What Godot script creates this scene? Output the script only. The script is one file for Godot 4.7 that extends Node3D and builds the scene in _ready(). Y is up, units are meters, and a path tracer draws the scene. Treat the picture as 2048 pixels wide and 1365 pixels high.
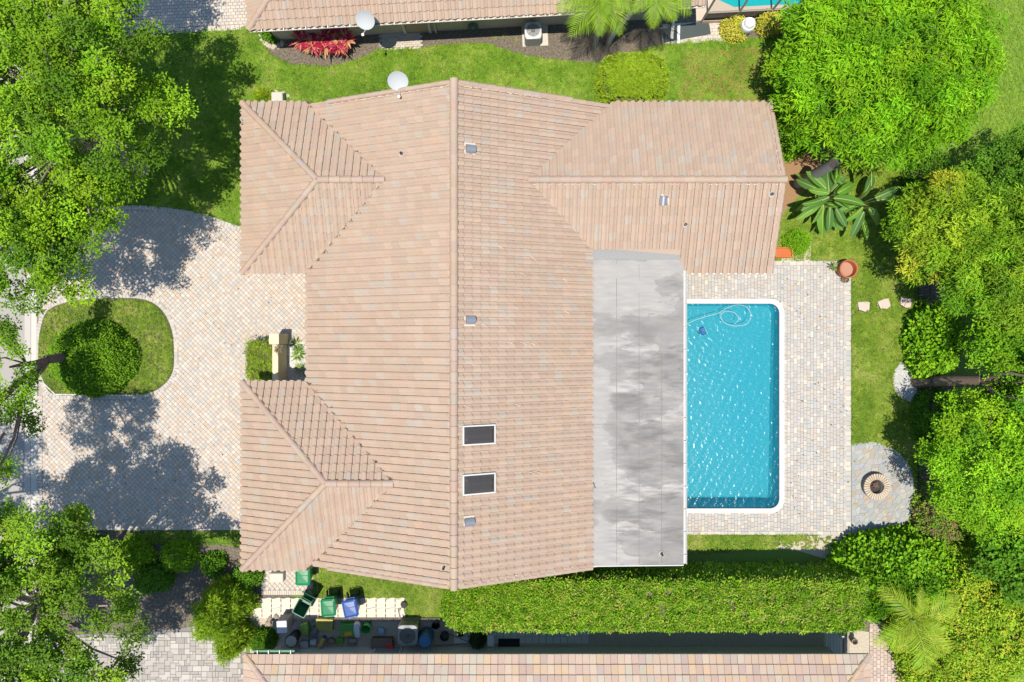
extends Node3D
# A suburban house with a pool, seen straight down from a drone. Image right is +x, image down is +z, metres.

const CAM_H := 31.0
const FOC := 1400.0          # focal length in photograph pixels
const EAVE := 2.6
const PITCH := 0.422

var rng := RandomNumberGenerator.new()
var used := {}
var mats := {}
var tex := {}


# ---------------------------------------------------------------- mesh builder
class MB:
	var v := PackedVector3Array()
	var n := PackedVector3Array()
	var c := PackedColorArray()
	var t := PackedVector2Array()
	var i := PackedInt32Array()
	var col := Color.WHITE
	var with_uv := false

	func vert(p: Vector3, nn: Vector3) -> int:
		v.append(p)
		n.append(nn)
		c.append(col)
		return v.size() - 1

	# corners counter-clockwise seen from outside
	func tri(a: Vector3, b: Vector3, d: Vector3) -> void:
		var nn := (b - a).cross(d - a).normalized()
		var k := vert(a, nn)
		vert(b, nn)
		vert(d, nn)
		i.append_array(PackedInt32Array([k, k + 2, k + 1]))

	func quad(a: Vector3, b: Vector3, d: Vector3, e: Vector3) -> void:
		var nn := (d - a).cross(e - b).normalized()
		var k := vert(a, nn)
		vert(b, nn)
		vert(d, nn)
		vert(e, nn)
		i.append_array(PackedInt32Array([k, k + 2, k + 1, k, k + 3, k + 2]))

	func quad_n(a: Vector3, b: Vector3, d: Vector3, e: Vector3, na: Vector3, nb: Vector3, nd: Vector3, ne: Vector3) -> void:
		var k := vert(a, na)
		vert(b, nb)
		vert(d, nd)
		vert(e, ne)
		i.append_array(PackedInt32Array([k, k + 2, k + 1, k, k + 3, k + 2]))

	func uvs(list: Array) -> void:
		for u in list:
			t.append(u)
		with_uv = true

	# chamfered box, size s, centred on xf
	func box(xf: Transform3D, s: Vector3, b := 0.0) -> void:
		var h := s * 0.5
		b = minf(b, minf(h.x, minf(h.y, h.z)) * 0.9)
		if b <= 0.0:
			var p := []
			for k in 8:
				p.append(xf * Vector3(h.x if k & 1 else -h.x, h.y if k & 2 else -h.y, h.z if k & 4 else -h.z))
			quad(p[0], p[4], p[6], p[2])
			quad(p[1], p[3], p[7], p[5])
			quad(p[0], p[1], p[5], p[4])
			quad(p[2], p[6], p[7], p[3])
			quad(p[0], p[2], p[3], p[1])
			quad(p[4], p[5], p[7], p[6])
			return
		var q := []
		for k in 8:
			var sx := 1.0 if k & 1 else -1.0
			var sy := 1.0 if k & 2 else -1.0
			var sz := 1.0 if k & 4 else -1.0
			q.append([xf * Vector3(sx * h.x, sy * (h.y - b), sz * (h.z - b)), xf * Vector3(sx * (h.x - b), sy * h.y, sz * (h.z - b)), xf * Vector3(sx * (h.x - b), sy * (h.y - b), sz * h.z)])
		var ctr := xf.origin
		_out(ctr, [q[0][0], q[4][0], q[6][0], q[2][0]])
		_out(ctr, [q[1][0], q[3][0], q[7][0], q[5][0]])
		_out(ctr, [q[0][1], q[1][1], q[5][1], q[4][1]])
		_out(ctr, [q[2][1], q[6][1], q[7][1], q[3][1]])
		_out(ctr, [q[0][2], q[2][2], q[3][2], q[1][2]])
		_out(ctr, [q[4][2], q[5][2], q[7][2], q[6][2]])
		for e in [[0, 1, 1, 2], [2, 3, 1, 2], [4, 5, 1, 2], [6, 7, 1, 2], [0, 2, 0, 2], [1, 3, 0, 2], [4, 6, 0, 2], [5, 7, 0, 2], [0, 4, 0, 1], [1, 5, 0, 1], [2, 6, 0, 1], [3, 7, 0, 1]]:
			_out(ctr, [q[e[0]][e[2]], q[e[1]][e[2]], q[e[1]][e[3]], q[e[0]][e[3]]])
		for k in 8:
			_out(ctr, [q[k][0], q[k][1], q[k][2]])

	func _out(ctr: Vector3, p: Array) -> void:
		var nn: Vector3 = (p[1] - p[0]).cross(p[2] - p[0])
		var away: Vector3 = (p[0] + p[1] + p[2]) / 3.0 - ctr
		if nn.dot(away) < 0.0:
			p.reverse()
		if p.size() == 3:
			tri(p[0], p[1], p[2])
		else:
			quad(p[0], p[1], p[2], p[3])

	# profile points are (radius, height)
	func lathe(xf: Transform3D, prof: Array, segs := 16) -> void:
		var base := v.size()
		var m := prof.size()
		for k in segs + 1:
			var a := TAU * k / segs
			for j in m:
				var d: Vector2 = (prof[mini(j + 1, m - 1)] - prof[maxi(j - 1, 0)]).normalized()
				var nn := Vector3(d.y * cos(a), -d.x, d.y * sin(a))
				vert(xf * Vector3(prof[j].x * cos(a), prof[j].y, prof[j].x * sin(a)), (xf.basis * nn).normalized())
		for k in segs:
			for j in m - 1:
				var p := base + k * m + j
				i.append_array(PackedInt32Array([p, p + m, p + 1, p + 1, p + m, p + m + 1]))

	func tube(pts: Array, radii: Array, segs := 6, capped := true) -> void:
		var base := v.size()
		var m := pts.size()
		var side := Vector3.ZERO
		for j in m:
			var d: Vector3 = (pts[mini(j + 1, m - 1)] - pts[maxi(j - 1, 0)]).normalized()
			if j == 0:
				side = d.cross(Vector3(0.31, 0.2, 0.93)).normalized()
			side = (side - d * side.dot(d)).normalized()
			var up := d.cross(side)
			for k in segs:
				var a := TAU * k / segs
				var nn := side * cos(a) + up * sin(a)
				vert(pts[j] + nn * float(radii[j]), nn)
		for j in m - 1:
			for k in segs:
				var a := base + j * segs + k
				var b := base + j * segs + (k + 1) % segs
				i.append_array(PackedInt32Array([a, b + segs, b, a, a + segs, b + segs]))
		if capped:
			for e in [0, m - 1]:
				var d: Vector3 = (pts[1] - pts[0]).normalized() * -1.0 if e == 0 else (pts[m - 1] - pts[m - 2]).normalized()
				var o := vert(pts[e], d)
				var first := v.size()
				for k in segs:
					vert(v[base + e * segs + k], d)
				for k in segs:
					i.append_array(PackedInt32Array([o, first + k, first + (k + 1) % segs] if e == 0 else [o, first + (k + 1) % segs, first + k]))

	# flat polygon in plan with thickness
	func slab(poly: PackedVector2Array, y0: float, y1: float, inset := 0.0) -> void:
		var top := poly
		if inset > 0.0:
			var r := Geometry2D.offset_polygon(poly, -inset)
			if r.size() > 0 and r[0].size() == poly.size():
				top = r[0]
		var idx := Geometry2D.triangulate_polygon(top)
		var base := v.size()
		for p in top:
			vert(Vector3(p.x, y1, p.y), Vector3.UP)
		for k in range(0, idx.size(), 3):
			var a: Vector2 = top[idx[k]]
			var b: Vector2 = top[idx[k + 1]]
			var d: Vector2 = top[idx[k + 2]]
			if (b - a).cross(d - a) > 0.0:
				i.append_array(PackedInt32Array([base + idx[k], base + idx[k + 1], base + idx[k + 2]]))
			else:
				i.append_array(PackedInt32Array([base + idx[k], base + idx[k + 2], base + idx[k + 1]]))
		if y1 - y0 > 0.0001:
			var cw := Geometry2D.is_polygon_clockwise(poly)
			for k in poly.size():
				var l := (k + 1) % poly.size()
				var a := Vector3(poly[k].x, y0, poly[k].y)
				var b := Vector3(poly[l].x, y0, poly[l].y)
				var a1 := Vector3(top[k % top.size()].x, y1, top[k % top.size()].y) if top.size() == poly.size() else Vector3(a.x, y1, a.z)
				var b1 := Vector3(top[l % top.size()].x, y1, top[l % top.size()].y) if top.size() == poly.size() else Vector3(b.x, y1, b.z)
				if cw:
					quad(a, b, b1, a1)
				else:
					quad(b, a, a1, b1)

	func mesh() -> ArrayMesh:
		var arr := []
		arr.resize(Mesh.ARRAY_MAX)
		arr[Mesh.ARRAY_VERTEX] = v
		arr[Mesh.ARRAY_NORMAL] = n
		arr[Mesh.ARRAY_COLOR] = c
		if with_uv and t.size() == v.size():
			arr[Mesh.ARRAY_TEX_UV] = t
		arr[Mesh.ARRAY_INDEX] = i
		var m := ArrayMesh.new()
		if i.size() > 0:
			m.add_surface_from_arrays(Mesh.PRIMITIVE_TRIANGLES, arr)
		return m


# ---------------------------------------------------------------- scene helpers
func W(px: float, py: float, h := 0.0) -> Vector3:
	return Vector3((px - 1024.0) / FOC * (CAM_H - h), h, (py - 682.5) / FOC * (CAM_H - h))

func G(px: float, py: float) -> Vector2:
	var p := W(px, py)
	return Vector2(p.x, p.z)

func poly(list: Array) -> PackedVector2Array:
	var out := PackedVector2Array()
	for k in range(0, list.size(), 2):
		out.append(G(list[k], list[k + 1]))
	return out

func at(p: Vector3, turn := 0.0, tilt := 0.0, roll := 0.0) -> Transform3D:
	return Transform3D(Basis.from_euler(Vector3(tilt, turn, roll)), p)

func lin(r: float, g: float, b: float) -> Color:
	return Color(r, g, b).linear_to_srgb()

func numbered(called: String) -> String:
	used[called] = used.get(called, -1) + 1
	return called if used[called] == 0 else "%s_%03d" % [called, used[called]]

func thing(called: String, label: String, category: String, pos := Vector3.ZERO, turn := 0.0, group := "") -> Node3D:
	var o := Node3D.new()
	o.name = numbered(called)
	o.position = pos
	o.rotation.y = turn
	o.set_meta("label", label)
	o.set_meta("category", category)
	if group:
		o.set_meta("group", group)
	add_child(o)
	return o

func put(parent: Node3D, called: String, m: Mesh, material: Material, xf := Transform3D()) -> MeshInstance3D:
	var o := MeshInstance3D.new()
	o.name = called
	o.mesh = m
	o.material_override = material
	o.transform = xf
	parent.add_child(o, true)
	return o

func piece(parent: Node3D, called: String) -> Node3D:
	var o := Node3D.new()
	o.name = called
	parent.add_child(o, true)
	return o

func struct(called: String, m: Mesh, material: Material, label := "") -> MeshInstance3D:
	var o := MeshInstance3D.new()
	o.name = numbered(called)
	o.mesh = m
	o.material_override = material
	o.set_meta("kind", "structure")
	if label:
		o.set_meta("label", label)
	add_child(o)
	return o

func single(called: String, label: String, category: String, m: Mesh, material: Material, pos := Vector3.ZERO, turn := 0.0, group := "") -> MeshInstance3D:
	var o := MeshInstance3D.new()
	o.name = numbered(called)
	o.mesh = m
	o.material_override = material
	o.position = pos
	o.rotation.y = turn
	o.set_meta("label", label)
	o.set_meta("category", category)
	if group:
		o.set_meta("group", group)
	add_child(o)
	return o

# seamless grey or coloured noise picture
func noise_tex(key: String, freq: float, ramp: Array, size := 256, kind := FastNoiseLite.TYPE_SIMPLEX_SMOOTH, octaves := 4, normal := false, bump := 4.0) -> NoiseTexture2D:
	if tex.has(key):
		return tex[key]
	var nz := FastNoiseLite.new()
	nz.noise_type = kind
	nz.frequency = freq
	nz.fractal_octaves = octaves
	nz.seed = key.hash() & 0xffff
	var t := NoiseTexture2D.new()
	t.width = size
	t.height = size
	t.seamless = true
	t.noise = nz
	if normal:
		t.as_normal_map = true
		t.bump_strength = bump
	elif ramp.size():
		var gr := Gradient.new()
		var offs := PackedFloat32Array()
		var cols := PackedColorArray()
		for k in ramp.size():
			offs.append(float(k) / (ramp.size() - 1))
			cols.append(ramp[k])
		gr.offsets = offs
		gr.colors = cols
		t.color_ramp = gr
	tex[key] = t
	return t

func grain() -> NoiseTexture2D:
	return noise_tex("grain", 0.06, [lin(0.62, 0.62, 0.62), lin(0.95, 0.95, 0.95), lin(1, 1, 1)], 512, FastNoiseLite.TYPE_SIMPLEX_SMOOTH, 6)

# plain material, linear colour; grainy ones carry a fine world-mapped mottle
func mat(r: float, g: float, b: float, rough := 0.8, metal := 0.0, grainy := 0.0, relief := 0.0) -> StandardMaterial3D:
	var key := "%.3f %.3f %.3f %.2f %.2f %.2f %.2f" % [r, g, b, rough, metal, grainy, relief]
	if mats.has(key):
		return mats[key]
	var m := StandardMaterial3D.new()
	m.albedo_color = lin(r, g, b)
	m.roughness = rough
	m.metallic = metal
	if grainy > 0.0:
		m.albedo_texture = grain()
		world_map(m, grainy)
	if relief > 0.0:
		m.heightmap_enabled = true
		m.heightmap_texture = grain()
		m.heightmap_scale = relief
	mats[key] = m
	return m

func world_map(m: StandardMaterial3D, s: float) -> void:
	m.uv1_triplanar = true
	m.uv1_world_triplanar = true
	m.uv1_scale = Vector3(s, s, s)

# takes its colour from the vertices or the copies
func vmat(key: String, rough := 0.8, grainy := 0.0, back := 0.0, relief := 0.0) -> StandardMaterial3D:
	if mats.has(key):
		return mats[key]
	var m := StandardMaterial3D.new()
	m.vertex_color_use_as_albedo = true
	m.roughness = rough
	m.metallic_specular = 0.3 if back > 0.0 else 0.4
	if grainy > 0.0:
		m.albedo_texture = grain()
		world_map(m, grainy)
	if back > 0.0:
		m.backlight_enabled = true
		m.backlight = lin(back * 0.85, back, back * 0.3)
	if relief > 0.0:
		m.heightmap_enabled = true
		m.heightmap_texture = grain()
		m.heightmap_scale = relief
	mats[key] = m
	return m

func jitter(c: Color, amount: float) -> Color:
	var k := 1.0 + rng.randf_range(-amount, amount)
	return Color(c.r * k * (1.0 + rng.randf_range(-amount, amount) * 0.35), c.g * k, c.b * k * (1.0 + rng.randf_range(-amount, amount) * 0.35))

func pick(list: Array) -> Variant:
	return list[rng.randi() % list.size()]

func inside(p: Vector2, pg: PackedVector2Array) -> bool:
	return Geometry2D.is_point_in_polygon(p, pg)


# ---------------------------------------------------------------- roofs
# linear base colours of the blended concrete roof tiles
const TILE_COLS := [Color(0.391, 0.292, 0.221), Color(0.400, 0.302, 0.232), Color(0.387, 0.295, 0.227), Color(0.381, 0.310, 0.248), Color(0.404, 0.294, 0.216), Color(0.393, 0.287, 0.221), Color(0.378, 0.316, 0.261)]
const TILE_WEIGHT := [26, 26, 20, 8, 10, 22, 5]
const TILE_W := 0.294
const TILE_L := 0.341
const S_PROFILE := [[0.0, 0.004], [0.2, 0.0], [0.31, 0.022], [0.43, 0.05], [0.59, 0.064], [0.75, 0.06], [0.88, 0.048], [0.955, 0.036], [0.955, -0.006]]

func tile_color(palette: Array, weight: Array) -> int:
	var total := 0
	for w in weight:
		total += w
	var r := rng.randi() % total
	for k in weight.size():
		r -= weight[k]
		if r < 0:
			return k
	return 0

# triangles of one tile in its own axes: x across, y off the roof, z up the slope
func tile_tris(profile: Array, w: float, l: float, lift: float) -> Array:
	var out := []
	var zb := -0.02
	var zt := l + 0.05
	var m := profile.size()
	for k in m - 1:
		# the barrel's nose reaches further down the slope than the pan
		var a := Vector3(profile[k][0] * w, profile[k][1] + lift, zb - maxf(profile[k][1], 0.0) * 0.55)
		var b := Vector3(profile[k + 1][0] * w, profile[k + 1][1] + lift, zb - maxf(profile[k + 1][1], 0.0) * 0.55)
		var c := Vector3(profile[k + 1][0] * w, profile[k + 1][1] - 0.004, zt)
		var d := Vector3(profile[k][0] * w, profile[k][1] - 0.004, zt)
		out.append([a, b, c])
		out.append([a, c, d])
		if k < m - 2:
			var a0 := Vector3(a.x, a.y - 0.042, a.z)
			var b0 := Vector3(b.x, b.y - 0.042, b.z)
			out.append([a0, b0, b])
			out.append([a0, b, a])
	return out

func tile_normal(profile: Array, w: float, tri: Array) -> Array:
	# smooth across the barrel, flat on the butt and the lip
	var nn: Vector3 = (tri[1] - tri[0]).cross(tri[2] - tri[0]).normalized()
	if nn.y < 0.0:
		nn = -nn
	if absf(nn.z) > 0.6 or absf(nn.x) > 0.95:
		nn = Vector3(0, 0, -1) if absf(nn.z) > 0.6 else Vector3(1, 0, 0)
		return [nn, nn, nn]
	var res := []
	for p in tri:
		var u: float = p.x / w
		var s := 0.0
		var m := profile.size() - 1
		for k in m:
			if absf(u - profile[k][0]) < 0.001:
				var a: int = maxi(k - 1, 0)
				var b: int = mini(k + 1, m - 1)
				s = (profile[b][1] - profile[a][1]) / ((profile[b][0] - profile[a][0]) * w)
		res.append(Vector3(-s, 1.0, 0.09).normalized())
	return res

func tile_mesh(profile: Array, w: float, l: float, lift: float) -> ArrayMesh:
	var mb := MB.new()
	for t in tile_tris(profile, w, l, lift):
		var nn := tile_normal(profile, w, t)
		var k := mb.v.size()
		for q in 3:
			mb.vert(t[q], nn[q])
		mb.i.append_array(PackedInt32Array([k, k + 1, k + 2]))
	return mb.mesh()

# cuts a triangle list by half-planes in plan (point, inward normal); returns triangles
func clip_tri(tri: Array, planes: Array) -> Array:
	var pg := tri
	for pl in planes:
		var out := []
		for k in pg.size():
			var a: Vector3 = pg[k]
			var b: Vector3 = pg[(k + 1) % pg.size()]
			var da: float = (Vector2(a.x, a.z) - pl[0]).dot(pl[1])
			var db: float = (Vector2(b.x, b.z) - pl[0]).dot(pl[1])
			if da >= 0.0:
				out.append(a)
			if (da >= 0.0) != (db >= 0.0):
				out.append(a.lerp(b, da / (da - db)))
		pg = out
		if pg.size() < 3:
			return []
	return pg

class Roof:
	var node: Node3D          # the part that holds the tiles
	var full := []            # [transform, colour index]
	var cut := MB.new()       # tiles cut at hips and valleys
	var deck := MB.new()
	var palette: Array
	var weight: Array
	var profile: Array
	var w := 0.294
	var l := 0.341
	var lift := 0.052
	var stagger := 0.0

# pg: convex polygon in plan; e: a point on the eave; d: up-slope direction in plan; h0: height at the eave
func tile_slope(r: Roof, pg: Array, e: Vector2, d: Vector2, h0: float, pitch: float, skip := [], shrink := 0.0) -> void:
	var V := Vector3(d.x, pitch, d.y).normalized()
	var N := Vector3(-pitch * d.x, 1.0, -pitch * d.y).normalized()
	var U := N.cross(V)
	var u2 := Vector2(U.x, U.z)
	var ctr := Vector2.ZERO
	for p in pg:
		ctr += p / pg.size()
	var planes := []
	var umin := 1e9
	var umax := -1e9
	var smax := 0.0
	for k in pg.size():
		var a: Vector2 = pg[k]
		var b: Vector2 = pg[(k + 1) % pg.size()]
		var nn := (b - a).orthogonal().normalized()
		if nn.dot(ctr - a) < 0.0:
			nn = -nn
		var on_eave := absf((a - e).dot(d)) < 0.02 and absf((b - e).dot(d)) < 0.02
		if not on_eave:
			planes.append([a + nn * shrink, nn])
		umin = minf(umin, (a - e).dot(u2))
		umax = maxf(umax, (a - e).dot(u2))
		smax = maxf(smax, (a - e).dot(d))
	# sheathing under the tiles
	var sh := []
	for p in pg:
		sh.append(Vector3(p.x, h0 + pitch * (p - e).dot(d) - 0.012, p.y))
	for k in range(1, sh.size() - 1):
		var nn: Vector3 = (sh[k] - sh[0]).cross(sh[k + 1] - sh[0])
		if nn.y > 0.0:
			r.deck.tri(sh[0], sh[k], sh[k + 1])
		else:
			r.deck.tri(sh[0], sh[k + 1], sh[k])
	var tris := tile_tris(r.profile, r.w, r.l, r.lift)
	var norms := []
	for t in tris:
		norms.append(tile_normal(r.profile, r.w, t))
	var rows := int(ceil(smax / (r.l * V.length() * Vector2(V.x, V.z).length())))
	var c0 := int(floor(umin / r.w)) - 1
	var c1 := int(ceil(umax / r.w)) + 1
	var bas := Basis(U, N, V)
	for j in rows:
		for q in range(c0, c1 + 1):
			var u := q * r.w + (r.w * 0.5 * (j % 2) * r.stagger)
			var o := Vector3(e.x, h0, e.y) + U * u + V * (j * r.l)
			var xf := Transform3D(bas.rotated(N, rng.randfn(0.0, 0.011)), o + N * rng.randf_range(-0.002, 0.004))
			var all_in := true
			var any_out := false
			for pl in planes:
				var worst := 1e9
				var best := -1e9
				for cn in [Vector3(0, 0, 0.0), Vector3(r.w, 0, 0.0), Vector3(r.w, 0, r.l), Vector3(0, 0, r.l)]:
					var pp: Vector3 = xf * cn
					var dd: float = (Vector2(pp.x, pp.z) - pl[0]).dot(pl[1])
					worst = minf(worst, dd)
					best = maxf(best, dd)
				if best <= 0.0:
					any_out = true
					break
				if worst < 0.0:
					all_in = false
			if any_out:
				continue
			var mid: Vector3 = xf * Vector3(r.w * 0.5, 0, r.l * 0.5)
			var hidden := false
			for sk in skip:
				if Geometry2D.is_point_in_polygon(Vector2(mid.x, mid.z), sk):
					hidden = true
			if hidden:
				continue
			var ci := tile_color(r.palette, r.weight)
			if all_in:
				r.full.append([xf, ci])
				continue
			r.cut.col = jitter(r.palette[ci], 0.06)
			for k in tris.size():
				var wt := []
				for p in tris[k]:
					wt.append(xf * p)
				var pgc := clip_tri(wt, planes)
				if pgc.size() < 3:
					continue
				var nn: Vector3 = bas * ((norms[k][0] + norms[k][1] + norms[k][2]) / 3.0)
				nn = nn.normalized()
				var first: int = r.cut.v.size()
				for p in pgc:
					r.cut.vert(p, nn)
				for m in range(1, pgc.size() - 1):
					r.cut.i.append_array(PackedInt32Array([first, first + m, first + m + 1]))

# the tiles that show largest become parts of their own, the others one part
func finish_tiles(r: Roof, singles: int, called: String, rest: String) -> void:
	var list := r.full
	var eye := Vector3(0, CAM_H, 0)
	list.sort_custom(func(a, b): return eye.distance_squared_to(a[0].origin) < eye.distance_squared_to(b[0].origin))
	var mesh := tile_mesh(r.profile, r.w, r.l, r.lift)
	var ms := []
	for c in r.palette:
		var row := []
		for k in 3:
			var j: Color = c * [0.955, 1.0, 1.045][k]
			row.append(mat(j.r, j.g, j.b, 0.85, 0.0, 0.9, 0.25))
		ms.append(row)
	var tris := tile_tris(r.profile, r.w, r.l, r.lift)
	var norms := []
	for t in tris:
		norms.append(tile_normal(r.profile, r.w, t))
	for k in list.size():
		if k < singles:
			put(r.node, called, mesh, ms[list[k][1]][rng.randi() % 3], list[k][0])
			continue
		var xf: Transform3D = list[k][0]
		r.cut.col = jitter(r.palette[list[k][1]], 0.05)
		for q in tris.size():
			var first: int = r.cut.v.size()
			for m in 3:
				r.cut.vert(xf * tris[q][m], xf.basis * norms[q][m])
			r.cut.i.append_array(PackedInt32Array([first, first + 1, first + 2]))
	var o := put(r.node, rest, r.cut.mesh(), vmat("tile_mix", 0.85, 0.9, 0.0, 0.25))
	o.set_meta("kind", "stuff")
	put(r.node, "underlay", r.deck.mesh(), mat(0.36, 0.28, 0.215, 0.9))

# half-round cap tile lying along z, open below
func cap_mesh(rad: float, l: float, flat := false) -> ArrayMesh:
	var mb := MB.new()
	var seg := 8
	var ends := [[-0.03, rad, 0.012], [l, rad * 0.9, -0.012]]
	var ring := []
	for e in ends:
		var row := []
		for k in seg + 1:
			var a := PI * k / seg
			var yy: float = sin(a) * e[1] * (0.55 if flat else 0.85) + e[2] - rad * 0.22
			row.append(Vector3(-cos(a) * e[1], yy, e[0]))
		ring.append(row)
	for k in seg:
		var a0 := PI * k / seg
		var a1 := PI * (k + 1) / seg
		var n0 := Vector3(-cos(a0), sin(a0), 0)
		var n1 := Vector3(-cos(a1), sin(a1), 0)
		mb.quad_n(ring[0][k + 1], ring[0][k], ring[1][k], ring[1][k + 1], n1, n0, n0, n1)
		var lo0: Vector3 = Vector3(ring[0][k].x * 0.86, ring[0][k].y - 0.025, -0.03)
		var lo1: Vector3 = Vector3(ring[0][k + 1].x * 0.86, ring[0][k + 1].y - 0.025, -0.03)
		mb.quad(lo1, lo0, ring[0][k], ring[0][k + 1])
	return mb.mesh()

func caps(parent: Node3D, a: Vector3, b: Vector3, rad := 0.135, l := 0.40, called := "ridge_cap", palette := TILE_COLS, flat := false) -> void:
	var d := (b - a)
	var count := int(round(d.length() / l))
	l = d.length() / count
	d = d.normalized()
	var side := Vector3.UP.cross(d).normalized()
	var up := d.cross(side)
	var key := "cap %.3f %.2f %s" % [rad, l, str(flat)]
	if not mats.has(key):
		mats[key] = cap_mesh(rad, l, flat)
	for k in count:
		var c: Color = palette[tile_color(palette, TILE_WEIGHT.slice(0, palette.size()))] * [0.96, 1.0, 1.04][rng.randi() % 3]
		put(parent, called, mats[key], mat(snappedf(c.r, 0.02), snappedf(c.g, 0.02), snappedf(c.b, 0.02), 0.85, 0.0, 0.9, 0.25), Transform3D(Basis(side, up, d).rotated(d, rng.randfn(0.0, 0.02)), a + d * (k * l) + up * 0.05))

# ragged line of pale mortar along a tile edge
func mortar(parent: Node3D, a: Vector3, b: Vector3, wide := 0.035) -> void:
	var mb := MB.new()
	var d := (b - a)
	var steps := int(d.length() / 0.12)
	var side := Vector3.UP.cross(d).normalized()
	for k in steps:
		if rng.randf() < 0.42:
			continue
		var p := a + d * (k + rng.randf() * 0.3) / steps
		var q := a + d * (k + 0.75 + rng.randf() * 0.35) / steps
		var w0 := side * wide * rng.randf_range(0.15, 0.55)
		var w1 := side * wide * rng.randf_range(0.15, 0.55)
		var off := side * rng.randf_range(-0.015, 0.015)
		mb.quad(p - w0 + off, q - w1 + off, q + w1 + off, p + w0 + off)
	put(parent, "mortar", mb.mesh(), mat(0.52, 0.44, 0.34, 0.9))

func roof_vent(parent: Node3D, p: Vector3, d: Vector2, pitch: float) -> void:
	# arched metal hood on a flange, open down the slope
	var V := Vector3(d.x, pitch, d.y).normalized()
	var N := Vector3(-pitch * d.x, 1.0, -pitch * d.y).normalized()
	var xf := Transform3D(Basis(N.cross(V), N, V), p + N * 0.05)
	var metal := mat(0.42, 0.44, 0.46, 0.38, 0.75, 0.7)
	var root := put(parent, "roof_vent", _box(Vector3(0.46, 0.02, 0.44), 0.004), mat(0.5, 0.46, 0.4, 0.7), xf)
	var mb := MB.new()
	for k in 10:
		var a0 := PI * k / 10.0
		var a1 := PI * (k + 1) / 10.0
		var p0 := Vector3(-cos(a0) * 0.16, 0.02 + sin(a0) * 0.16, 0)
		var p1 := Vector3(-cos(a1) * 0.16, 0.02 + sin(a1) * 0.16, 0)
		var n0 := Vector3(-cos(a0), sin(a0), 0)
		var n1 := Vector3(-cos(a1), sin(a1), 0)
		var z := Vector3(0, 0, 0.18)
		mb.quad_n(p1 - z, p0 - z, p0 + z, p1 + z, n1, n0, n0, n1)
		mb.tri(p1 + z, p0 + z, Vector3(0, 0.02, 0.18))
	put(root, "hood", mb.mesh(), metal)
	put(root, "throat", _box(Vector3(0.24, 0.13, 0.2), 0.0), metal, at(Vector3(0, 0.07, 0)))

func vent_pipe(parent: Node3D, p: Vector3) -> void:
	var mb := MB.new()
	mb.lathe(at(p), [Vector2(0.11, 0.05), Vector2(0.09, 0.085), Vector2(0.06, 0.1)], 12)
	var o := put(parent, "vent_pipe", mb.mesh(), mat(0.42, 0.38, 0.33, 0.8))
	var m2 := MB.new()
	m2.lathe(at(p), [Vector2(0.05, 0.05), Vector2(0.05, 0.26), Vector2(0.038, 0.26), Vector2(0.036, 0.05)], 12)
	put(o, "stack", m2.mesh(), mat(0.22, 0.22, 0.23, 0.6, 0.2))

func _box(s: Vector3, b := 0.0) -> ArrayMesh:
	var key := "box %.3f %.3f %.3f %.3f" % [s.x, s.y, s.z, b]
	if not mats.has(key):
		var mb := MB.new()
		mb.box(Transform3D(), s, b)
		mats[key] = mb.mesh()
	return mats[key]

func _cyl(r0: float, r1: float, h: float, segs := 14) -> ArrayMesh:
	var key := "cyl %.3f %.3f %.3f %d" % [r0, r1, h, segs]
	if not mats.has(key):
		var mb := MB.new()
		var b := minf(0.01, h * 0.2)
		mb.lathe(Transform3D(), [Vector2(0.001, 0), Vector2(r0 - b, 0), Vector2(r0, b), Vector2(r1, h - b), Vector2(r1 - b, h), Vector2(0.001, h)], segs)
		mats[key] = mb.mesh()
	return mats[key]

func skylight(parent: Node3D, x0: float, x1: float, z0: float, z1: float) -> void:
	var hh := func(x): return 5.2 - PITCH * (x + 2.14)
	var mid := Vector3((x0 + x1) / 2.0, hh.call((x0 + x1) / 2.0), (z0 + z1) / 2.0)
	var V := Vector3(-1, PITCH, 0).normalized()
	var N := Vector3(PITCH, 1, 0).normalized()
	var xf := Transform3D(Basis(N.cross(V), N, V), mid)
	var lx := z1 - z0
	var lz := (x1 - x0) * 1.0854
	var root := piece(parent, "skylight")
	root.transform = xf
	var white := mat(0.55, 0.55, 0.53, 0.45)
	for s in [-1.0, 1.0]:
		put(root, "frame", _box(Vector3(0.055, 0.2, lz), 0.01), white, at(Vector3(s * (lx / 2 - 0.027), 0.1, 0)))
		put(root, "frame", _box(Vector3(lx - 0.112, 0.2, 0.055), 0.01), white, at(Vector3(0, 0.1, s * (lz / 2 - 0.027))))
	# smoked acrylic bubble
	var mb := MB.new()
	var gx := lx / 2 - 0.058
	var gz := lz / 2 - 0.058
	var q := 10
	var grid := []
	var nor := []
	for a in q + 1:
		for b in q + 1:
			var s := -1.0 + 2.0 * a / q
			var t := -1.0 + 2.0 * b / q
			grid.append(Vector3(s * gx, 0.17 + 0.11 * pow((1.0 - s * s) * (1.0 - t * t), 0.45), t * gz))
	for a in q:
		for b in q:
			var k := a * (q + 1) + b
			mb.quad(grid[k], grid[k + 1], grid[k + q + 2], grid[k + q + 1])
	var glass := StandardMaterial3D.new()
	glass.albedo_color = Color(0.24, 0.23, 0.22, 0.86)
	glass.transparency = BaseMaterial3D.TRANSPARENCY_ALPHA
	glass.roughness = 0.08
	put(root, "glass", mb.mesh(), glass)
	put(root, "shaft", _box(Vector3(gx * 2, 0.02, gz * 2)), mat(0.5, 0.48, 0.45, 0.9), at(Vector3(0, 0.05, 0)))

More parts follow.
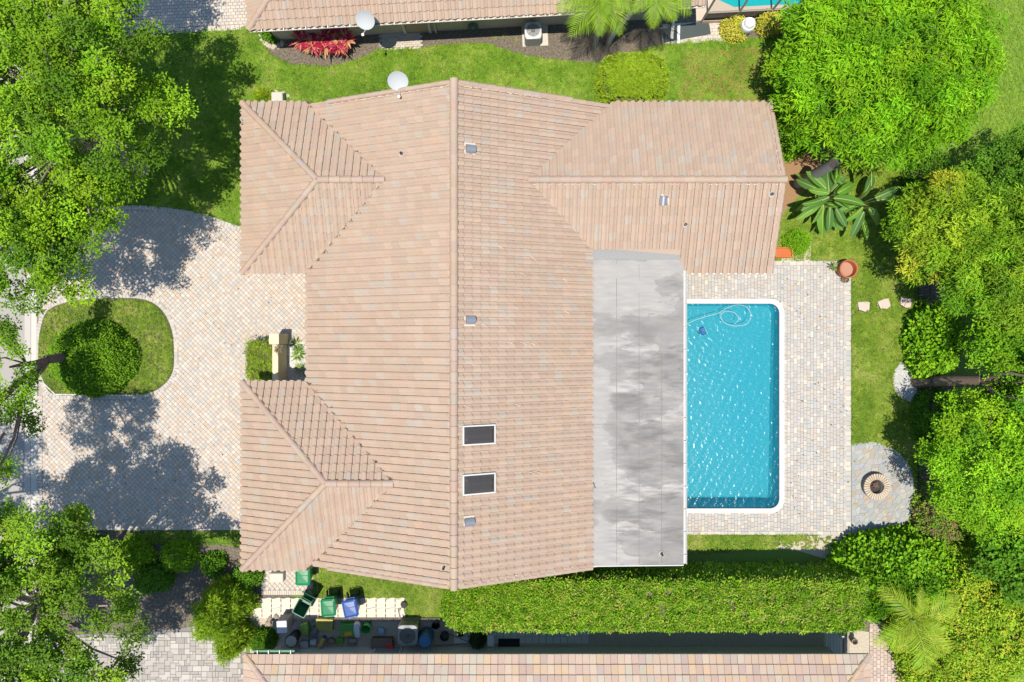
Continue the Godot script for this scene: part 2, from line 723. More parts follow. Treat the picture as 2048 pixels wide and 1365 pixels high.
func house() -> void:
	var h := thing("house", "single-storey house with peach barrel-tile roof and grey flat patio roof by the pool", "house", Vector3.ZERO)
	var stucco := mat(0.66, 0.55, 0.40, 0.9, 0.0, 0.5, 0.3)
	# walls, set in from the eaves
	var zN := -9.0
	var zS := 8.6
	for b in [[-7.7, 3.1, zN, zS], [-10.3, -7.71, -9.05, -3.4], [-10.3, -7.71, 2.3, 8.65], [3.11, 9.9, -9.05, -3.4]]:
		put(h, "wall", _box(Vector3(b[1] - b[0], 2.55, b[3] - b[2]), 0.01), stucco, at(Vector3((b[0] + b[1]) / 2, 1.275, (b[2] + b[3]) / 2)))
	# gable infill under the tiles
	var gm := MB.new()
	for g in [[zN + 0.02, -1.0], [zS - 0.02, 1.0]]:
		var p0 := Vector3(-7.7, 2.54, g[0])
		var p1 := Vector3(3.1, 2.54, g[0])
		var p2 := Vector3(3.1, 2.9, g[0])
		var p3 := Vector3(-2.14, 5.1, g[0])
		gm.tri(p0, p1, p3)
		gm.tri(p1, p2, p3)
	var e0 := Vector3(9.88, 2.54, -9.05)
	gm.tri(e0, Vector3(9.88, 2.54, -3.4), Vector3(9.88, 3.95, -6.22))
	put(h, "gable_wall", gm.mesh(), stucco)
	var roof := piece(h, "roof")
	var r := Roof.new()
	r.node = roof
	r.palette = TILE_COLS
	r.weight = TILE_WEIGHT
	r.profile = S_PROFILE
	var EA := 2.6
	# main gable roof
	var zn := -9.58
	var zs := 9.1
	var xl := -8.30
	var xr := 3.17
	var xm := -2.14
	var wa := [-10.93, -9.65, -2.79, -6.22, -7.5, -4.87]
	var wb := [-10.93, 1.67, 9.24, 5.455, -7.145, -4.515]
	var hr := EA + PITCH * (xm - xl)
	var skips := []
	for w in [wa, wb]:
		skips.append(PackedVector2Array([Vector2(xl - 1, w[1] - 0.6), Vector2(xl - 0.02, w[1] + 0.3), Vector2(w[5] - 0.35, w[3]), Vector2(xl - 0.02, w[2] - 0.3), Vector2(xl - 1, w[2] + 0.6)]))
	tile_slope(r, [Vector2(xl, zn), Vector2(xl, zs), Vector2(xm, zs), Vector2(xm, zn)], Vector2(xl, 0), Vector2(1, 0), EA, PITCH, skips)
	var hright := hr - PITCH * (xr - xm)
	var cskip := [PackedVector2Array([Vector2(0.95, -6.22), Vector2(3.5, -3.8), Vector2(3.5, -8.75)])]
	cskip.append(PackedVector2Array([Vector2(xr + 0.02, -8.7), Vector2(5, -8.7), Vector2(5, 12), Vector2(xr + 0.02, 12)]))
	var xe4 := xr + 3.0 * 0.341 * 0.92135
	tile_slope(r, [Vector2(xm, zn), Vector2(xm, zs), Vector2(xe4, zs), Vector2(xe4, zn)], Vector2(xe4, 0), Vector2(-1, 0), hright - PITCH * (xe4 - xr), PITCH, cskip)
	# front wings with hipped ends
	for w in [wa, wb]:
		var x0: float = w[0]
		var a: float = w[1]
		var b: float = w[2]
		var m: float = w[3]
		var xa: float = w[4]
		var xe: float = w[5]
		tile_slope(r, [Vector2(x0, a), Vector2(xa, m), Vector2(x0, b)], Vector2(x0, 0), Vector2(1, 0), EA, PITCH)
		tile_slope(r, [Vector2(x0, a), Vector2(xl + 0.0, a), Vector2(xe, m), Vector2(xa, m)], Vector2(0, a), Vector2(0, 1), EA, PITCH, [], 0.012)
		tile_slope(r, [Vector2(x0, b), Vector2(xl + 0.0, b), Vector2(xe, m), Vector2(xa, m)], Vector2(0, b), Vector2(0, -1), EA, PITCH, [], 0.012)
		var ht := EA + PITCH * (m - a)
		var apex := Vector3(xa, ht, m)
		caps(roof, Vector3(x0, EA, a), apex, 0.14)
		caps(roof, Vector3(x0, EA, b), apex, 0.14)
		caps(roof, Vector3(xe - 0.05, ht, m), apex, 0.15)
	# rear wing
	var xg := 10.5
	tile_slope(r, [Vector2(0.585, -6.22), Vector2(xg, -6.22), Vector2(xg, -9.65), Vector2(4.0, -9.65)], Vector2(0, -9.65), Vector2(0, 1), EA, PITCH, [], 0.012)
	tile_slope(r, [Vector2(0.585, -6.22), Vector2(xg, -6.22), Vector2(xg, -2.79), Vector2(4.0, -2.79)], Vector2(0, -2.79), Vector2(0, -1), EA, PITCH, [PackedVector2Array([Vector2(2.9, -3.62), Vector2(6.86, -3.62), Vector2(6.86, -2.0), Vector2(2.9, -2.0)])], 0.012)
	caps(roof, Vector3(xg + 0.04, EA + PITCH * 3.43, -6.22), Vector3(0.62, EA + PITCH * 3.43, -6.22), 0.15)
	caps(roof, Vector3(xm, hr, zn - 0.05), Vector3(xm, hr, zs + 0.08), 0.165)
	# rake tiles along the gable edges
	for z in [zn + 0.02, zs - 0.02]:
		caps(roof, Vector3(xl + 1.0, EA + PITCH * 1.0, z), Vector3(xm - 0.15, hr - 0.06, z), 0.10, 0.36, "rake_tile")
		caps(roof, Vector3(xr - (0.85 if z < 0.0 else 0.0), hright + (0.85 * PITCH if z < 0.0 else 0.0), z), Vector3(xm + 0.15, hr - 0.06, z), 0.10, 0.36, "rake_tile")
		var s := 0.14 if z < 0.0 else -0.14
		mortar(roof, Vector3(xl + 1.0, EA + PITCH * 1.0 + 0.075, z + s), Vector3(xm - 0.2, hr + 0.0, z + s))
		mortar(roof, Vector3(xm + 0.2, hr + 0.0, z + s), Vector3(xr - 0.7, hright + 0.7 * PITCH + 0.075, z + s))
	for s in [-1.0, 1.0]:
		caps(roof, Vector3(xg - 0.02, EA, -6.22 + s * 3.43), Vector3(xg - 0.02, EA + PITCH * 3.3, -6.22 + s * 0.12), 0.10, 0.36, "rake_tile")
		mortar(roof, Vector3(xg - 0.16, EA + 0.085, -6.22 + s * 3.4), Vector3(xg - 0.16, EA + PITCH * 3.3 + 0.085, -6.22 + s * 0.15))
	mortar(roof, Vector3(0.8, EA + PITCH * 3.28 + 0.07, -6.04), Vector3(xg, EA + PITCH * 3.28 + 0.07, -6.04), 0.03)
	mortar(roof, Vector3(xm + 0.17, hr - 0.015, zn), Vector3(xm + 0.17, hr - 0.015, zs), 0.018)
	mortar(roof, Vector3(xm - 0.17, hr - 0.015, zn), Vector3(xm - 0.17, hr - 0.015, zs), 0.018)
	finish_tiles(r, 300, "roof_tile", "roof_tile_field")
	# leaf litter caught in the valleys
	var lit := MB.new()
	for w in [wa, wb]:
		for s in [0, 1]:
			var foot := Vector3(xl, EA, w[1] if s == 0 else w[2])
			var head := Vector3(w[5], EA + PITCH * (w[5] - xl), w[3])
			for k in 420:
				var f := pow(rng.randf(), 1.5)
				if sin(f * 120.0 + s * 2.0) < -0.2 and rng.randf() < 0.8:
					continue
				var p := foot.lerp(head, f) + Vector3(rng.randfn(0.0, 0.045), rng.randf_range(0.03, 0.075), rng.randfn(0.0, 0.045))
				lit.col = jitter(Color(0.10, 0.065, 0.045), 0.5)
				var a := rng.randf() * TAU
				var u := Vector3(cos(a), rng.randf_range(-0.3, 0.3), sin(a)) * 0.035
				var vv := Vector3(-sin(a), rng.randf_range(-0.3, 0.3), cos(a)) * 0.02
				lit.quad(p - u, p - vv, p + u, p + vv)
	var lo := put(roof, "leaf_litter", lit.mesh(), vmat("litter", 0.9))
	lo.set_meta("kind", "stuff")
	# fascia boards and gutters
	var fas := mat(0.62, 0.52, 0.42, 0.7)
	for f in [[x_seg(xl + 0.04, wa[2], xl + 0.04, wb[1])], [x_seg(wa[0] + 0.04, wa[1], wa[0] + 0.04, wa[2])], [x_seg(wb[0] + 0.04, wb[1], wb[0] + 0.04, wb[2])], [x_seg(wa[0] + 0.07, wa[2] - 0.04, xl + 0.02, wa[2] - 0.04)], [x_seg(wb[0] + 0.07, wb[1] + 0.04, xl + 0.02, wb[1] + 0.04)], [x_seg(wa[0] + 0.07, wa[1] + 0.04, xl, wa[1] + 0.04)], [x_seg(wb[0] + 0.07, wb[2] - 0.04, xl, wb[2] - 0.04)], [x_seg(6.95, -2.83, xg - 0.06, -2.83)], [x_seg(4.0, -9.61, xg - 0.06, -9.61)]]:
		var sg: Array = f[0]
		put(h, "fascia", _box(Vector3(sg[1], 0.2, 0.03)), fas, Transform3D(Basis(Vector3.UP, sg[2]), sg[0] + Vector3(0, EA - 0.115, 0)))
	# soffit closes the eaves
	var sm := MB.new()
	for b in [[xl + 0.06, xr, zn + 0.06, zs - 0.06], [wa[0] + 0.06, xl + 0.06, wa[1] + 0.06, wa[2] - 0.06], [wb[0] + 0.06, xl + 0.06, wb[1] + 0.06, wb[2] - 0.06], [xr, xg - 0.06, -9.59, -2.85]]:
		sm.quad(Vector3(b[0], EA - 0.2, b[2]), Vector3(b[1], EA - 0.2, b[2]), Vector3(b[1], EA - 0.2, b[3]), Vector3(b[0], EA - 0.2, b[3]))
	put(h, "soffit", sm.mesh(), mat(0.7, 0.66, 0.58, 0.8))
	# white metal drip edge over the pavers
	var wht := mat(0.75, 0.75, 0.73, 0.5)
	for e in [[Vector3((wa[0] + xl) / 2, EA - 0.02, wa[2] + 0.02), Vector3(xl - wa[0], 0.03, 0.05)], [Vector3((wb[0] + xl) / 2, EA - 0.02, wb[1] - 0.02), Vector3(xl - wb[0], 0.03, 0.05)], [Vector3((6.95 + xg) / 2, EA - 0.03, -2.76), Vector3(xg - 6.95, 0.04, 0.07)]]:
		put(h, "drip_edge", _box(e[1], 0.006), wht, at(e[0]))
	# skylights, vents, pipes
	skylight(roof, -1.88, -0.68, 3.12, 3.86)
	skylight(roof, -1.88, -0.68, 4.93, 5.70)
	var mainr := func(px, py):
		var x := 0.0
		for k in 6:
			x = (px - 1024.0) / FOC * (CAM_H - (5.2 - PITCH * (x + 2.14)))
		var hh: float = 5.2 - PITCH * (x + 2.14)
		return Vector3(x, hh, (py - 682.5) / FOC * (CAM_H - hh))
	for p in [[939, 299], [939, 640], [937, 1044]]:
		roof_vent(roof, mainr.call(p[0], p[1]), Vector2(-1, 0), PITCH)
	var rearz := -6.22 + 0.72
	roof_vent(roof, Vector3(302.0 / FOC * 27.25, EA + PITCH * (3.43 - 0.72), rearz), Vector2(0, -1), PITCH)
	vent_pipe(roof, Vector3(343.0 / FOC * 27.8, EA + PITCH * (3.43 - 1.65) + 0.03, -6.22 + 1.65))
	vent_pipe(roof, Vector3(513.0 / FOC * 27.4, EA + PITCH * (3.43 - 0.6) + 0.03, -6.22 + 0.55))
	vent_pipe(roof, Vector3(-221.0 / FOC * 26.6, hr - PITCH * 2.06 + 0.02, -374.0 / FOC * 26.6))
	vent_pipe(roof, Vector3(-136.0 / FOC * 26.0, hr - PITCH * 0.4 + 0.02, 451.0 / FOC * 26.0))
	# pale scuff marks left on the tiles
	var mk := MB.new()
	for p in [[1065, 516], [1044, 548], [1132, 624], [1019, 685], [1045, 686], [1065, 688], [932, 812], [1035, 810], [1062, 945], [1078, 945], [1000, 495], [967, 650], [1030, 615], [1128, 560]]:
		var o: Vector3 = mainr.call(p[0], p[1]) + Vector3(0.02, 0.085, 0)
		var pts := []
		for k in 5:
			var f := k / 4.0 - 0.5
			pts.append(o + Vector3(f * 0.24, -f * 0.24 * PITCH, f * 0.13 + f * f * 0.15))
		mk.tube(pts, [0.004, 0.011, 0.012, 0.01, 0.004], 4)
	put(roof, "scuff_mark", mk.mesh(), mat(0.62, 0.58, 0.52, 0.8))
	patio_roof(h, -3.7)

func x_seg(x0: float, z0: float, x1: float, z1: float) -> Array:
	return [Vector3((x0 + x1) / 2, 0, (z0 + z1) / 2), Vector2(x1 - x0, z1 - z0).length(), -atan2(z1 - z0, x1 - x0)]

# weather stains on the bitumen: pale mineral felt, dark water marks with edges, streaks across
func stain_picture() -> ImageTexture:
	var wdt := 512
	var hgt := 1280
	var im := Image.create(wdt, hgt, false, Image.FORMAT_RGB8)
	var a := FastNoiseLite.new()
	a.seed = 41
	a.noise_type = FastNoiseLite.TYPE_SIMPLEX_SMOOTH
	a.frequency = 0.0035
	a.fractal_octaves = 3
	a.fractal_gain = 0.42
	a.domain_warp_enabled = true
	a.domain_warp_amplitude = 55.0
	a.domain_warp_frequency = 0.005
	var b := FastNoiseLite.new()
	b.seed = 7
	b.frequency = 0.012
	b.fractal_octaves = 4
	b.domain_warp_enabled = true
	b.domain_warp_amplitude = 40.0
	b.domain_warp_frequency = 0.008
	var e := FastNoiseLite.new()
	e.seed = 17
	e.frequency = 0.02
	e.fractal_octaves = 5
	e.domain_warp_enabled = true
	e.domain_warp_amplitude = 30.0
	e.domain_warp_frequency = 0.01
	var f := FastNoiseLite.new()
	f.seed = 90
	f.frequency = 0.35
	f.fractal_octaves = 2
	for y in hgt:
		for x in wdt:
			var u := float(x) / wdt
			var v := float(y) / hgt
			# ponding water marks lie away from the house wall, less of them at the north end
			var n := a.get_noise_2d(x * 0.55, y * 1.5)
			var n2 := b.get_noise_2d(x * 0.5, y * 1.7)
			var reach := smoothstep(0.06, 0.34, u + n2 * 0.14) * smoothstep(0.1, 0.36, v + n2 * 0.08) * (1.0 - 0.6 * smoothstep(0.9, 1.0, v))
			var lim := 0.24 - 0.5 * reach
			var wet := 0.55 * smoothstep(lim - 0.015, lim + 0.03, n) + 0.45 * smoothstep(lim, lim + 0.35, n)
			var rim := smoothstep(0.025, 0.0, absf(n - lim)) * smoothstep(0.1, 0.3, u)
			var rim2 := smoothstep(0.02, 0.0, absf(n2 - 0.1 - 0.1 * n)) * wet
			var st := e.get_noise_2d(x * 0.35, y * 2.6)
			var g := 0.292 - wet * (0.085 + 0.09 * st) - rim * 0.06 - rim2 * 0.055 + n2 * 0.03 + st * 0.10 * (0.25 + reach) + f.get_noise_2d(x, y) * 0.035
			g -= 0.045 * smoothstep(-0.05, 0.3, e.get_noise_2d(x * 0.14 + 300.0, y * 0.55)) * reach
			g = clampf(g, 0.085, 0.36)
			var warm := 0.03 * smoothstep(0.0, 0.3, n2)
			im.set_pixel(x, y, lin(g * (1.02 + warm), g * 0.99, g * (0.95 - warm)))
	return ImageTexture.create_from_image(im)

func patio_roof(h: Node3D, z0: float) -> void:
	var pr := piece(h, "patio_roof")
	var z1 := 9.0
	var x0 := 3.17
	var x1 := 6.91
	var y0 := 2.94
	var y1 := 2.81
	var felt := StandardMaterial3D.new()
	felt.albedo_texture = stain_picture()
	felt.roughness = 0.9
	var xs := [x0, 4.14, 5.05, 5.97, x1]
	for k in 4:
		# each roll of felt laps 6 mm over its neighbour down the fall
		var mb := MB.new()
		var a: float = xs[k]
		var b: float = xs[k + 1] + (0.05 if k < 3 else 0.0)
		var ya := lerpf(y0, y1, (a - x0) / (x1 - x0)) + (3 - k) * 0.006
		var yb := lerpf(y0, y1, (b - x0) / (x1 - x0)) + (3 - k) * 0.006
		var cuts := [[z0, 3.3, z1], [z0, -1.0, 7.6, z1], [z0, 5.8, z1], [z0, 0.4, 4.0, 8.0, z1]][k] as Array
		for c in cuts.size() - 1:
			var za: float = cuts[c]
			var zb: float = cuts[c + 1] + (0.03 if c < cuts.size() - 2 else 0.0)
			var up := 0.005 * (cuts.size() - c)
			var q := [Vector3(a, ya + up, za), Vector3(a, ya + up, zb), Vector3(b, yb + up, zb), Vector3(b, yb + up, za)]
			mb.quad(q[0], q[1], q[2], q[3])
			var uv := []
			for p in q:
				uv.append(Vector2((p.x - x0) / (x1 - x0), (p.z - z0) / (z1 - z0)))
			mb.uvs(uv)
			for e in [[1, 2], [2, 3]]:
				var d := Vector3(0, 0.012, 0)
				mb.quad(q[e[0]] - d, q[e[1]] - d, q[e[1]], q[e[0]])
				mb.uvs([uv[e[0]], uv[e[1]], uv[e[1]], uv[e[0]]])
		put(pr, "roof_felt", mb.mesh(), felt)
		# bitumen squeezed out of the laps
		if k < 3:
			var bead := MB.new()
			for c in 22:
				var za := lerpf(z0 + 0.05, z1 - 0.05, c / 22.0)
				var zb := lerpf(z0 + 0.05, z1 - 0.05, (c + 1) / 22.0)
				if rng.randf() < 0.88:
					bead.box(at(Vector3(b + 0.004, yb + 0.012, (za + zb) / 2)), Vector3(rng.randf_range(0.008, 0.018), 0.008, zb - za))
			put(pr, "lap_bead", bead.mesh(), mat(0.13, 0.13, 0.13, 0.8))
		for c in range(1, cuts.size() - 1):
			put(pr, "lap_bead", _box(Vector3(b - a - 0.06, 0.008, 0.014)), mat(0.13, 0.13, 0.13, 0.8), at(Vector3((a + b) / 2, (ya + yb) / 2 + 0.005 * (cuts.size() - c) + 0.003, cuts[c] + 0.035), 0.0, 0.0, -0.035))
	put(pr, "deck", _box(Vector3(x1 - x0 - 0.02, 0.12, z1 - z0 - 0.02)), mat(0.5, 0.48, 0.44, 0.8), Transform3D(Basis(Vector3.BACK, -atan((y0 - y1) / (x1 - x0))), Vector3((x0 + x1) / 2, (y0 + y1) / 2 - 0.075, (z0 + z1) / 2)))
	var cap := mat(0.27, 0.27, 0.265, 0.85, 0.0, 0.6)
	put(pr, "lap_sheet", _box(Vector3(x1 - x0 - 0.05, 0.012, 0.5), 0.003), cap, at(Vector3((x0 + x1) / 2, 2.925, z0 + 0.18), 0.0, 0.0, -0.035))
	# flashing sheet dressed from the tile edge down onto the felt
	var fm := MB.new()
	var tx0 := x0 + 0.02
	var tx1 := x1 - 0.06
	fm.quad(Vector3(tx0, 3.0, z0 - 0.12), Vector3(tx0, 2.965, z0 + 0.1), Vector3(tx1, 2.85, z0 + 0.1), Vector3(tx1, 3.0, z0 - 0.12))
	put(pr, "flashing", fm.mesh(), cap)
	var wht := mat(0.46, 0.46, 0.45, 0.5)
	put(pr, "edge_trim", _box(Vector3(x1 - x0, 0.08, 0.05), 0.008), wht, at(Vector3((x0 + x1) / 2, 2.88, z1 + 0.025), 0.0, 0.0, -0.035))
	# gutter: a trough with hangers
	var gut := piece(pr, "gutter")
	var gm := MB.new()
	var prof := [Vector2(0.0, 0.06), Vector2(0.0, -0.06), Vector2(0.1, -0.06), Vector2(0.135, 0.0), Vector2(0.135, 0.06), Vector2(0.12, 0.06), Vector2(0.12, 0.0), Vector2(0.095, -0.045), Vector2(0.012, -0.045), Vector2(0.012, 0.06)]
	for k in prof.size():
		var p: Vector2 = prof[k]
		var q: Vector2 = prof[(k + 1) % prof.size()]
		gm.quad(Vector3(x1 + 0.004 + p.x, 2.76 + p.y, z0 + 0.85), Vector3(x1 + 0.004 + q.x, 2.76 + q.y, z0 + 0.85), Vector3(x1 + 0.004 + q.x, 2.76 + q.y, z1), Vector3(x1 + 0.004 + p.x, 2.76 + p.y, z1))
	put(gut, "trough", gm.mesh(), wht)
	for k in 13:
		put(gut, "hanger", _box(Vector3(0.13, 0.012, 0.025)), mat(0.4, 0.4, 0.39, 0.5), at(Vector3(x1 + 0.07, 2.81, z0 + 1.3 + k * 0.92)))
	for p in [[6.7, 6.92], [6.9, -3.0]]:
		put(pr, "downpipe", _box(Vector3(0.07, 2.7, 0.07), 0.01), wht, at(Vector3(p[0], 1.4, p[1] if p[1] > 0 else -2.9)))
	for z in [-2.6, 1.2, 5.0, 8.8]:
		put(pr, "post", _box(Vector3(0.14, 2.75, 0.14), 0.01), wht, at(Vector3(6.7, 1.42, z)))
	vent_pipe(pr, Vector3(299.0 / FOC * 28.1, 2.83, 425.5 / FOC * 28.1 ))
	# small pile of leaves where the gutter line of the main roof drips
	var lm := MB.new()
	for k in 50:
		var p := Vector3(161.0 / FOC * 28.0 + rng.randfn(0, 0.05), 2.98 + rng.randf() * 0.04, 289.0 / FOC * 28.0 + rng.randfn(0, 0.05))
		var a := rng.randf() * TAU
		lm.col = jitter(Color(0.07, 0.055, 0.05), 0.4)
		lm.quad(p + Vector3(cos(a), 0.1, sin(a)) * 0.04, p + Vector3(-sin(a), 0.1, cos(a)) * 0.02, p - Vector3(cos(a), 0.1, sin(a)) * 0.04, p - Vector3(-sin(a), 0.1, cos(a)) * 0.02)
	put(pr, "leaf_litter", lm.mesh(), vmat("litter", 0.9)).set_meta("kind", "stuff")


# ---------------------------------------------------------------- ground, paving, pool
const PAVER_COLS := [Color(0.504, 0.447, 0.392), Color(0.489, 0.414, 0.344), Color(0.452, 0.425, 0.392), Color(0.525, 0.477, 0.420), Color(0.492, 0.404, 0.325), Color(0.441, 0.418, 0.392), Color(0.511, 0.451, 0.392)]
const DECK_COLS := [Color(0.431, 0.410, 0.384), Color(0.395, 0.394, 0.388), Color(0.448, 0.398, 0.347), Color(0.513, 0.476, 0.421), Color(0.423, 0.390, 0.351), Color(0.440, 0.423, 0.396), Color(0.415, 0.394, 0.372)]

# one paving block: flat top, chamfered rim
func paver_tris(mb: MB, c: Vector2, s: Vector2, turn: float, y: float, hgt: float) -> void:
	var ca := cos(turn)
	var sa := sin(turn)
	var hx := s.x / 2
	var hz := s.y / 2
	var b := 0.004
	var top := []
	var rim := []
	for k in [[-1, -1], [1, -1], [1, 1], [-1, 1]]:
		var p := Vector2(k[0] * (hx - b), k[1] * (hz - b))
		var q := Vector2(k[0] * hx, k[1] * hz)
		top.append(Vector3(c.x + p.x * ca - p.y * sa, y + hgt, c.y + p.x * sa + p.y * ca))
		rim.append(Vector3(c.x + q.x * ca - q.y * sa, y + hgt - 0.010, c.y + q.x * sa + q.y * ca))
	mb.quad(top[3], top[2], top[1], top[0])
	for k in 4:
		var l := (k + 1) % 4
		mb.quad(rim[l], rim[k], top[k], top[l])

# blocks: [centre, size, turn, colour]; the ones nearest the middle of the picture are parts, the others one part
func lay(parent: Node3D, blocks: Array, y: float, hgt: float, singles: int, called: String, palette: Array) -> void:
	var seen := func(b): return b[4] if b.size() > 4 else b[0].length_squared() - 30.0 * b[1].x * b[1].y
	blocks.sort_custom(func(a, b): return seen.call(a) < seen.call(b))
	var mb := MB.new()
	var shared := {}
	for k in blocks.size():
		var b: Array = blocks[k]
		if k < singles:
			var key := "%.2f %.2f" % [b[1].x, b[1].y]
			if not shared.has(key):
				var one := MB.new()
				paver_tris(one, Vector2.ZERO, b[1], 0.0, 0.0, hgt)
				shared[key] = one.mesh()
			var c: Color = palette[b[3]] * [0.95, 1.0, 1.05][rng.randi() % 3]
			put(parent, called, shared[key], mat(c.r, c.g, c.b, 0.85, 0.0, 1.3, 0.2), at(Vector3(b[0].x, y + rng.randf() * 0.003, b[0].y), -b[2]))
		else:
			mb.col = jitter(palette[b[3]], 0.06)
			paver_tris(mb, b[0], b[1], b[2], y + rng.randf() * 0.003, hgt)
	if blocks.size() > singles:
		put(parent, called + "_field", mb.mesh(), vmat("paver_mix", 0.85, 1.3, 0.0, 0.2)).set_meta("kind", "stuff")

func along(blocks: Array, pts: PackedVector2Array, size: Vector2, col: Array, offset := 0.0) -> void:
	# a soldier course along a line: size.x along it, size.y across
	for k in pts.size() - 1:
		var a := pts[k]
		var b := pts[k + 1]
		var d := b - a
		var count := maxi(1, int(round(d.length() / size.x)))
		var nn := d.orthogonal().normalized()
		for j in count:
			blocks.append([a + d * (j + 0.5) / count + nn * offset, Vector2(d.length() / count - 0.008, size.y), d.angle(), pick(col), 1e6])

func smooth_line(list: Array, steps := 5) -> PackedVector2Array:
	var src := poly(list)
	var out := PackedVector2Array()
	for k in src.size() - 1:
		var p0 := src[maxi(k - 1, 0)]
		var p3 := src[mini(k + 2, src.size() - 1)]
		for s in steps:
			out.append(src[k].cubic_interpolate(src[k + 1], p0, p3, float(s) / steps))
	out.append(src[src.size() - 1])
	return out

func shrink(pg: PackedVector2Array, d: float) -> PackedVector2Array:
	var r := Geometry2D.offset_polygon(pg, -d)
	return r[0] if r.size() else pg

func ground() -> void:
	# lawn turf over the whole place, open where the pool is dug
	var mb := MB.new()
	var far := 90.0
	var hx0 := 7.0
	var hx1 := 12.2
	var hz0 := -2.0
	var hz1 := 7.8
	for q in [[-far, hx0, -far, far], [hx1, far, -far, far], [hx0, hx1, -far, hz0], [hx0, hx1, hz1, far]]:
		mb.quad(Vector3(q[0], 0, q[3]), Vector3(q[1], 0, q[3]), Vector3(q[1], 0, q[2]), Vector3(q[0], 0, q[2]))
	var turf := StandardMaterial3D.new()
	turf.albedo_texture = noise_tex("turf", 0.09, [lin(0.06, 0.11, 0.014), lin(0.10, 0.18, 0.02), lin(0.14, 0.22, 0.03), lin(0.2, 0.22, 0.07)], 512, FastNoiseLite.TYPE_SIMPLEX_SMOOTH, 5)
	turf.roughness = 0.95
	world_map(turf, 0.41)
	turf.heightmap_enabled = true
	turf.heightmap_texture = noise_tex("turf", 0.09, [])
	turf.heightmap_scale = 2.0
	struct("ground", mb.mesh(), turf)

	# planting beds
	var soil := StandardMaterial3D.new()
	soil.albedo_texture = noise_tex("soil", 0.05, [lin(0.06, 0.048, 0.036), lin(0.105, 0.085, 0.065), lin(0.15, 0.128, 0.10), lin(0.21, 0.185, 0.15)], 512, FastNoiseLite.TYPE_SIMPLEX_SMOOTH, 6)
	soil.roughness = 0.95
	world_map(soil, 0.33)
	soil.heightmap_enabled = true
	soil.heightmap_texture = tex["soil"]
	soil.heightmap_scale = 0.6
	var mulch := StandardMaterial3D.new()
	mulch.albedo_texture = noise_tex("mulch", 0.12, [lin(0.10, 0.05, 0.025), lin(0.22, 0.12, 0.06), lin(0.30, 0.19, 0.10), lin(0.36, 0.27, 0.17)], 512, FastNoiseLite.TYPE_SIMPLEX_SMOOTH, 5)
	mulch.roughness = 0.95
	world_map(mulch, 0.5)
	var sand := StandardMaterial3D.new()
	sand.albedo_texture = noise_tex("sand", 0.06, [lin(0.26, 0.22, 0.16), lin(0.42, 0.37, 0.30), lin(0.5, 0.45, 0.38)], 512, FastNoiseLite.TYPE_SIMPLEX_SMOOTH, 6)
	sand.roughness = 0.95
	world_map(sand, 0.4)
	var beds := [
		[soil, smooth_line([505, 40, 522, 80, 545, 112, 590, 130, 650, 134, 705, 124, 745, 106, 775, 98, 845, 97, 910, 89, 975, 88, 1003, 98, 1050, 112, 1120, 121, 1205, 127, 1260, 108, 1320, 92, 1380, 84, 1450, 80, 1560, 74, 1620, 70], 4), [G(1620, -120), G(505, -120)]],
		[mulch, smooth_line([1540, 262, 1600, 280, 1660, 286, 1720, 300, 1745, 330, 1690, 350, 1640, 362, 1590, 400, 1560, 440, 1545, 500], 3), [G(1480, 500), G(1480, 262)]],
		[soil, smooth_line([60, 1063, 300, 1063, 484, 1066, 486, 1130, 520, 1165, 560, 1185, 600, 1198], 2), [G(490, 1210), G(490, 1270), G(330, 1270), G(60, 1262)]],
		[sand, smooth_line([1540, 1078, 1600, 1074, 1692, 1071, 1696, 1110, 1660, 1120, 1600, 1103, 1560, 1098, 1540, 1088], 3), []],
		[sand, smooth_line([500, 1236, 640, 1237, 900, 1236, 1000, 1250, 1740, 1262], 2), [G(1740, 1330), G(500, 1330)]],
		[soil, smooth_line([1838, 330, 1832, 480, 1836, 640, 1834, 800, 1842, 900, 1836, 1060, 1700, 1110, 1690, 1180, 1720, 1262], 4), [G(1900, 1290), G(2000, 1100), G(1930, 900), G(1895, 700), G(1900, 420), G(1880, 330)]],
	]
	for b in beds:
		var pg: PackedVector2Array = b[1]
		for p in b[2]:
			pg.append(p)
		var m := MB.new()
		m.slab(pg, 0.005, 0.005)
		struct("planting_bed", m.mesh(), b[0])

	# street and its concrete valley gutter
	var asph := StandardMaterial3D.new()
	asph.albedo_texture = noise_tex("asphalt", 0.2, [lin(0.22, 0.21, 0.2), lin(0.31, 0.295, 0.28), lin(0.36, 0.34, 0.325)], 512, FastNoiseLite.TYPE_SIMPLEX_SMOOTH, 4)
	asph.roughness = 0.92
	world_map(asph, 0.6)
	var sx := G(49, 0).x
	var m2 := MB.new()
	m2.quad(Vector3(-60, 0.012, 60), Vector3(sx, 0.012, 60), Vector3(sx, 0.012, -60), Vector3(-60, 0.012, -60))
	struct("street", m2.mesh(), asph)
	var kerb := piece(self, "kerb")
	kerb.set_meta("kind", "structure")
	for k in 14:
		var z := -24.0 + k * 3.5
		put(kerb, "kerb_stone", _box(Vector3(0.3, 0.12, 3.49), 0.02), mat(0.44, 0.42, 0.40, 0.9, 0.0, 0.8), at(Vector3(sx + 0.152, -0.01, z), 0, 0, 0.05))
		put(kerb, "kerb_stone", _box(Vector3(0.28, 0.16, 3.49), 0.03), mat(0.52, 0.50, 0.47, 0.9, 0.0, 0.8), at(Vector3(sx + 0.445, -0.01, z), 0, 0, -0.04))

	driveway()
	neighbour_paving()
	pool_deck()

func paving_base(called: String, pg: PackedVector2Array, y: float, r := 0.17, g := 0.15, b := 0.13) -> MeshInstance3D:
	var m := MB.new()
	m.slab(pg, 0.0, y)
	return struct(called, m.mesh(), mat(r, g, b, 0.95))

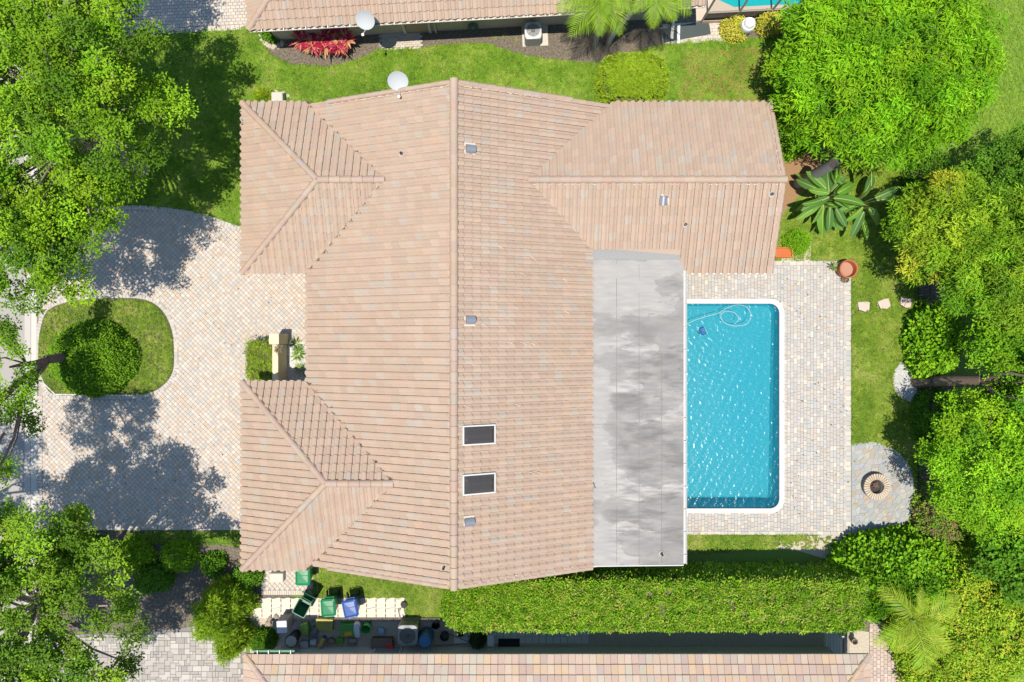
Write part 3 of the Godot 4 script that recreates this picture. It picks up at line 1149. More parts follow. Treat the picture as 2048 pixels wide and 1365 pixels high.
func island_poly() -> PackedVector2Array:
	return smooth_line([80, 668, 96, 622, 150, 602, 230, 597, 290, 600, 325, 622, 344, 662, 348, 705, 346, 742, 330, 768, 300, 786, 250, 791, 170, 790, 112, 790, 90, 768, 78, 720, 80, 668], 3)

func driveway() -> void:
	var pg := smooth_line([77, 470, 120, 440, 180, 420, 250, 411, 330, 415, 400, 427, 470, 450, 560, 480], 4)
	for p in [G(640, 500), G(640, 1060), G(77, 1060)]:
		pg.append(p)
	var base := paving_base("driveway", pg, 0.03, 0.33, 0.30, 0.265)
	var isl := island_poly()
	var blocks := []
	var inner := shrink(pg, 0.2)
	var outer: PackedVector2Array = Geometry2D.offset_polygon(isl, 0.19)[0]
	var s := 0.158
	var c45 := sqrt(0.5)
	for a in range(-160, 160):
		for b in range(-160, 160):
			var p := Vector2((a - b) * s * c45 - 14.0, (a + b) * s * c45 + 1.0)
			if p.x < -21.1 or p.x > -7.6 or not inside(p, inner) or inside(p, outer):
				continue
			if p.x > -9.3 and (p.y < -3.2 or p.y > 1.9):
				continue
			blocks.append([p, Vector2(s - 0.005, s - 0.005), PI / 4, rng.randi() % PAVER_COLS.size()])
	var grey := [2, 5, 2, 0]
	var edge := PackedVector2Array()
	for k in pg.size() - 4:
		edge.append(pg[k])
	along(blocks, edge, Vector2(0.15, 0.2), grey, -0.1)
	along(blocks, PackedVector2Array([G(77, 1056), G(500, 1056)]), Vector2(0.15, 0.2), grey, 0.0)
	along(blocks, PackedVector2Array([G(80, 1056), G(80, 792)]), Vector2(0.15, 0.22), grey, 0.0)
	var ring: PackedVector2Array = Geometry2D.offset_polygon(isl, 0.095)[0]
	ring.append(ring[0])
	along(blocks, ring, Vector2(0.15, 0.17), grey)
	lay(base, blocks, 0.03, 0.02, 300, "paver", PAVER_COLS)
	# planted island
	var m := MB.new()
	m.slab(isl, 0.0, 0.048)
	var o := struct("island_bed", m.mesh(), mat(0.085, 0.10, 0.03, 0.95, 0.0, 0.5))
	var lip := mat(0.5, 0.49, 0.47, 0.9)
	for sg in [x_seg(G(88, 766).x, G(88, 766).y, G(112, 789).x, G(112, 789).y), x_seg(G(112, 789).x, G(112, 789).y, G(270, 791).x, G(270, 791).y)]:
		put(o, "edging", _box(Vector3(sg[1], 0.1, 0.06), 0.01), lip, Transform3D(Basis(Vector3.UP, sg[2]), sg[0] + Vector3(0, 0.05, 0)))

func neighbour_paving() -> void:
	# drive beyond the lawn, blocks in rows
	var pg := poly([228, -60, 500, -60, 500, 56, 470, 58, 250, 70, 228, 40])
	var base := paving_base("neighbour_driveway", pg, 0.02, 0.22, 0.2, 0.18)
	var blocks := []
	var turn := -0.05
	for r in 36:
		for c in 44:
			var p := Vector2(-17.8 + (c + 0.5 * (r % 2)) * 0.2, -16.6 + r * 0.14).rotated(0.0)
			p = Vector2(-17.8, -13.6) + (p - Vector2(-17.8, -13.6)).rotated(turn)
			if inside(p, shrink(pg, 0.12)):
				blocks.append([p, Vector2(0.192, 0.132), turn, pick([0, 3, 0, 2, 6])])
	along(blocks, PackedVector2Array([G(252, 67), G(470, 56), G(498, 54)]), Vector2(0.2, 0.24), [0, 3, 6])
	lay(base, blocks, 0.02, 0.03, 300, "paver", PAVER_COLS)
	# ashlar drive of the house to the south
	var ash := [Color(0.38, 0.35, 0.32), Color(0.31, 0.29, 0.275), Color(0.44, 0.41, 0.37), Color(0.36, 0.325, 0.295), Color(0.41, 0.385, 0.36)]
	var p2 := poly([-60, 1275, 300, 1265, 490, 1240, 490, 1420, -60, 1420])
	var base2 := paving_base("neighbour_driveway", p2, 0.02, 0.2, 0.19, 0.18)
	var b2 := []
	var cell := 0.125
	var taken := {}
	for a in range(-200, -88):
		for b in range(96, 132):
			if taken.has(Vector2i(a, b)):
				continue
			var w: int = pick([1, 2, 2, 3])
			var d: int = pick([1, 2, 2])
			while w > 1 and (taken.has(Vector2i(a + w - 1, b)) or (d > 1 and taken.has(Vector2i(a + w - 1, b + 1)))):
				w -= 1
			for i in w:
				for j in d:
					taken[Vector2i(a + i, b + j)] = true
			var p := Vector2((a + w * 0.5) * cell, (b + d * 0.5) * cell)
			if inside(p, shrink(p2, 0.1)):
				b2.append([p, Vector2(w * cell - 0.008, d * cell - 0.008), 0.0, rng.randi() % ash.size()])
	lay(base2, b2, 0.02, 0.03, 300, "paver", ash)
	# walk of wavy-edged concrete slabs
	var walk := thing("slab_walk", "double row of wavy-edged cream concrete slabs beside the bins", "path", W(650, 1215))
	var slab := MB.new()
	var pgs := PackedVector2Array()
	var w := 0.418
	var d := 0.438
	for side in 4:
		for k in 6:
			var f := k / 6.0
			var wave := sin(f * TAU) * 0.022
			match side:
				0: pgs.append(Vector2(-w / 2 + f * w, -d / 2 + wave))
				1: pgs.append(Vector2(w / 2 - wave, -d / 2 + f * d))
				2: pgs.append(Vector2(w / 2 - f * w, d / 2 - sin(f * TAU) * 0.022))
				3: pgs.append(Vector2(-w / 2 - wave, d / 2 - f * d))
	slab.slab(pgs, 0.0, 0.055, 0.012)
	var sm := slab.mesh()
	for r in 2:
		for k in 17:
			var p := W(496 + k * 19.0, 1206 + r * 20.0) - walk.position
			if k < 2 and r == 0:
				continue
			put(walk, "slab", sm, mat(pick([0.60, 0.57, 0.63]), 0.56, 0.48, 0.9, 0.0, 1.1, 0.2), at(p + Vector3(0, 0.004, rng.randfn(0, 0.006)), rng.randfn(0, 0.015)))
	# shaded flags between the hedge and the southern wall
	var flags := thing("flagstone_strip", "grey square flagstones in the shade between hedge and southern house wall", "path", W(1080, 1270))
	for r in 3:
		for k in 19:
			var p := W(915 + k * 14.2, 1252 + r * 14.0) - flags.position
			put(flags, "flagstone", _box(Vector3(0.3, 0.05, 0.3), 0.01), mat(pick([0.58, 0.55, 0.61]), 0.59, 0.57, 0.9, 0.0, 0.9), at(p + Vector3(0, 0.025, 0), rng.randfn(0, 0.01)))
	# little paved pads by the houses
	var pad := thing("side_door_pad", "small peach block pad outside the northern house's side door", "paving", W(800, 80))
	var pb := []
	for r in 9:
		for c in 9:
			var p := Vector2((c - 4 + 0.5 * (r % 2)) * 0.2, (r - 4) * 0.098).rotated(-0.05)
			pb.append([p, Vector2(0.193, 0.09), -0.05, pick([0, 1, 3, 6])])
	put(pad, "bedding", _box(Vector3(1.9, 0.03, 0.95)), mat(0.2, 0.18, 0.16), at(Vector3(0, 0.005, 0), 0.05))
	lay(pad, pb, 0.01, 0.03, 100, "paver", PAVER_COLS)
	var pad2 := thing("bin_pad", "cream diagonal block pad under the eave where a green bin stands", "paving", W(580, 1162))
	var pc := []
	for a in range(-14, 14):
		for b in range(-14, 14):
			var p := Vector2((a - b) * 0.112, (a + b) * 0.112)
			if absf(p.x) < 1.1 and p.y > -0.9 and p.y < 0.35:
				pc.append([p, Vector2(0.15, 0.15), PI / 4, pick([0, 3, 6])])
	along(pc, PackedVector2Array([Vector2(-1.15, 0.52), Vector2(1.15, 0.52)]), Vector2(0.1, 0.2), [0, 3])
	along(pc, PackedVector2Array([Vector2(1.22, -0.9), Vector2(1.22, 0.6)]), Vector2(0.1, 0.13), [0, 3])
	put(pad2, "bedding", _box(Vector3(2.55, 0.03, 1.5)), mat(0.24, 0.22, 0.2), at(Vector3(0.0, 0.005, -0.12)))
	lay(pad2, pc, 0.01, 0.03, 200, "paver", PAVER_COLS)
	# strip of blocks by the screened porch
	var pad3 := thing("porch_walk", "cream block walk outside the northern screened porch", "paving", W(1390, 66))
	var pd := []
	for r in 6:
		for c in 13:
			var p := Vector2((c - 6 + 0.5 * (r % 2)) * 0.22, (r - 2.5) * 0.15).rotated(-0.05)
			pd.append([p, Vector2(0.212, 0.142), -0.05, pick([0, 3, 3])])
	put(pad3, "bedding", _box(Vector3(2.95, 0.03, 0.95)), mat(0.24, 0.22, 0.2), at(Vector3(0, 0.005, 0), 0.05))
	lay(pad3, pd, 0.01, 0.03, 100, "paver", PAVER_COLS)

func round_rect(x0: float, x1: float, z0: float, z1: float, r: float, seg := 7) -> PackedVector2Array:
	var out := PackedVector2Array()
	for c in [[x1 - r, z1 - r, 0.0], [x0 + r, z1 - r, PI / 2], [x0 + r, z0 + r, PI], [x1 - r, z0 + r, PI * 1.5]]:
		for k in seg + 1:
			var a: float = c[2] + PI / 2 * k / seg
			out.append(Vector2(c[0] + cos(a) * r, c[1] + sin(a) * r))
	return out

func pool_deck() -> void:
	var x0 := 4.2
	var x1 := G(1702, 0).x
	var z0 := G(0, 522).y
	var z1 := G(0, 1070).y
	var hx0 := 7.06
	var hx1 := 12.06
	var hz0 := -1.88
	var hz1 := 7.63
	var m := MB.new()
	for q in [[x0, hx0, z0, z1], [hx1, x1, z0, z1], [hx0, hx1, z0, hz0], [hx0, hx1, hz1, z1]]:
		m.quad(Vector3(q[0], 0.02, q[3]), Vector3(q[1], 0.02, q[3]), Vector3(q[1], 0.02, q[2]), Vector3(q[0], 0.02, q[2]))
	m.quad(Vector3(x1, -0.02, z1), Vector3(x1, -0.02, z0), Vector3(x1, 0.02, z0), Vector3(x1, 0.02, z1))
	var base := struct("pool_deck", m.mesh(), mat(0.26, 0.245, 0.225, 0.95))
	var rim := round_rect(7.06, 12.06, -1.88, 7.63, 0.6)
	var hole := shrink(rim, 0.09)
	var blocks := []
	var w := 0.146
	var col := 0
	var x := 5.9
	while x < x1 - 0.28:
		var z := z0 + 0.205
		var zend := z1 - 0.16
		var first := true
		while z < zend - 0.03:
			var l: float = pick([0.146, 0.146, 0.22, 0.22, 0.292])
			if first:
				l = rng.randf_range(0.07, 0.25)
				first = false
			if z + l > zend - 0.06:
				l = zend - z
			var p := Vector2(x + w / 2, z + l / 2)
			if not (inside(p, hole) and inside(p + Vector2(0, l / 2), hole) and inside(p - Vector2(0, l / 2), hole)) and not inside(p, hole):
				blocks.append([p, Vector2(w - 0.006, l - 0.006), 0.0, rng.randi() % DECK_COLS.size()])
			z += l
		x += w
		col += 1
	along(blocks, PackedVector2Array([Vector2(5.9, z0 + 0.1), Vector2(x1, z0 + 0.1)]), Vector2(0.3, 0.2), [0, 3, 5])
	along(blocks, PackedVector2Array([Vector2(x1 - 0.14, z0 + 0.21), Vector2(x1 - 0.14, z1 - 0.16)]), Vector2(0.22, 0.26), [0, 5, 1, 3])
	along(blocks, PackedVector2Array([Vector2(5.9, z1 - 0.08), Vector2(x1, z1 - 0.08)]), Vector2(0.3, 0.15), [0, 3, 5])
	lay(base, blocks, 0.02, 0.02, 300, "paver", DECK_COLS)
	swimming_pool()

func swimming_pool() -> void:
	var p := thing("swimming_pool", "rectangular turquoise swimming pool with rounded corners and white coping", "pool", Vector3(9.56, 0, 2.88))
	var ox := Vector2(p.position.x, p.position.z)
	var outer := round_rect(7.06, 12.06, -1.88, 7.63, 0.62)
	var inner := round_rect(7.28, 11.84, -1.66, 7.41, 0.42)
	# coping stones with a rounded nose
	var whites := [mat(0.66, 0.63, 0.57, 0.7, 0.0, 0.8), mat(0.64, 0.61, 0.55, 0.7, 0.0, 0.8)]
	var n := inner.size()
	for k in n:
		var l := (k + 1) % n
		var parts := maxi(1, int(round((inner[l] - inner[k]).length() / 0.6)))
		for s in parts:
			var a := inner[k].lerp(inner[l], float(s) / parts) - ox
			var b := inner[k].lerp(inner[l], float(s + 1) / parts) - ox
			var c := outer[k].lerp(outer[l], float(s) / parts) - ox
			var d := outer[k].lerp(outer[l], float(s + 1) / parts) - ox
			if parts > 1:
				var g := (b - a).normalized() * 0.0015
				a += g
				c += g
				b -= g
				d -= g
			var mb := MB.new()
			var prof := [[0.0, -0.02], [0.0, 0.045], [0.1, 0.068], [0.8, 0.072], [0.95, 0.06], [1.03, 0.035], [1.03, 0.0], [0.97, -0.04]]
			for q in prof.size() - 1:
				var f: float = prof[q][0]
				var e: float = prof[q + 1][0]
				mb.quad(v3(c.lerp(a, f), prof[q][1]), v3(d.lerp(b, f), prof[q][1]), v3(d.lerp(b, e), prof[q + 1][1]), v3(c.lerp(a, e), prof[q + 1][1]))
			put(p, "coping_stone", mb.mesh(), whites[(k + s) % 2])
	# basin
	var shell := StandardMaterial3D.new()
	shell.albedo_texture = noise_tex("plaster", 0.03, [lin(0.004, 0.205, 0.285), lin(0.008, 0.275, 0.36), lin(0.014, 0.345, 0.43)], 512, FastNoiseLite.TYPE_SIMPLEX_SMOOTH, 5)  # pale mottle painted into the plaster stands in for ripple light on the floor
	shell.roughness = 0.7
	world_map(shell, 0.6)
	var mb := MB.new()
	var depth := func(z): return -0.82 - 0.4 * smoothstep(2.5, 6.9, z)
	var fl := PackedVector2Array()
	var rings := [[0.0, 0.0], [0.0, 0.72], [0.08, 0.92], [0.26, 1.0]]
	var loops := []
	for rr in rings:
		var lp := []
		var pg: PackedVector2Array = inner if rr[0] == 0.0 else round_rect(7.28 + rr[0], 11.84 - rr[0], -1.66 + rr[0], 7.41 - rr[0], 0.42 - rr[0] * 0.5)
		for q in pg:
			lp.append(Vector3(q.x - ox.x, lerpf(0.0, depth.call(q.y), rr[1]), q.y - ox.y))
		loops.append(lp)
	for j in rings.size() - 1:
		for k in n:
			var l := (k + 1) % n
			mb.quad(loops[j][l], loops[j][k], loops[j + 1][k], loops[j + 1][l])
	var ctr := Vector3(0, -0.86, 0)
	for k in n:
		mb.tri(loops[3][(k + 1) % n], loops[3][k], ctr)
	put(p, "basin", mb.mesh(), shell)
	# deep blue waterline band
	var tb := MB.new()
	for k in n:
		var l := (k + 1) % n
		var a := inner[k] - ox
		var b := inner[l] - ox
		tb.quad(v3(b * 0.9985, 0.0), v3(a * 0.9985, 0.0), v3(a * 0.9985, -0.17), v3(b * 0.9985, -0.17))
	put(p, "waterline_tile", tb.mesh(), mat(0.01, 0.07, 0.22, 0.25))
	# rippled water surface: real waves in the mesh
	var wm := MB.new()
	var nx := 210
	var nz := 420
	var x0 := 7.27
	var x1 := 11.85
	var z0 := -1.67
	var z1 := 7.42
	var nzs := FastNoiseLite.new()
	nzs.seed = 5
	nzs.noise_type = FastNoiseLite.TYPE_SIMPLEX_SMOOTH
	nzs.frequency = 3.4
	nzs.fractal_type = FastNoiseLite.FRACTAL_RIDGED
	nzs.fractal_octaves = 2
	nzs.domain_warp_enabled = true
	nzs.domain_warp_amplitude = 0.35
	nzs.domain_warp_frequency = 0.8
	var hts := PackedFloat32Array()
	for a in nz + 1:
		for b in nx + 1:
			var x := lerpf(x0, x1, float(b) / nx)
			var z := lerpf(z0, z1, float(a) / nz)
			# rings run out from where the cleaner works, wind ripples cross them
			var r1 := Vector2(x - 9.9, z + 1.0).length()
			var r2 := Vector2(x - 11.4, z - 3.0).length()
			var h := 0.004 * sin(r1 * 24.0) * exp(-r1 * 0.25) + 0.003 * sin(r2 * 19.0 + 1.0) * exp(-r2 * 0.3)
			h += 0.0045 * nzs.get_noise_2d(x * 1.0, z * 1.15) + 0.005 * sin(x * 15.0 + z * 9.0 + 3.0 * nzs.get_noise_2d(x * 0.5, z * 0.5))
			hts.append(h)
	var keep := round_rect(7.27, 11.85, -1.67, 7.42, 0.43)
	for a in nz + 1:
		for b in nx + 1:
			var i := a * (nx + 1) + b
			var dx := (hts[i + (1 if b < nx else 0)] - hts[i - (1 if b > 0 else 0)]) / (2.0 * (x1 - x0) / nx)
			var dz := (hts[i + (nx + 1 if a < nz else 0)] - hts[i - (nx + 1 if a > 0 else 0)]) / (2.0 * (z1 - z0) / nz)
			wm.vert(Vector3(lerpf(x0, x1, float(b) / nx) - ox.x, -0.09 + hts[i], lerpf(z0, z1, float(a) / nz) - ox.y), Vector3(-dx, 1, -dz).normalized())
	for a in nz:
		for b in nx:
			var k := a * (nx + 1) + b
			var mid := wm.v[k] + Vector3(0.02, 0, 0.02)
			if not inside(Vector2(mid.x, mid.z) + ox, keep):
				continue
			wm.i.append_array(PackedInt32Array([k, k + 1, k + nx + 1, k + 1, k + nx + 2, k + nx + 1]))
	var water := StandardMaterial3D.new()
	water.albedo_color = Color(lin(0.004, 0.32, 0.44), 0.14)
	water.transparency = BaseMaterial3D.TRANSPARENCY_ALPHA
	water.roughness = 0.24
	water.metallic_specular = 0.29
	put(p, "water", wm.mesh(), water)
	# cleaner and its floating hose
	var cl := thing("pool_cleaner", "small blue pool cleaner under the looped white hose", "pool cleaner", W(1415, 662) + Vector3(0, -0.86, 0))
	put(cl, "body", _box(Vector3(0.26, 0.14, 0.36), 0.05), mat(0.01, 0.06, 0.3, 0.4), at(Vector3(0, 0.1, 0), 0.5))
	for s in [-1, 1]:
		put(cl, "wheel", _cyl(0.08, 0.08, 0.05), mat(0.02, 0.03, 0.08), at(Vector3(s * 0.16, 0.1, 0.05), 0.5, 0, PI / 2))
	var pts := []
	for q in [[1372, 650], [1390, 641], [1415, 633], [1440, 626], [1452, 618], [1470, 611], [1488, 611], [1500, 620], [1503, 634], [1496, 648], [1480, 652], [1462, 651], [1447, 643], [1443, 630], [1452, 623], [1466, 624], [1477, 632], [1478, 641], [1470, 648]]:
		pts.append(W(q[0], q[1]) + Vector3(0, -0.075, 0))
	var c3 := Curve3D.new()
	for k in pts.size():
		var tan: Vector3 = (pts[mini(k + 1, pts.size() - 1)] - pts[maxi(k - 1, 0)]) / 6.0
		c3.add_point(pts[k], -tan, tan)
	var fine := []
	var rad := []
	for k in 90:
		fine.append(c3.sample_baked(c3.get_baked_length() * k / 89.0))
		rad.append(0.011)
	var hm := MB.new()
	hm.tube(fine, rad, 6)
	single("pool_hose", "thin white hose looped on the pool water", "hose", hm.mesh(), mat(0.42, 0.5, 0.5, 0.5))

func v3(p: Vector2, y: float) -> Vector3:
	return Vector3(p.x, y, p.y)


# ---------------------------------------------------------------- plants
# a spray of leaves: n leaves, spread r, leaf length and width, how upright the faces lie
func leaf_spray(key: String, n: int, r: float, l: float, w: float, droop: float, flat: float, fold := 0.25) -> ArrayMesh:
	if mats.has(key):
		return mats[key]
	var rg := RandomNumberGenerator.new()
	rg.seed = key.hash()
	var mb := MB.new()
	for k in n:
		var a := rg.randf() * TAU
		var up := rg.randf_range(-0.35, 0.75)
		var d := Vector3(cos(a), up - droop, sin(a)).normalized()
		var o := Vector3(cos(a) * rg.randf(), rg.randf_range(-0.5, 0.6), sin(a) * rg.randf()) * r
		var nn := Vector3(rg.randfn(0, flat), 1.0, rg.randfn(0, flat)).normalized()
		var side := nn.cross(d).normalized()
		nn = d.cross(side)
		if nn.y < 0.0:
			nn = -nn
		var ll := l * rg.randf_range(0.75, 1.2)
		var ww := w * rg.randf_range(0.8, 1.15) * 0.5
		var mid := o + d * ll * 0.45
		var tip := o + d * ll - Vector3(0, ll * 0.18, 0)
		var e0 := mid + side * ww + nn * ww * fold
		var e1 := mid - side * ww + nn * ww * fold
		mb.tri(o, e0, tip)
		mb.tri(o, tip, e1)
	mats[key] = mb.mesh()
	return mats[key]

func copies(parent: Node3D, called: String, m: Mesh, material: Material, xfs: Array, cols: Array) -> MultiMeshInstance3D:
	var mm := MultiMesh.new()
	mm.transform_format = MultiMesh.TRANSFORM_3D
	mm.use_colors = true
	mm.mesh = m
	mm.instance_count = xfs.size()
	for k in xfs.size():
		mm.set_instance_transform(k, xfs[k])
		mm.set_instance_color(k, cols[k])
	var o := MultiMeshInstance3D.new()
	o.name = called
	o.multimesh = mm
	o.material_override = material
	o.set_meta("kind", "stuff")
	parent.add_child(o, true)
	return o

func leafy() -> StandardMaterial3D:
	return vmat("leaf", 0.55, 0.0, 0.38)

func spin(s: float, lean := 0.5) -> Basis:
	return Basis.from_euler(Vector3(rng.randfn(0, lean), rng.randf() * TAU, rng.randfn(0, lean))).scaled(Vector3(s, s, s))

func tint(palette: Array, amount := 0.22) -> Color:
	return jitter(pick(palette), amount)

# crown made of many leaf clusters carried by limbs; everything relative to the trunk foot
func tree(called: String, label: String, foot: Vector3, ctr: Vector3, rad: Vector3, o := {}) -> Node3D:
	var t := thing(called, label, "tree", foot, 0.0, o.get("group", ""))
	rng.seed = (called + str(foot)).hash()
	var clusters: int = o.get("clusters", 60)
	var per: int = o.get("per", 60)
	var cr: float = o.get("cr", 0.8)
	var spray: ArrayMesh = o.get("spray", leaf_spray("small", 14, 0.16, 0.10, 0.05, 0.1, 0.45))
	var palette: Array = o.get("palette", [Color(0.121, 0.284, 0.013), Color(0.176, 0.351, 0.018), Color(0.081, 0.203, 0.013)])
	var tr: float = o.get("trunk", 0.22)
	var low: float = o.get("low", -0.35)
	var bark: Color = o.get("bark", Color(0.20, 0.17, 0.14))
	var sc: float = o.get("scale", 1.0)
	var hollow: float = o.get("hollow", 0.5)
	var put_at := []
	var xfs := []
	var cols := []
	var limbs := MB.new()
	var fork: Vector3 = o.get("fork", Vector3(ctr.x * 0.35, maxf(1.2, (ctr.y - rad.y) * 0.8), ctr.z * 0.35))
	limbs.tube([Vector3(0, -0.1, 0), Vector3(0.03, 0.25, 0.02), fork * Vector3(0.5, 0.55, 0.5), fork], [tr * 1.5, tr * 1.1, tr, tr * 0.9], 9)
	for k in o.get("limbs", 7):
		var a: float = TAU * (k + rng.randf() * 0.5) / float(o.get("limbs", 7))
		var e := ctr + Vector3(cos(a) * rad.x * 0.62, rng.randf_range(-0.1, 0.5) * rad.y, sin(a) * rad.z * 0.62)
		var m := fork.lerp(e, 0.5) + Vector3(rng.randfn(0, 0.25), 0.35, rng.randfn(0, 0.25))
		limbs.tube([fork - Vector3(0, 0.1, 0), fork.lerp(m, 0.5) + Vector3(rng.randfn(0, 0.1), 0.1, rng.randfn(0, 0.1)), m, e], [tr * 0.5, tr * 0.38, tr * 0.25, tr * 0.1], 7)
	for k in clusters:
		var d := Vector3.UP
		var c := ctr
		# clusters keep their distance, which leaves gaps between them
		for attempt in 14:
			d = Vector3(rng.randfn(), rng.randfn(), rng.randfn()).normalized()
			if d.y < low:
				d.y = -d.y
			c = ctr + d * rad * lerpf(hollow, 1.0, pow(rng.randf(), 0.6)) * rng.randf_range(0.9, 1.06)
			var free := true
			for q in put_at:
				if q.distance_squared_to(c) < cr * cr * 0.85:
					free = false
					break
			if free:
				break
		put_at.append(c)
		var base: Color = tint(palette, 0.24)
		var size := cr * rng.randf_range(0.65, 1.25)
		for j in per:
			var q := (Vector3(rng.randfn(), rng.randfn() * 0.6, rng.randfn()) * 0.5).limit_length(0.95) * size
			xfs.append(Transform3D(spin(sc * rng.randf_range(0.75, 1.3)), c + q))
			cols.append(jitter(base, 0.2))
		if k % 3 == 0 or o.get("twiggy", false):
			var s := fork.lerp(ctr, 0.6) + d * rad * 0.3
			var m := s.lerp(c, 0.55) + Vector3(rng.randfn(0, 0.15), 0.2, rng.randfn(0, 0.15))
			var tip := c + d * size * 0.5 + Vector3(0, size * 0.2, 0)
			limbs.tube([s, m, c, tip], [0.05, 0.038, 0.026, 0.008], 5)
	for e in o.get("extra", []):
		var c: Vector3 = W(e[0], e[1], e[2]) - foot
		var base: Color = tint(palette, 0.16)
		for j in per:
			xfs.append(Transform3D(spin(sc * rng.randf_range(0.75, 1.3)), c + (Vector3(rng.randfn(), rng.randfn() * 0.6, rng.randfn()) * 0.5).limit_length(0.95) * cr * 0.9))
			cols.append(jitter(base, 0.2))
		var hub: Vector3 = (W(52, 728, 3.6) if e[1] < 760 else W(48, 790, 3.4)) - foot
		limbs.tube([hub, hub.lerp(c, 0.5) + Vector3(rng.randfn(0, 0.15), 0.2, rng.randfn(0, 0.15)), c], [0.04, 0.028, 0.01], 5)
	if o.has("extra"):
		for q in [W(52, 728, 3.6), W(48, 790, 3.4)]:
			var hub: Vector3 = q - foot
			limbs.tube([fork - Vector3(0, 0.15, 0), fork.lerp(hub, 0.5) + Vector3(0.05, 0.12, 0.05), hub, hub + (hub - fork) * 0.8], [0.14, 0.12, 0.09, 0.04], 7)
	limbs.col = bark
	for k in limbs.c.size():
		limbs.c[k] = bark
	put(t, "trunk", limbs.mesh(), vmat("bark", 0.9, 1.6, 0.0, 1.5))
	copies(t, "crown", spray, leafy(), xfs, cols)
	return t

# clipped or loose shrub: leaf sprays on and just under a lumpy dome or box
func shrub(called: String, label: String, foot: Vector3, rad: Vector3, o := {}) -> Node3D:
	var t := thing(called, label, o.get("category", "shrub"), foot, o.get("turn", 0.0), o.get("group", ""))
	rng.seed = (called + str(foot)).hash()
	var count: int = o.get("count", 900)
	var spray: ArrayMesh = o.get("spray", leaf_spray("small", 14, 0.16, 0.10, 0.05, 0.1, 0.45))
	var palette: Array = o.get("palette", [Color(0.108, 0.257, 0.013), Color(0.149, 0.324, 0.018), Color(0.074, 0.176, 0.013)])
	var boxy: float = o.get("boxy", 0.0)
	var rough: float = o.get("rough", 0.06)
	var sc: float = o.get("scale", 1.0)
	var nz := FastNoiseLite.new()
	nz.seed = rng.randi() & 0xffff
	nz.frequency = o.get("lump", 0.9)
	var xfs := []
	var cols := []
	for k in count:
		var d := Vector3(rng.randfn(), absf(rng.randfn()), rng.randfn()).normalized()
		if boxy > 0.0:
			# push the dome out towards a box with soft edges
			var m := maxf(absf(d.x), maxf(absf(d.y), absf(d.z)))
			d = d.lerp(d / m, boxy)
			if absf(rng.randf()) < 0.72:
				d = Vector3(rng.randf_range(-1, 1), 1.0 - 0.1 * rng.randf() * boxy, rng.randf_range(-1, 1))
				if boxy < 0.5:
					d = d.normalized()
		var f := 1.0 + nz.get_noise_3d(d.x * rad.x, d.y * rad.y, d.z * rad.z) * rough * 3.0 - absf(rng.randfn(0, rough))
		var p := Vector3(d.x * rad.x, d.y * rad.y, d.z * rad.z) * f
		p.y = maxf(p.y, 0.03)
		xfs.append(Transform3D(spin(sc * rng.randf_range(0.75, 1.25), 0.4), p))
		cols.append(tint(palette, 0.22))
	var st := MB.new()
	for k in 7:
		var a := rng.randf() * TAU
		var e := Vector3(cos(a) * rad.x * 0.6, rad.y * 0.75, sin(a) * rad.z * 0.6)
		st.tube([Vector3(cos(a) * 0.05, -0.03, sin(a) * 0.05), e * Vector3(0.4, 0.6, 0.4), e], [0.03, 0.022, 0.008], 5)
	put(t, "stem", st.mesh(), mat(0.13, 0.1, 0.075, 0.9))
	if o.get("core", true):
		# dense twig mass that keeps daylight out of the heart of the bush
		var cm := MB.new()
		var prof := []
		for k in 7:
			var a := PI / 2 * k / 6.0
			prof.append(Vector2(cos(a), sin(a)) * 0.82)
		if boxy > 0.5:
			cm.box(Transform3D(Basis().scaled(rad), Vector3(0, rad.y * 0.45, 0)), Vector3(1.8, 0.9, 1.8), 0.1)
		else:
			cm.lathe(Transform3D(Basis().scaled(rad), Vector3.ZERO), prof, 16)
		put(t, "twig_mass", cm.mesh(), mat(0.2, 0.165, 0.11, 1.0))
	copies(t, "foliage", spray, leafy(), xfs, cols)
	return t

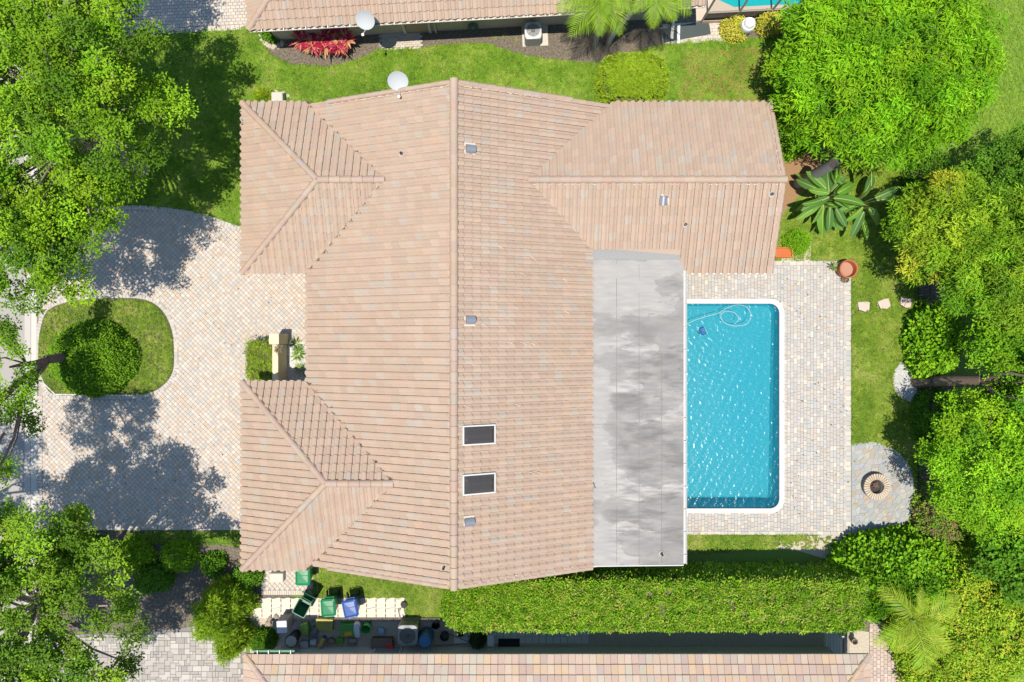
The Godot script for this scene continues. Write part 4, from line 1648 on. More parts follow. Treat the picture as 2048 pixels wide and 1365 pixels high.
func grass(label: String, area: PackedVector2Array, density: float, palette: Array, holes := [], size := 1.0, y := 0.0) -> void:
	var key := "tuft"
	if not mats.has(key):
		var rg := RandomNumberGenerator.new()
		rg.seed = 77
		var mb := MB.new()
		for k in 9:
			var a := rg.randf() * TAU
			var d := Vector3(cos(a), 0, sin(a))
			var s := Vector3(-sin(a), 0, cos(a)) * rg.randf_range(0.006, 0.010)
			var o := Vector3(rg.randf_range(-0.03, 0.03), 0, rg.randf_range(-0.03, 0.03))
			var l := rg.randf_range(0.06, 0.13)
			var m := o + d * l * 0.45 + Vector3(0, l * 0.55, 0)
			var e := o + d * l * 1.0 + Vector3(0, l * rg.randf_range(0.25, 0.7), 0)
			mb.quad(o - s, o + s, m + s, m - s)
			mb.tri(m - s, m + s, e)
		mats[key] = mb.mesh()
	var lo := area[0]
	var hi := area[0]
	for p in area:
		lo = lo.min(p)
		hi = hi.max(p)
	var n := int((hi.x - lo.x) * (hi.y - lo.y) * density)
	var xfs := []
	var cols := []
	var nz := FastNoiseLite.new()
	nz.frequency = 0.6
	nz.seed = 12
	nz.fractal_octaves = 3
	for k in n:
		var p := Vector2(rng.randf_range(lo.x, hi.x), rng.randf_range(lo.y, hi.y))
		if not inside(p, area):
			continue
		var bad := false
		for h in holes:
			if inside(p, h):
				bad = true
				break
		if bad:
			continue
		var s := size * rng.randf_range(0.7, 1.3)
		xfs.append(Transform3D(Basis(Vector3.UP, rng.randf() * TAU).scaled(Vector3(s, s, s)), Vector3(p.x, y, p.y)))
		var f := clampf(0.45 + nz.get_noise_2d(p.x, p.y) * 0.7 + rng.randfn(0, 0.24), 0.0, 0.999) * (palette.size() - 1)
		var c: Color = palette[int(f)].lerp(palette[int(f) + 1], f - int(f))
		cols.append(jitter(c, 0.3))
	var mm := copies(self, numbered("grass"), mats[key], vmat("grass_blade", 0.6, 0.0, 0.5), xfs, cols)
	mm.set_meta("kind", "stuff")
	mm.set_meta("label", label)
	mm.set_meta("category", "grass")

# feather palm frond: curved rib, leaflets both sides, arching along +z
func frond_mesh(key: String, l: float, leaf: float, arch: float, pairs: int, gold: float) -> ArrayMesh:
	if mats.has(key):
		return mats[key]
	var rg := RandomNumberGenerator.new()
	rg.seed = key.hash()
	var mb := MB.new()
	var pts := []
	var rad := []
	for k in 10:
		var f := k / 9.0
		pts.append(Vector3(0, sin(f * 1.9) * l * 0.35 - f * f * l * arch, f * l * (1.0 - 0.18 * f * arch)))
		rad.append(lerpf(0.03, 0.004, f))
	mb.col = Color(0.297, 0.405, 0.055)
	mb.tube(pts, rad, 5)
	for s in [-1.0, 1.0]:
		for k in pairs:
			var f := 0.12 + 0.86 * k / (pairs - 1.0)
			var q := f * 9.0
			var i := mini(int(q), 8)
			var o: Vector3 = pts[i].lerp(pts[i + 1], q - i)
			var along_: Vector3 = (pts[i + 1] - pts[i]).normalized()
			var ll := leaf * (sin(PI * clampf(f * 0.92 + 0.1, 0.0, 1.0)) * 0.85 + 0.2) * rg.randf_range(0.85, 1.1)
			var d := (Vector3(s, 0.12, 0) + along_ * lerpf(0.45, 1.3, f)).normalized()
			var drop := Vector3(0, -ll * rg.randf_range(0.2, 0.5), 0)
			var w := along_ * 0.03
			var m := o + d * ll * 0.5 + drop * 0.25
			var e := o + d * ll + drop
			mb.col = jitter(Color(0.20, 0.36, 0.02).lerp(Color(0.42, 0.40, 0.05), gold * rg.randf()), 0.2)
			mb.quad(o - w * 0.6, o + w * 0.6, m + w, m - w)
			mb.tri(m - w, m + w, e)
	mats[key] = mb.mesh()
	return mats[key]

func palm(label: String, foot: Vector3, top: Vector3, fronds: Array, l: float, gold: float, tr := 0.1) -> void:
	var t := thing("palm_tree", label, "palm", foot)
	rng.seed = str(foot).hash()
	var mb := MB.new()
	var pts := []
	var rad := []
	for k in 25:
		var f := k / 24.0
		pts.append(Vector3(top.x * f * f, top.y * f - 0.05, top.z * f * f))
		rad.append(tr * (1.25 - 0.35 * f) * (1.0 + 0.09 * (k % 2)))
	mb.tube(pts, rad, 10)
	put(t, "trunk", mb.mesh(), mat(0.34, 0.33, 0.29, 0.9, 0.0, 1.2, 1.0))
	var sh := MB.new()
	sh.tube([top, top + Vector3(0, 0.35, 0), top + Vector3(0, 0.7, 0)], [tr * 1.0, tr * 0.9, tr * 0.3], 8)
	put(t, "crown_shaft", sh.mesh(), mat(0.10, 0.20, 0.04, 0.5))
	for f in fronds:
		# heading (0 = image down), lift, length factor, variant
		var m := frond_mesh("frond %.2f %.2f %d" % [l, gold, f[3]], l, l * 0.36, 0.35 + 0.12 * f[3], 24, gold)
		var b := Basis(Vector3.UP, deg_to_rad(f[0])) * Basis(Vector3.RIGHT, deg_to_rad(-f[1])) * Basis(Vector3.BACK, rng.randf_range(-0.25, 0.25))
		put(t, "frond", m, vmat("frond_leaf", 0.55, 0.0, 0.55), Transform3D(b.scaled(Vector3(f[2], f[2], f[2])), top + Vector3(0, 0.45, 0)))

# one paddle leaf on a stalk, lying along +z
func paddle(key: String, l: float, w: float, bend: float) -> Array:
	if not mats.has(key):
		var rg := RandomNumberGenerator.new()
		rg.seed = key.hash()
		var mb := MB.new()
		var rb := MB.new()
		var n := 12
		var rib := []
		var rr := []
		var rows := []
		for k in n + 1:
			var f := float(k) / n
			var o := Vector3(0, f * l * 0.12 - f * f * l * bend, f * l)
			var ww := w * pow(sin(PI * clampf(f * 0.93 + 0.05, 0, 1)), 0.6) * (1.0 + rg.randfn(0, 0.03))
			if k == n:
				ww = 0.01
			rows.append([o + Vector3(-ww, ww * 0.28, 0), o, o + Vector3(ww, ww * 0.28, 0)])
			rib.append(o + Vector3(0, 0.004, 0))
			rr.append(lerpf(0.016, 0.004, f))
		for k in n:
			for s in 2:
				mb.quad(rows[k + 1][s], rows[k + 1][s + 1], rows[k][s + 1], rows[k][s])
		rb.tube(rib, rr, 5)
		mats[key] = [mb.mesh(), rb.mesh()]
	return mats[key]

func paddle_plant(label: String, foot: Vector3, leaves: Array) -> void:
	var t := thing("bird_of_paradise", label, "plant", foot)
	rng.seed = str(foot).hash()
	var stalk := MB.new()
	for k in leaves.size():
		var f: Array = leaves[k]
		# heading, reach of the stalk, height of the blade's foot, length, width, pitch
		var h := deg_to_rad(f[0])
		var dir := Vector3(sin(h), 0, cos(h))
		var o: Vector3 = dir * f[1] + Vector3(0, f[2], 0)
		stalk.tube([dir * 0.08, dir * f[1] * 0.35 + Vector3(0, f[2] * 0.6, 0), o], [0.04, 0.03, 0.016], 6)
		var pd := paddle("paddle %d" % (k % 4), 1.0, [0.165, 0.19, 0.14, 0.175][k % 4], [0.25, 0.4, 0.15, 0.3][k % 4])
		var b := Basis(Vector3.UP, h) * Basis(Vector3.RIGHT, deg_to_rad(-f[5])) * Basis(Vector3.BACK, rng.randf_range(-0.9, 0.9))
		var xf := Transform3D(b.scaled(Vector3(f[3], f[3], f[3])), o)
		var lf := put(t, "leaf", pd[0], leaf_mat(k % 3), xf)
		put(lf, "midrib", pd[1], mat(0.40, 0.44, 0.12, 0.5))
	put(t, "stalk", stalk.mesh(), mat(0.12, 0.17, 0.05, 0.6))

func leaf_mat(k: int) -> StandardMaterial3D:
	var key := "paddle mat %d" % k
	if not mats.has(key):
		var m := StandardMaterial3D.new()
		m.albedo_color = [lin(0.075, 0.20, 0.03), lin(0.10, 0.25, 0.025), lin(0.055, 0.15, 0.04)][k]
		m.roughness = 0.52
		m.metallic_specular = 0.3
		m.backlight_enabled = true
		m.backlight = lin(0.4, 0.5, 0.15)
		mats[key] = m
	return mats[key]

# rosette of strap leaves
func rosette(called: String, label: String, foot: Vector3, n: int, l: float, w: float, cols: Array, stem := 0.0, group := "") -> void:
	var t := thing(called, label, "plant", foot, 0.0, group)
	rng.seed = (called + str(foot)).hash()
	var mb := MB.new()
	for k in n:
		var a := TAU * k * 0.382 + rng.randf() * 0.5
		var lift := rng.randf_range(0.15, 1.0)
		var d := Vector3(cos(a), lift, sin(a)).normalized()
		var s := Vector3(-sin(a), 0, cos(a)) * w * 0.5
		var ll := l * rng.randf_range(0.7, 1.1)
		var o := Vector3(0, stem, 0) + d * 0.03
		var m := o + d * ll * 0.5
		var e := o + d * ll * 0.9 + Vector3(cos(a), -0.6, sin(a)).normalized() * ll * 0.2
		mb.col = jitter(cols[rng.randi() % cols.size()], 0.2)
		mb.quad(o - s * 0.5, o + s * 0.5, m + s, m - s)
		mb.tri(m - s, m + s, e)
	put(t, "leaves", mb.mesh(), vmat("strap_leaf", 0.45, 0.0, 0.4))
	if stem > 0.0:
		var st := MB.new()
		st.tube([Vector3(0, -0.02, 0), Vector3(0.01, stem * 0.5, 0.01), Vector3(0, stem, 0)], [0.025, 0.02, 0.015], 6)
		put(t, "stem", st.mesh(), mat(0.2, 0.15, 0.11, 0.9))

func rock(called: String, label: String, p: Vector3, s: Vector3, c: Color, group := "") -> void:
	rng.seed = (called + str(p)).hash()
	var mb := MB.new()
	var nz := FastNoiseLite.new()
	nz.seed = rng.randi() & 0xffff
	nz.frequency = 0.9
	var grid := []
	for a in 9:
		for b in 13:
			var th := PI * a / 8.0
			var ph := TAU * (b % 12) / 12.0
			var d := Vector3(sin(th) * cos(ph), cos(th), sin(th) * sin(ph))
			d *= 1.0 + nz.get_noise_3dv(d * 1.4) * 0.5
			grid.append(Vector3(d.x * s.x, maxf(d.y * s.y, -0.2 * s.y), d.z * s.z))
	for a in 8:
		for b in 12:
			var k := a * 13 + b
			mb.quad(grid[k], grid[k + 1], grid[k + 14], grid[k + 13])
	single(called, label, "rock", mb.mesh(), mat(c.r, c.g, c.b, 0.9, 0.0, 1.2, 0.8), p + Vector3(0, s.y * 0.18, 0), rng.randf() * TAU, group)

func plants() -> void:
	var small := leaf_spray("small", 14, 0.17, 0.11, 0.055, 0.1, 0.45)
	var round_leaf := leaf_spray("round", 10, 0.2, 0.15, 0.13, 0.05, 0.4, 0.12)
	var strap := leaf_spray("strap", 14, 0.14, 0.20, 0.045, 0.25, 0.5)
	var tiny := leaf_spray("tiny", 14, 0.08, 0.055, 0.035, 0.0, 0.5)
	var fine := leaf_spray("fine", 16, 0.13, 0.17, 0.024, 0.0, 0.6)
	var bright := [Color(0.17, 0.33, 0.010), Color(0.23, 0.40, 0.014), Color(0.11, 0.23, 0.010), Color(0.20, 0.37, 0.014)]
	var deep := [Color(0.07, 0.18, 0.010), Color(0.095, 0.23, 0.012), Color(0.12, 0.27, 0.014)]
	var lime := [Color(0.17, 0.37, 0.010), Color(0.215, 0.42, 0.013), Color(0.115, 0.28, 0.010)]
	var gold := [Color(0.22, 0.38, 0.016), Color(0.30, 0.44, 0.024), Color(0.16, 0.31, 0.014), Color(0.42, 0.46, 0.035)]
	var pale := Color(0.32, 0.29, 0.25)
	# street-side trees
	tree("shade_tree", "broad shade tree with pale twigs over the north front lawn", Vector3(-16.4, 0, -7.6), Vector3(0.2, 6.4, -0.6), Vector3(4.5, 2.4, 4.9), {"clusters": 128, "per": 50, "cr": 0.66, "hollow": 0.45, "scale": 1.1, "spray": small, "palette": bright, "bark": pale, "trunk": 0.3, "limbs": 9, "twiggy": true})
	tree("shade_tree", "shade tree overhanging the driveway mouth and the kerb", Vector3(-20.3, 0, -4.4), Vector3(1.7, 6.4, 0.9), Vector3(4.4, 2.1, 2.3), {"clusters": 66, "per": 46, "cr": 0.62, "hollow": 0.45, "scale": 1.12, "spray": small, "palette": bright, "bark": pale, "trunk": 0.26, "limbs": 7})
	tree("island_tree", "leaning tree with a sawn-off limb rising from the round island shrub", Vector3(-18.9, 0, 0.62), Vector3(0.4, 8.2, 4.2), Vector3(2.2, 1.4, 1.9), {"clusters": 22, "per": 42, "cr": 0.55, "hollow": 0.4, "extra": [[25, 690, 5.0], [50, 755, 4.6], [15, 830, 5.0], [60, 845, 4.2], [8, 940, 5.6], [12, 655, 5.2], [40, 800, 5.0], [-20, 720, 5.2], [-10, 780, 5.5]], "spray": small, "palette": bright, "bark": Color(0.16, 0.12, 0.10), "trunk": 0.2, "limbs": 3, "fork": Vector3(-0.1, 2.5, 0.15)})
	tree("shade_tree", "wide ragged shade tree over the southern front bed and its rocks", Vector3(-19.4, 0, 10.6), Vector3(2.2, 6.6, -0.6), Vector3(4.7, 2.3, 4.4), {"clusters": 118, "per": 48, "cr": 0.62, "hollow": 0.45, "scale": 1.1, "spray": small, "palette": [Color(0.154, 0.309, 0.015), Color(0.215, 0.365, 0.022), Color(0.108, 0.211, 0.013)], "bark": pale, "trunk": 0.3, "limbs": 8, "twiggy": true})
	tree("shade_tree", "shade tree at the northern drive whose shadow dapples the blocks", Vector3(-18.0, 0, -14.6), Vector3(1.2, 6.6, 0.0), Vector3(3.2, 1.8, 2.6), {"clusters": 52, "per": 48, "cr": 0.64, "spray": small, "palette": bright, "bark": pale, "trunk": 0.22, "scale": 1.1})
	tree("shade_tree", "tree across the kerb that shades the street south of the island", Vector3(-24.6, 0, 8.2), Vector3(0.6, 7.4, -0.4), Vector3(2.9, 1.9, 3.6), {"clusters": 34, "per": 44, "cr": 0.64, "spray": small, "palette": bright, "bark": pale, "trunk": 0.22, "scale": 1.1})
	# back yard trees
	tree("mango_tree", "large dense round tree with drooping leaves beside the rear wing", Vector3(14.5, 0, -10.9), Vector3(0.1, 3.3, 0.0), Vector3(4.0, 2.3, 3.6), {"clusters": 170, "per": 46, "cr": 0.7, "spray": strap, "palette": [Color(0.20, 0.43, 0.011), Color(0.25, 0.48, 0.014), Color(0.145, 0.34, 0.010)], "trunk": 0.28, "hollow": 0.8, "low": -0.25})
	tree("yellow_tinged_tree", "yellow-tinged tree beside the banana-leaved plant and fence", Vector3(17.2, 0, -4.6), Vector3(0.0, 3.4, 0.3), Vector3(1.8, 1.4, 2.2), {"clusters": 60, "per": 42, "cr": 0.6, "spray": strap, "palette": gold, "trunk": 0.16, "scale": 0.85})
	tree("far_tree", "shaded tree beyond the fence between the mango tree and the yellow-tinged one", Vector3(19.9, 0, -6.9), Vector3(0.1, 3.2, 0.2), Vector3(1.7, 1.2, 1.7), {"clusters": 34, "per": 40, "cr": 0.65, "spray": small, "palette": deep, "trunk": 0.16})
	tree("far_tree", "loose-leaved tree beyond the fence behind the yellow-tinged tree", Vector3(19.6, 0, -3.0), Vector3(-0.5, 4.4, 0.0), Vector3(2.5, 1.6, 2.7), {"clusters": 64, "per": 42, "cr": 0.65, "spray": strap, "palette": [Color(0.21, 0.40, 0.018), Color(0.27, 0.45, 0.024), Color(0.15, 0.31, 0.015)], "trunk": 0.18, "scale": 0.85})
	tree("fence_tree", "multi-stemmed tree with sawn limbs growing at the gravel patch", Vector3(17.95, 0, 1.75), Vector3(2.6, 5.0, -0.5), Vector3(1.6, 1.3, 2.3), {"clusters": 40, "per": 44, "cr": 0.65, "spray": small, "palette": lime, "trunk": 0.24, "limbs": 5, "bark": Color(0.17, 0.13, 0.10)})
	tree("bright_tree", "bright green bushy tree behind the fire pit fence", Vector3(18.9, 0, 4.9), Vector3(-0.2, 3.6, -0.2), Vector3(2.6, 1.6, 2.5), {"clusters": 84, "per": 46, "cr": 0.65, "spray": small, "palette": [Color(0.20, 0.42, 0.011), Color(0.26, 0.48, 0.014), Color(0.15, 0.33, 0.010)], "trunk": 0.18})
	tree("far_tree", "low dark tree beyond the fence beside the bright green bushy tree", Vector3(20.6, 0, 8.4), Vector3(0, 2.6, 0.0), Vector3(1.6, 1.1, 1.8), {"clusters": 34, "per": 38, "cr": 0.6, "spray": round_leaf, "palette": deep, "trunk": 0.14})
	tree("fence_tree", "leafy lime tree closing the gap between the round-leaved shrub and the loose-leaved tree", Vector3(19.8, 0, 0.2), Vector3(-0.3, 3.6, -0.4), Vector3(1.5, 1.3, 1.8), {"clusters": 46, "per": 42, "cr": 0.62, "spray": small, "palette": lime, "trunk": 0.14})
	tree("bright_tree", "low spreading green tree between gravel patch and the bright bushy tree", Vector3(19.7, 0, 2.7), Vector3(0.2, 3.0, 0.2), Vector3(1.5, 1.2, 1.3), {"clusters": 40, "per": 42, "cr": 0.6, "spray": small, "palette": bright, "trunk": 0.14})
	# vine-covered thicket at the hedge's end
	shrub("seagrape_thicket", "big mound of round-leaved thicket at the end of the long hedge", Vector3(16.6, 0, 10.0), Vector3(2.9, 2.5, 1.7), {"count": 3600, "spray": round_leaf, "palette": lime, "rough": 0.08, "lump": 0.5, "category": "thicket"})
	shrub("seagrape_thicket", "yellow-flecked thicket mound behind the southern palm", Vector3(19.4, 0, 11.9), Vector3(3.3, 2.8, 3.7), {"count": 5600, "spray": small, "palette": gold, "rough": 0.09, "lump": 0.5, "category": "thicket", "scale": 1.2})
	shrub("seagrape_thicket", "low round-leaved shrub joining the hedge to the thicket mound", Vector3(14.6, 0, 11.0), Vector3(1.5, 2.0, 1.0), {"count": 1100, "spray": round_leaf, "palette": lime, "rough": 0.08, "category": "thicket", "scale": 0.9})
	shrub("seagrape_shrub", "upright shrub with big round leaves beside the black gate", Vector3(18.2, 0, 0.0), Vector3(0.85, 2.1, 1.6), {"count": 1300, "spray": round_leaf, "palette": lime, "rough": 0.08})
	shrub("fence_shrub", "leafy green shrub along the fence between gravel patch and fire pit", Vector3(18.35, 0, 3.3), Vector3(0.7, 1.6, 1.3), {"count": 800, "spray": small, "palette": deep, "rough": 0.1})
	shrub("fence_shrub", "shrub with scattered pink leaves behind the fire pit", Vector3(18.6, 0, 7.6), Vector3(0.9, 1.7, 1.3), {"count": 900, "spray": small, "palette": [Color(0.154, 0.309, 0.022), Color(0.215, 0.352, 0.033), Color(0.30, 0.20, 0.12)], "rough": 0.1})
	shrub("fence_shrub", "tangle of olive-brown leaves at the foot of the fence north of the gate", Vector3(18.2, 0, -7.0), Vector3(0.9, 1.4, 1.6), {"count": 900, "spray": small, "palette": deep, "rough": 0.1})
	shrub("corner_shrub", "fresh green shrub tucked beside the rear wing's gable", Vector3(12.0, 0, -9.2), Vector3(1.15, 1.6, 1.1), {"count": 1300, "spray": small, "palette": lime, "rough": 0.1})
	for z in [-2.7, -0.9, 0.1, 0.9]:
		shrub("seedling", "young dark-leaved seedling at the foot of the black fence", Vector3(17.6, 0, z), Vector3(0.22, 0.45, 0.25), {"count": 45, "spray": small, "palette": deep, "core": false, "group": "seedlings along the fence"})
	# clipped shapes
	shrub("clipped_shrub", "flat-topped clipped shrub on the lawn north of the house", Vector3(5.25, 0, -11.35), Vector3(1.6, 1.35, 1.15), {"count": 5200, "spray": tiny, "palette": [Color(0.27, 0.41, 0.02), Color(0.33, 0.46, 0.025), Color(0.19, 0.31, 0.018)], "rough": 0.03, "boxy": 0.35})
	shrub("round_shrub", "large round dark-green shrub on the driveway island", Vector3(-18.35, 0, 0.75), Vector3(1.75, 1.6, 1.55), {"count": 5200, "spray": leaf_spray("mid", 14, 0.13, 0.09, 0.05, 0.05, 0.45), "palette": [Color(0.13, 0.28, 0.012), Color(0.18, 0.35, 0.015), Color(0.09, 0.20, 0.010)], "rough": 0.045})
	shrub("entry_hedge", "clipped green hedge in front of the cream courtyard wall", Vector3(-10.75, 0, 0.87), Vector3(0.6, 0.95, 0.85), {"count": 1000, "spray": small, "palette": [Color(0.201, 0.323, 0.015), Color(0.262, 0.380, 0.022), Color(0.19, 0.2, 0.07)], "rough": 0.06, "boxy": 0.8, "category": "hedge", "scale": 0.8})
	hedge()
	shrub("dome_shrub", "clipped dark dome shrub by the southern house's rocks", W(530, 1277), Vector3(0.55, 0.8, 0.5), {"count": 900, "spray": tiny, "palette": deep, "rough": 0.03})
	shrub("planter_shrub", "small glossy ball shrub beside the orange planter box", W(1590, 486), Vector3(0.55, 0.75, 0.5), {"count": 700, "spray": tiny, "palette": lime, "rough": 0.05, "scale": 1.2})
	# southern front bed
	for q in [[275, 1105, 0.85, 1.1, bright, "bright leafy shrub in the middle of the shady southern front bed"], [365, 1110, 0.75, 0.9, bright, "spreading shrub beside the bright leafy one in the southern front bed"], [175, 1100, 0.9, 1.0, deep, "dark shrub at the street end of the southern front bed"], [430, 1125, 0.5, 0.6, deep, "low dark shrub by the front wing's corner in the southern bed"], [315, 1150, 0.7, 1.2, deep, "dark shrub behind the green utility box"], [500, 1150, 0.55, 0.9, deep, "dark fine-leaved shrub under the front wing's south eave"]]:
		shrub("bed_shrub", q[5], W(q[0], q[1]), Vector3(q[2], q[3], q[2] * 0.8), {"count": int(700 * q[2]), "spray": small, "palette": q[4], "rough": 0.14, "lump": 1.4})
	shrub("podocarpus", "tall yellow-green fine-leaved shrub beside the slab walk", W(468, 1195), Vector3(0.95, 3.0, 0.95), {"count": 1500, "spray": fine, "palette": [Color(0.246, 0.408, 0.022), Color(0.339, 0.477, 0.033), Color(0.185, 0.309, 0.022)], "rough": 0.16, "lump": 1.2, "scale": 1.1})
	shrub("podocarpus", "lower yellow-green fine-leaved shrub by the southern house's green gutter", W(480, 1262), Vector3(0.6, 1.9, 0.7), {"count": 700, "spray": fine, "palette": [Color(0.277, 0.436, 0.022), Color(0.369, 0.505, 0.033), Color(0.201, 0.323, 0.022)], "rough": 0.16, "lump": 1.2})
	# neighbour's bed to the north
	for q in [[1465, 62, 0.55, 0.85], [1535, 52, 0.6, 0.85], [1585, 45, 0.6, 0.8], [1635, 42, 0.5, 0.8]]:
		shrub("croton", "yellow-leaved clipped shrub in the row by the screened porch", W(q[0], q[1]), Vector3(q[2], q[3], 0.5), {"count": 420, "spray": small, "palette": [Color(0.58, 0.52, 0.06), Color(0.64, 0.58, 0.11), Color(0.30, 0.38, 0.03)], "rough": 0.06, "scale": 0.75, "group": "yellow shrubs by the screened porch"})
	shrub("door_shrub", "small dark shrub ringed by stones at the northern house corner", W(545, 66), Vector3(0.4, 0.6, 0.35), {"count": 260, "spray": small, "palette": deep, "rough": 0.1})
	shrub("corner_plant", "yellow-green plant ringed by pale stones at the house's north corner", W(530, 198), Vector3(0.38, 0.4, 0.3), {"count": 160, "spray": fine, "palette": gold, "rough": 0.12, "core": false})
	var reds := [Color(0.42, 0.02, 0.07), Color(0.48, 0.05, 0.12), Color(0.52, 0.19, 0.10), Color(0.30, 0.02, 0.05), Color(0.55, 0.30, 0.16)]
	for q in [[612, 84], [632, 78], [630, 96], [650, 84], [657, 98], [668, 76], [676, 90], [686, 100], [700, 84], [642, 70], [690, 72], [612, 62], [672, 60]]:
		rosette("ti_plant", "red and pink strap-leaved ti plant in the bed by the northern wall", W(q[0], q[1] + 8), 30, 0.55, 0.095, reds, 0.6, "red ti plants by the northern wall")
	for q in [[1010, 72], [990, 76], [1032, 81]]:
		rosette("weed", "small pale weed in the northern neighbour's bare bed", W(q[0], q[1]), 10, 0.16, 0.02, [Color(0.308, 0.365, 0.066)], 0.0, "weeds in the northern bed")
	# courtyard plants
	for q in [[593, 688, 0.4], [600, 705, 0.42], [596, 711, 0.36], [604, 738, 0.45]]:
		rosette("spiky_plant", "spiky green rosette in the white-gravel entry courtyard", W(q[0], q[1]), 26, q[2], 0.035, [Color(0.154, 0.281, 0.033), Color(0.246, 0.352, 0.055), Color(0.092, 0.183, 0.033)], 0.05, "spiky plants in the entry courtyard")
	rosette("bromeliad", "purple-green bromeliad on top of the cream courtyard wall", W(558, 699, 1.35), 22, 0.26, 0.045, [Color(0.16, 0.13, 0.09), Color(0.20, 0.22, 0.07), Color(0.13, 0.07, 0.08)], 0.05)
	rosette("potted_aloe", "dark-tipped potted plant beside the big terracotta pot", W(1665, 534, 0.2), 12, 0.28, 0.05, [Color(0.138, 0.197, 0.055), Color(0.215, 0.281, 0.088)], 0.06)
	# bird of paradise clumps
	var fan := func(n: int, seed_: int, skew: float):
		rng.seed = seed_
		var out := []
		for k in n:
			out.append([fmod(k * 137.5 + skew, 360.0) + rng.randf_range(-14, 14), rng.randf_range(0.2, 0.6), rng.randf_range(0.7, 2.3), rng.randf_range(0.8, 1.25), 0, rng.randf_range(-28, 30)])
		return out
	paddle_plant("larger banana-leaved plant beside the rear wing's gable", W(1628, 408), fan.call(27, 8, 20.0))
	paddle_plant("smaller banana-leaved plant out on the back lawn", W(1695, 418), fan.call(13, 21, 80.0))
	# palms
	palm("slim leaning palm beside the northern house's air conditioner", W(1190, 92), Vector3(-0.35, 3.7, -0.35), [[0, 12, 1.0, 0], [28, 8, 1.0, 1], [-30, 8, 1.05, 2], [-62, 12, 1.0, 0], [60, 12, 0.9, 1], [95, 16, 0.9, 2], [-100, 18, 0.9, 0], [140, 20, 1.0, 1], [180, 22, 1.0, 2], [-140, 20, 0.9, 0], [12, 40, 0.8, 1]], 2.0, 0.25)
	palm("slim palm leaning towards the screened porch", W(1216, 90), Vector3(1.3, 3.9, -0.45), [[-8, 10, 1.0, 1], [22, 10, 0.95, 0], [52, 10, 1.0, 2], [82, 14, 0.9, 1], [-40, 12, 0.9, 0], [-75, 14, 0.9, 2], [120, 18, 0.9, 0], [165, 20, 0.9, 1], [-150, 20, 0.9, 2], [-115, 20, 0.9, 0]], 1.8, 0.25)
	palm("short palm with some golden fronds at the southern house corner", Vector3(15.8, 0, 10.65), Vector3(-0.25, 3.3, 0.15), [[224, 18, 1.0, 1], [-62, 12, 0.95, 0], [168, 30, 0.7, 2], [118, 14, 1.0, 1], [42, 10, 1.1, 2], [8, 10, 1.05, 0], [-25, 14, 0.75, 1], [80, 40, 0.6, 0]], 2.1, 0.7)
	# topped palm trunk
	var st := thing("topped_palm_trunk", "bare grey topped-off palm trunk by the mango tree", "trunk", Vector3(12.7, 0, -7.0))
	var sm := MB.new()
	var pts := []
	var rad := []
	for k in 18:
		pts.append(Vector3(0.0, k * 0.2, 0.0))
		rad.append(0.2 * (1.0 + 0.05 * (k % 2)) * (1.2 - 0.012 * k))
	sm.tube(pts, rad, 12, false)
	put(st, "trunk", sm.mesh(), mat(0.26, 0.25, 0.23, 0.9, 0.0, 1.2, 1.0))
	put(st, "rotted_core", _cyl(0.16, 0.16, 0.04), mat(0.05, 0.04, 0.035, 1.0), at(Vector3(0, 3.2, 0)))
	# sawn limb of the island tree shows red wood
	# rocks
	for q in [[155, 1137, 0.55, 0.4], [205, 1122, 0.5, 0.42], [105, 1085, 0.6, 0.25]]:
		rock("boulder", "grey boulder among the shrubs of the southern front bed", W(q[0], q[1]), Vector3(q[2], q[2] * 0.7, q[3]), Color(0.30, 0.29, 0.29), "boulders in the southern front bed")
	for q in [[541, 1237, 0.16], [554, 1234, 0.17], [537, 1248, 0.2], [575, 1226, 0.2], [583, 1237, 0.14], [565, 1236, 0.16]]:
		rock("edging_rock", "tan rock edging the southern house's cluttered side yard", W(q[0], q[1]), Vector3(q[2], 0.13, q[2] * 0.75), Color(0.33, 0.28, 0.23), "rocks at the southern side yard")
	for k in 7:
		var a := PI * 0.25 + PI * 0.75 * k / 6.0
		rock("border_stone", "pale stone in the ring round the northern house's corner shrub", W(547 + cos(a) * 24, 70 + sin(a) * 24), Vector3(0.15, 0.07, 0.11), Color(0.46, 0.41, 0.34), "stones round the northern corner shrub")
	# lawns
	var lawn := [Color(0.13, 0.235, 0.02), Color(0.19, 0.30, 0.026), Color(0.26, 0.36, 0.045), Color(0.36, 0.38, 0.11)]
	var lush := [Color(0.12, 0.24, 0.018), Color(0.17, 0.31, 0.022), Color(0.22, 0.37, 0.035), Color(0.32, 0.38, 0.08)]
	rng.seed = 99
	var bedn := smooth_line([505, 40, 522, 80, 545, 112, 590, 130, 650, 134, 705, 124, 745, 106, 775, 98, 845, 97, 910, 89, 975, 88, 1003, 98, 1050, 112, 1120, 121, 1205, 127, 1260, 108, 1320, 92, 1380, 84, 1450, 80, 1560, 74, 1620, 70], 4)
	bedn.append(G(1620, -60))
	bedn.append(G(505, -60))
	var drv := smooth_line([77, 470, 120, 440, 180, 420, 250, 411, 330, 415, 400, 427, 470, 450, 560, 480], 4)
	drv.append(G(560, 600))
	drv.append(G(77, 600))
	var nd := poly([228, -60, 500, -60, 500, 56, 470, 58, 250, 70, 228, 40])
	var hs := poly([505, 225, 1530, 225, 1530, 560, 505, 560])
	grass("bright green lawn between the house and its northern neighbour", poly([210, 60, 500, 40, 1620, 60, 1560, 260, 1480, 240, 500, 240, 490, 460, 200, 425]), 330.0, lush, [bedn, drv, nd, hs])
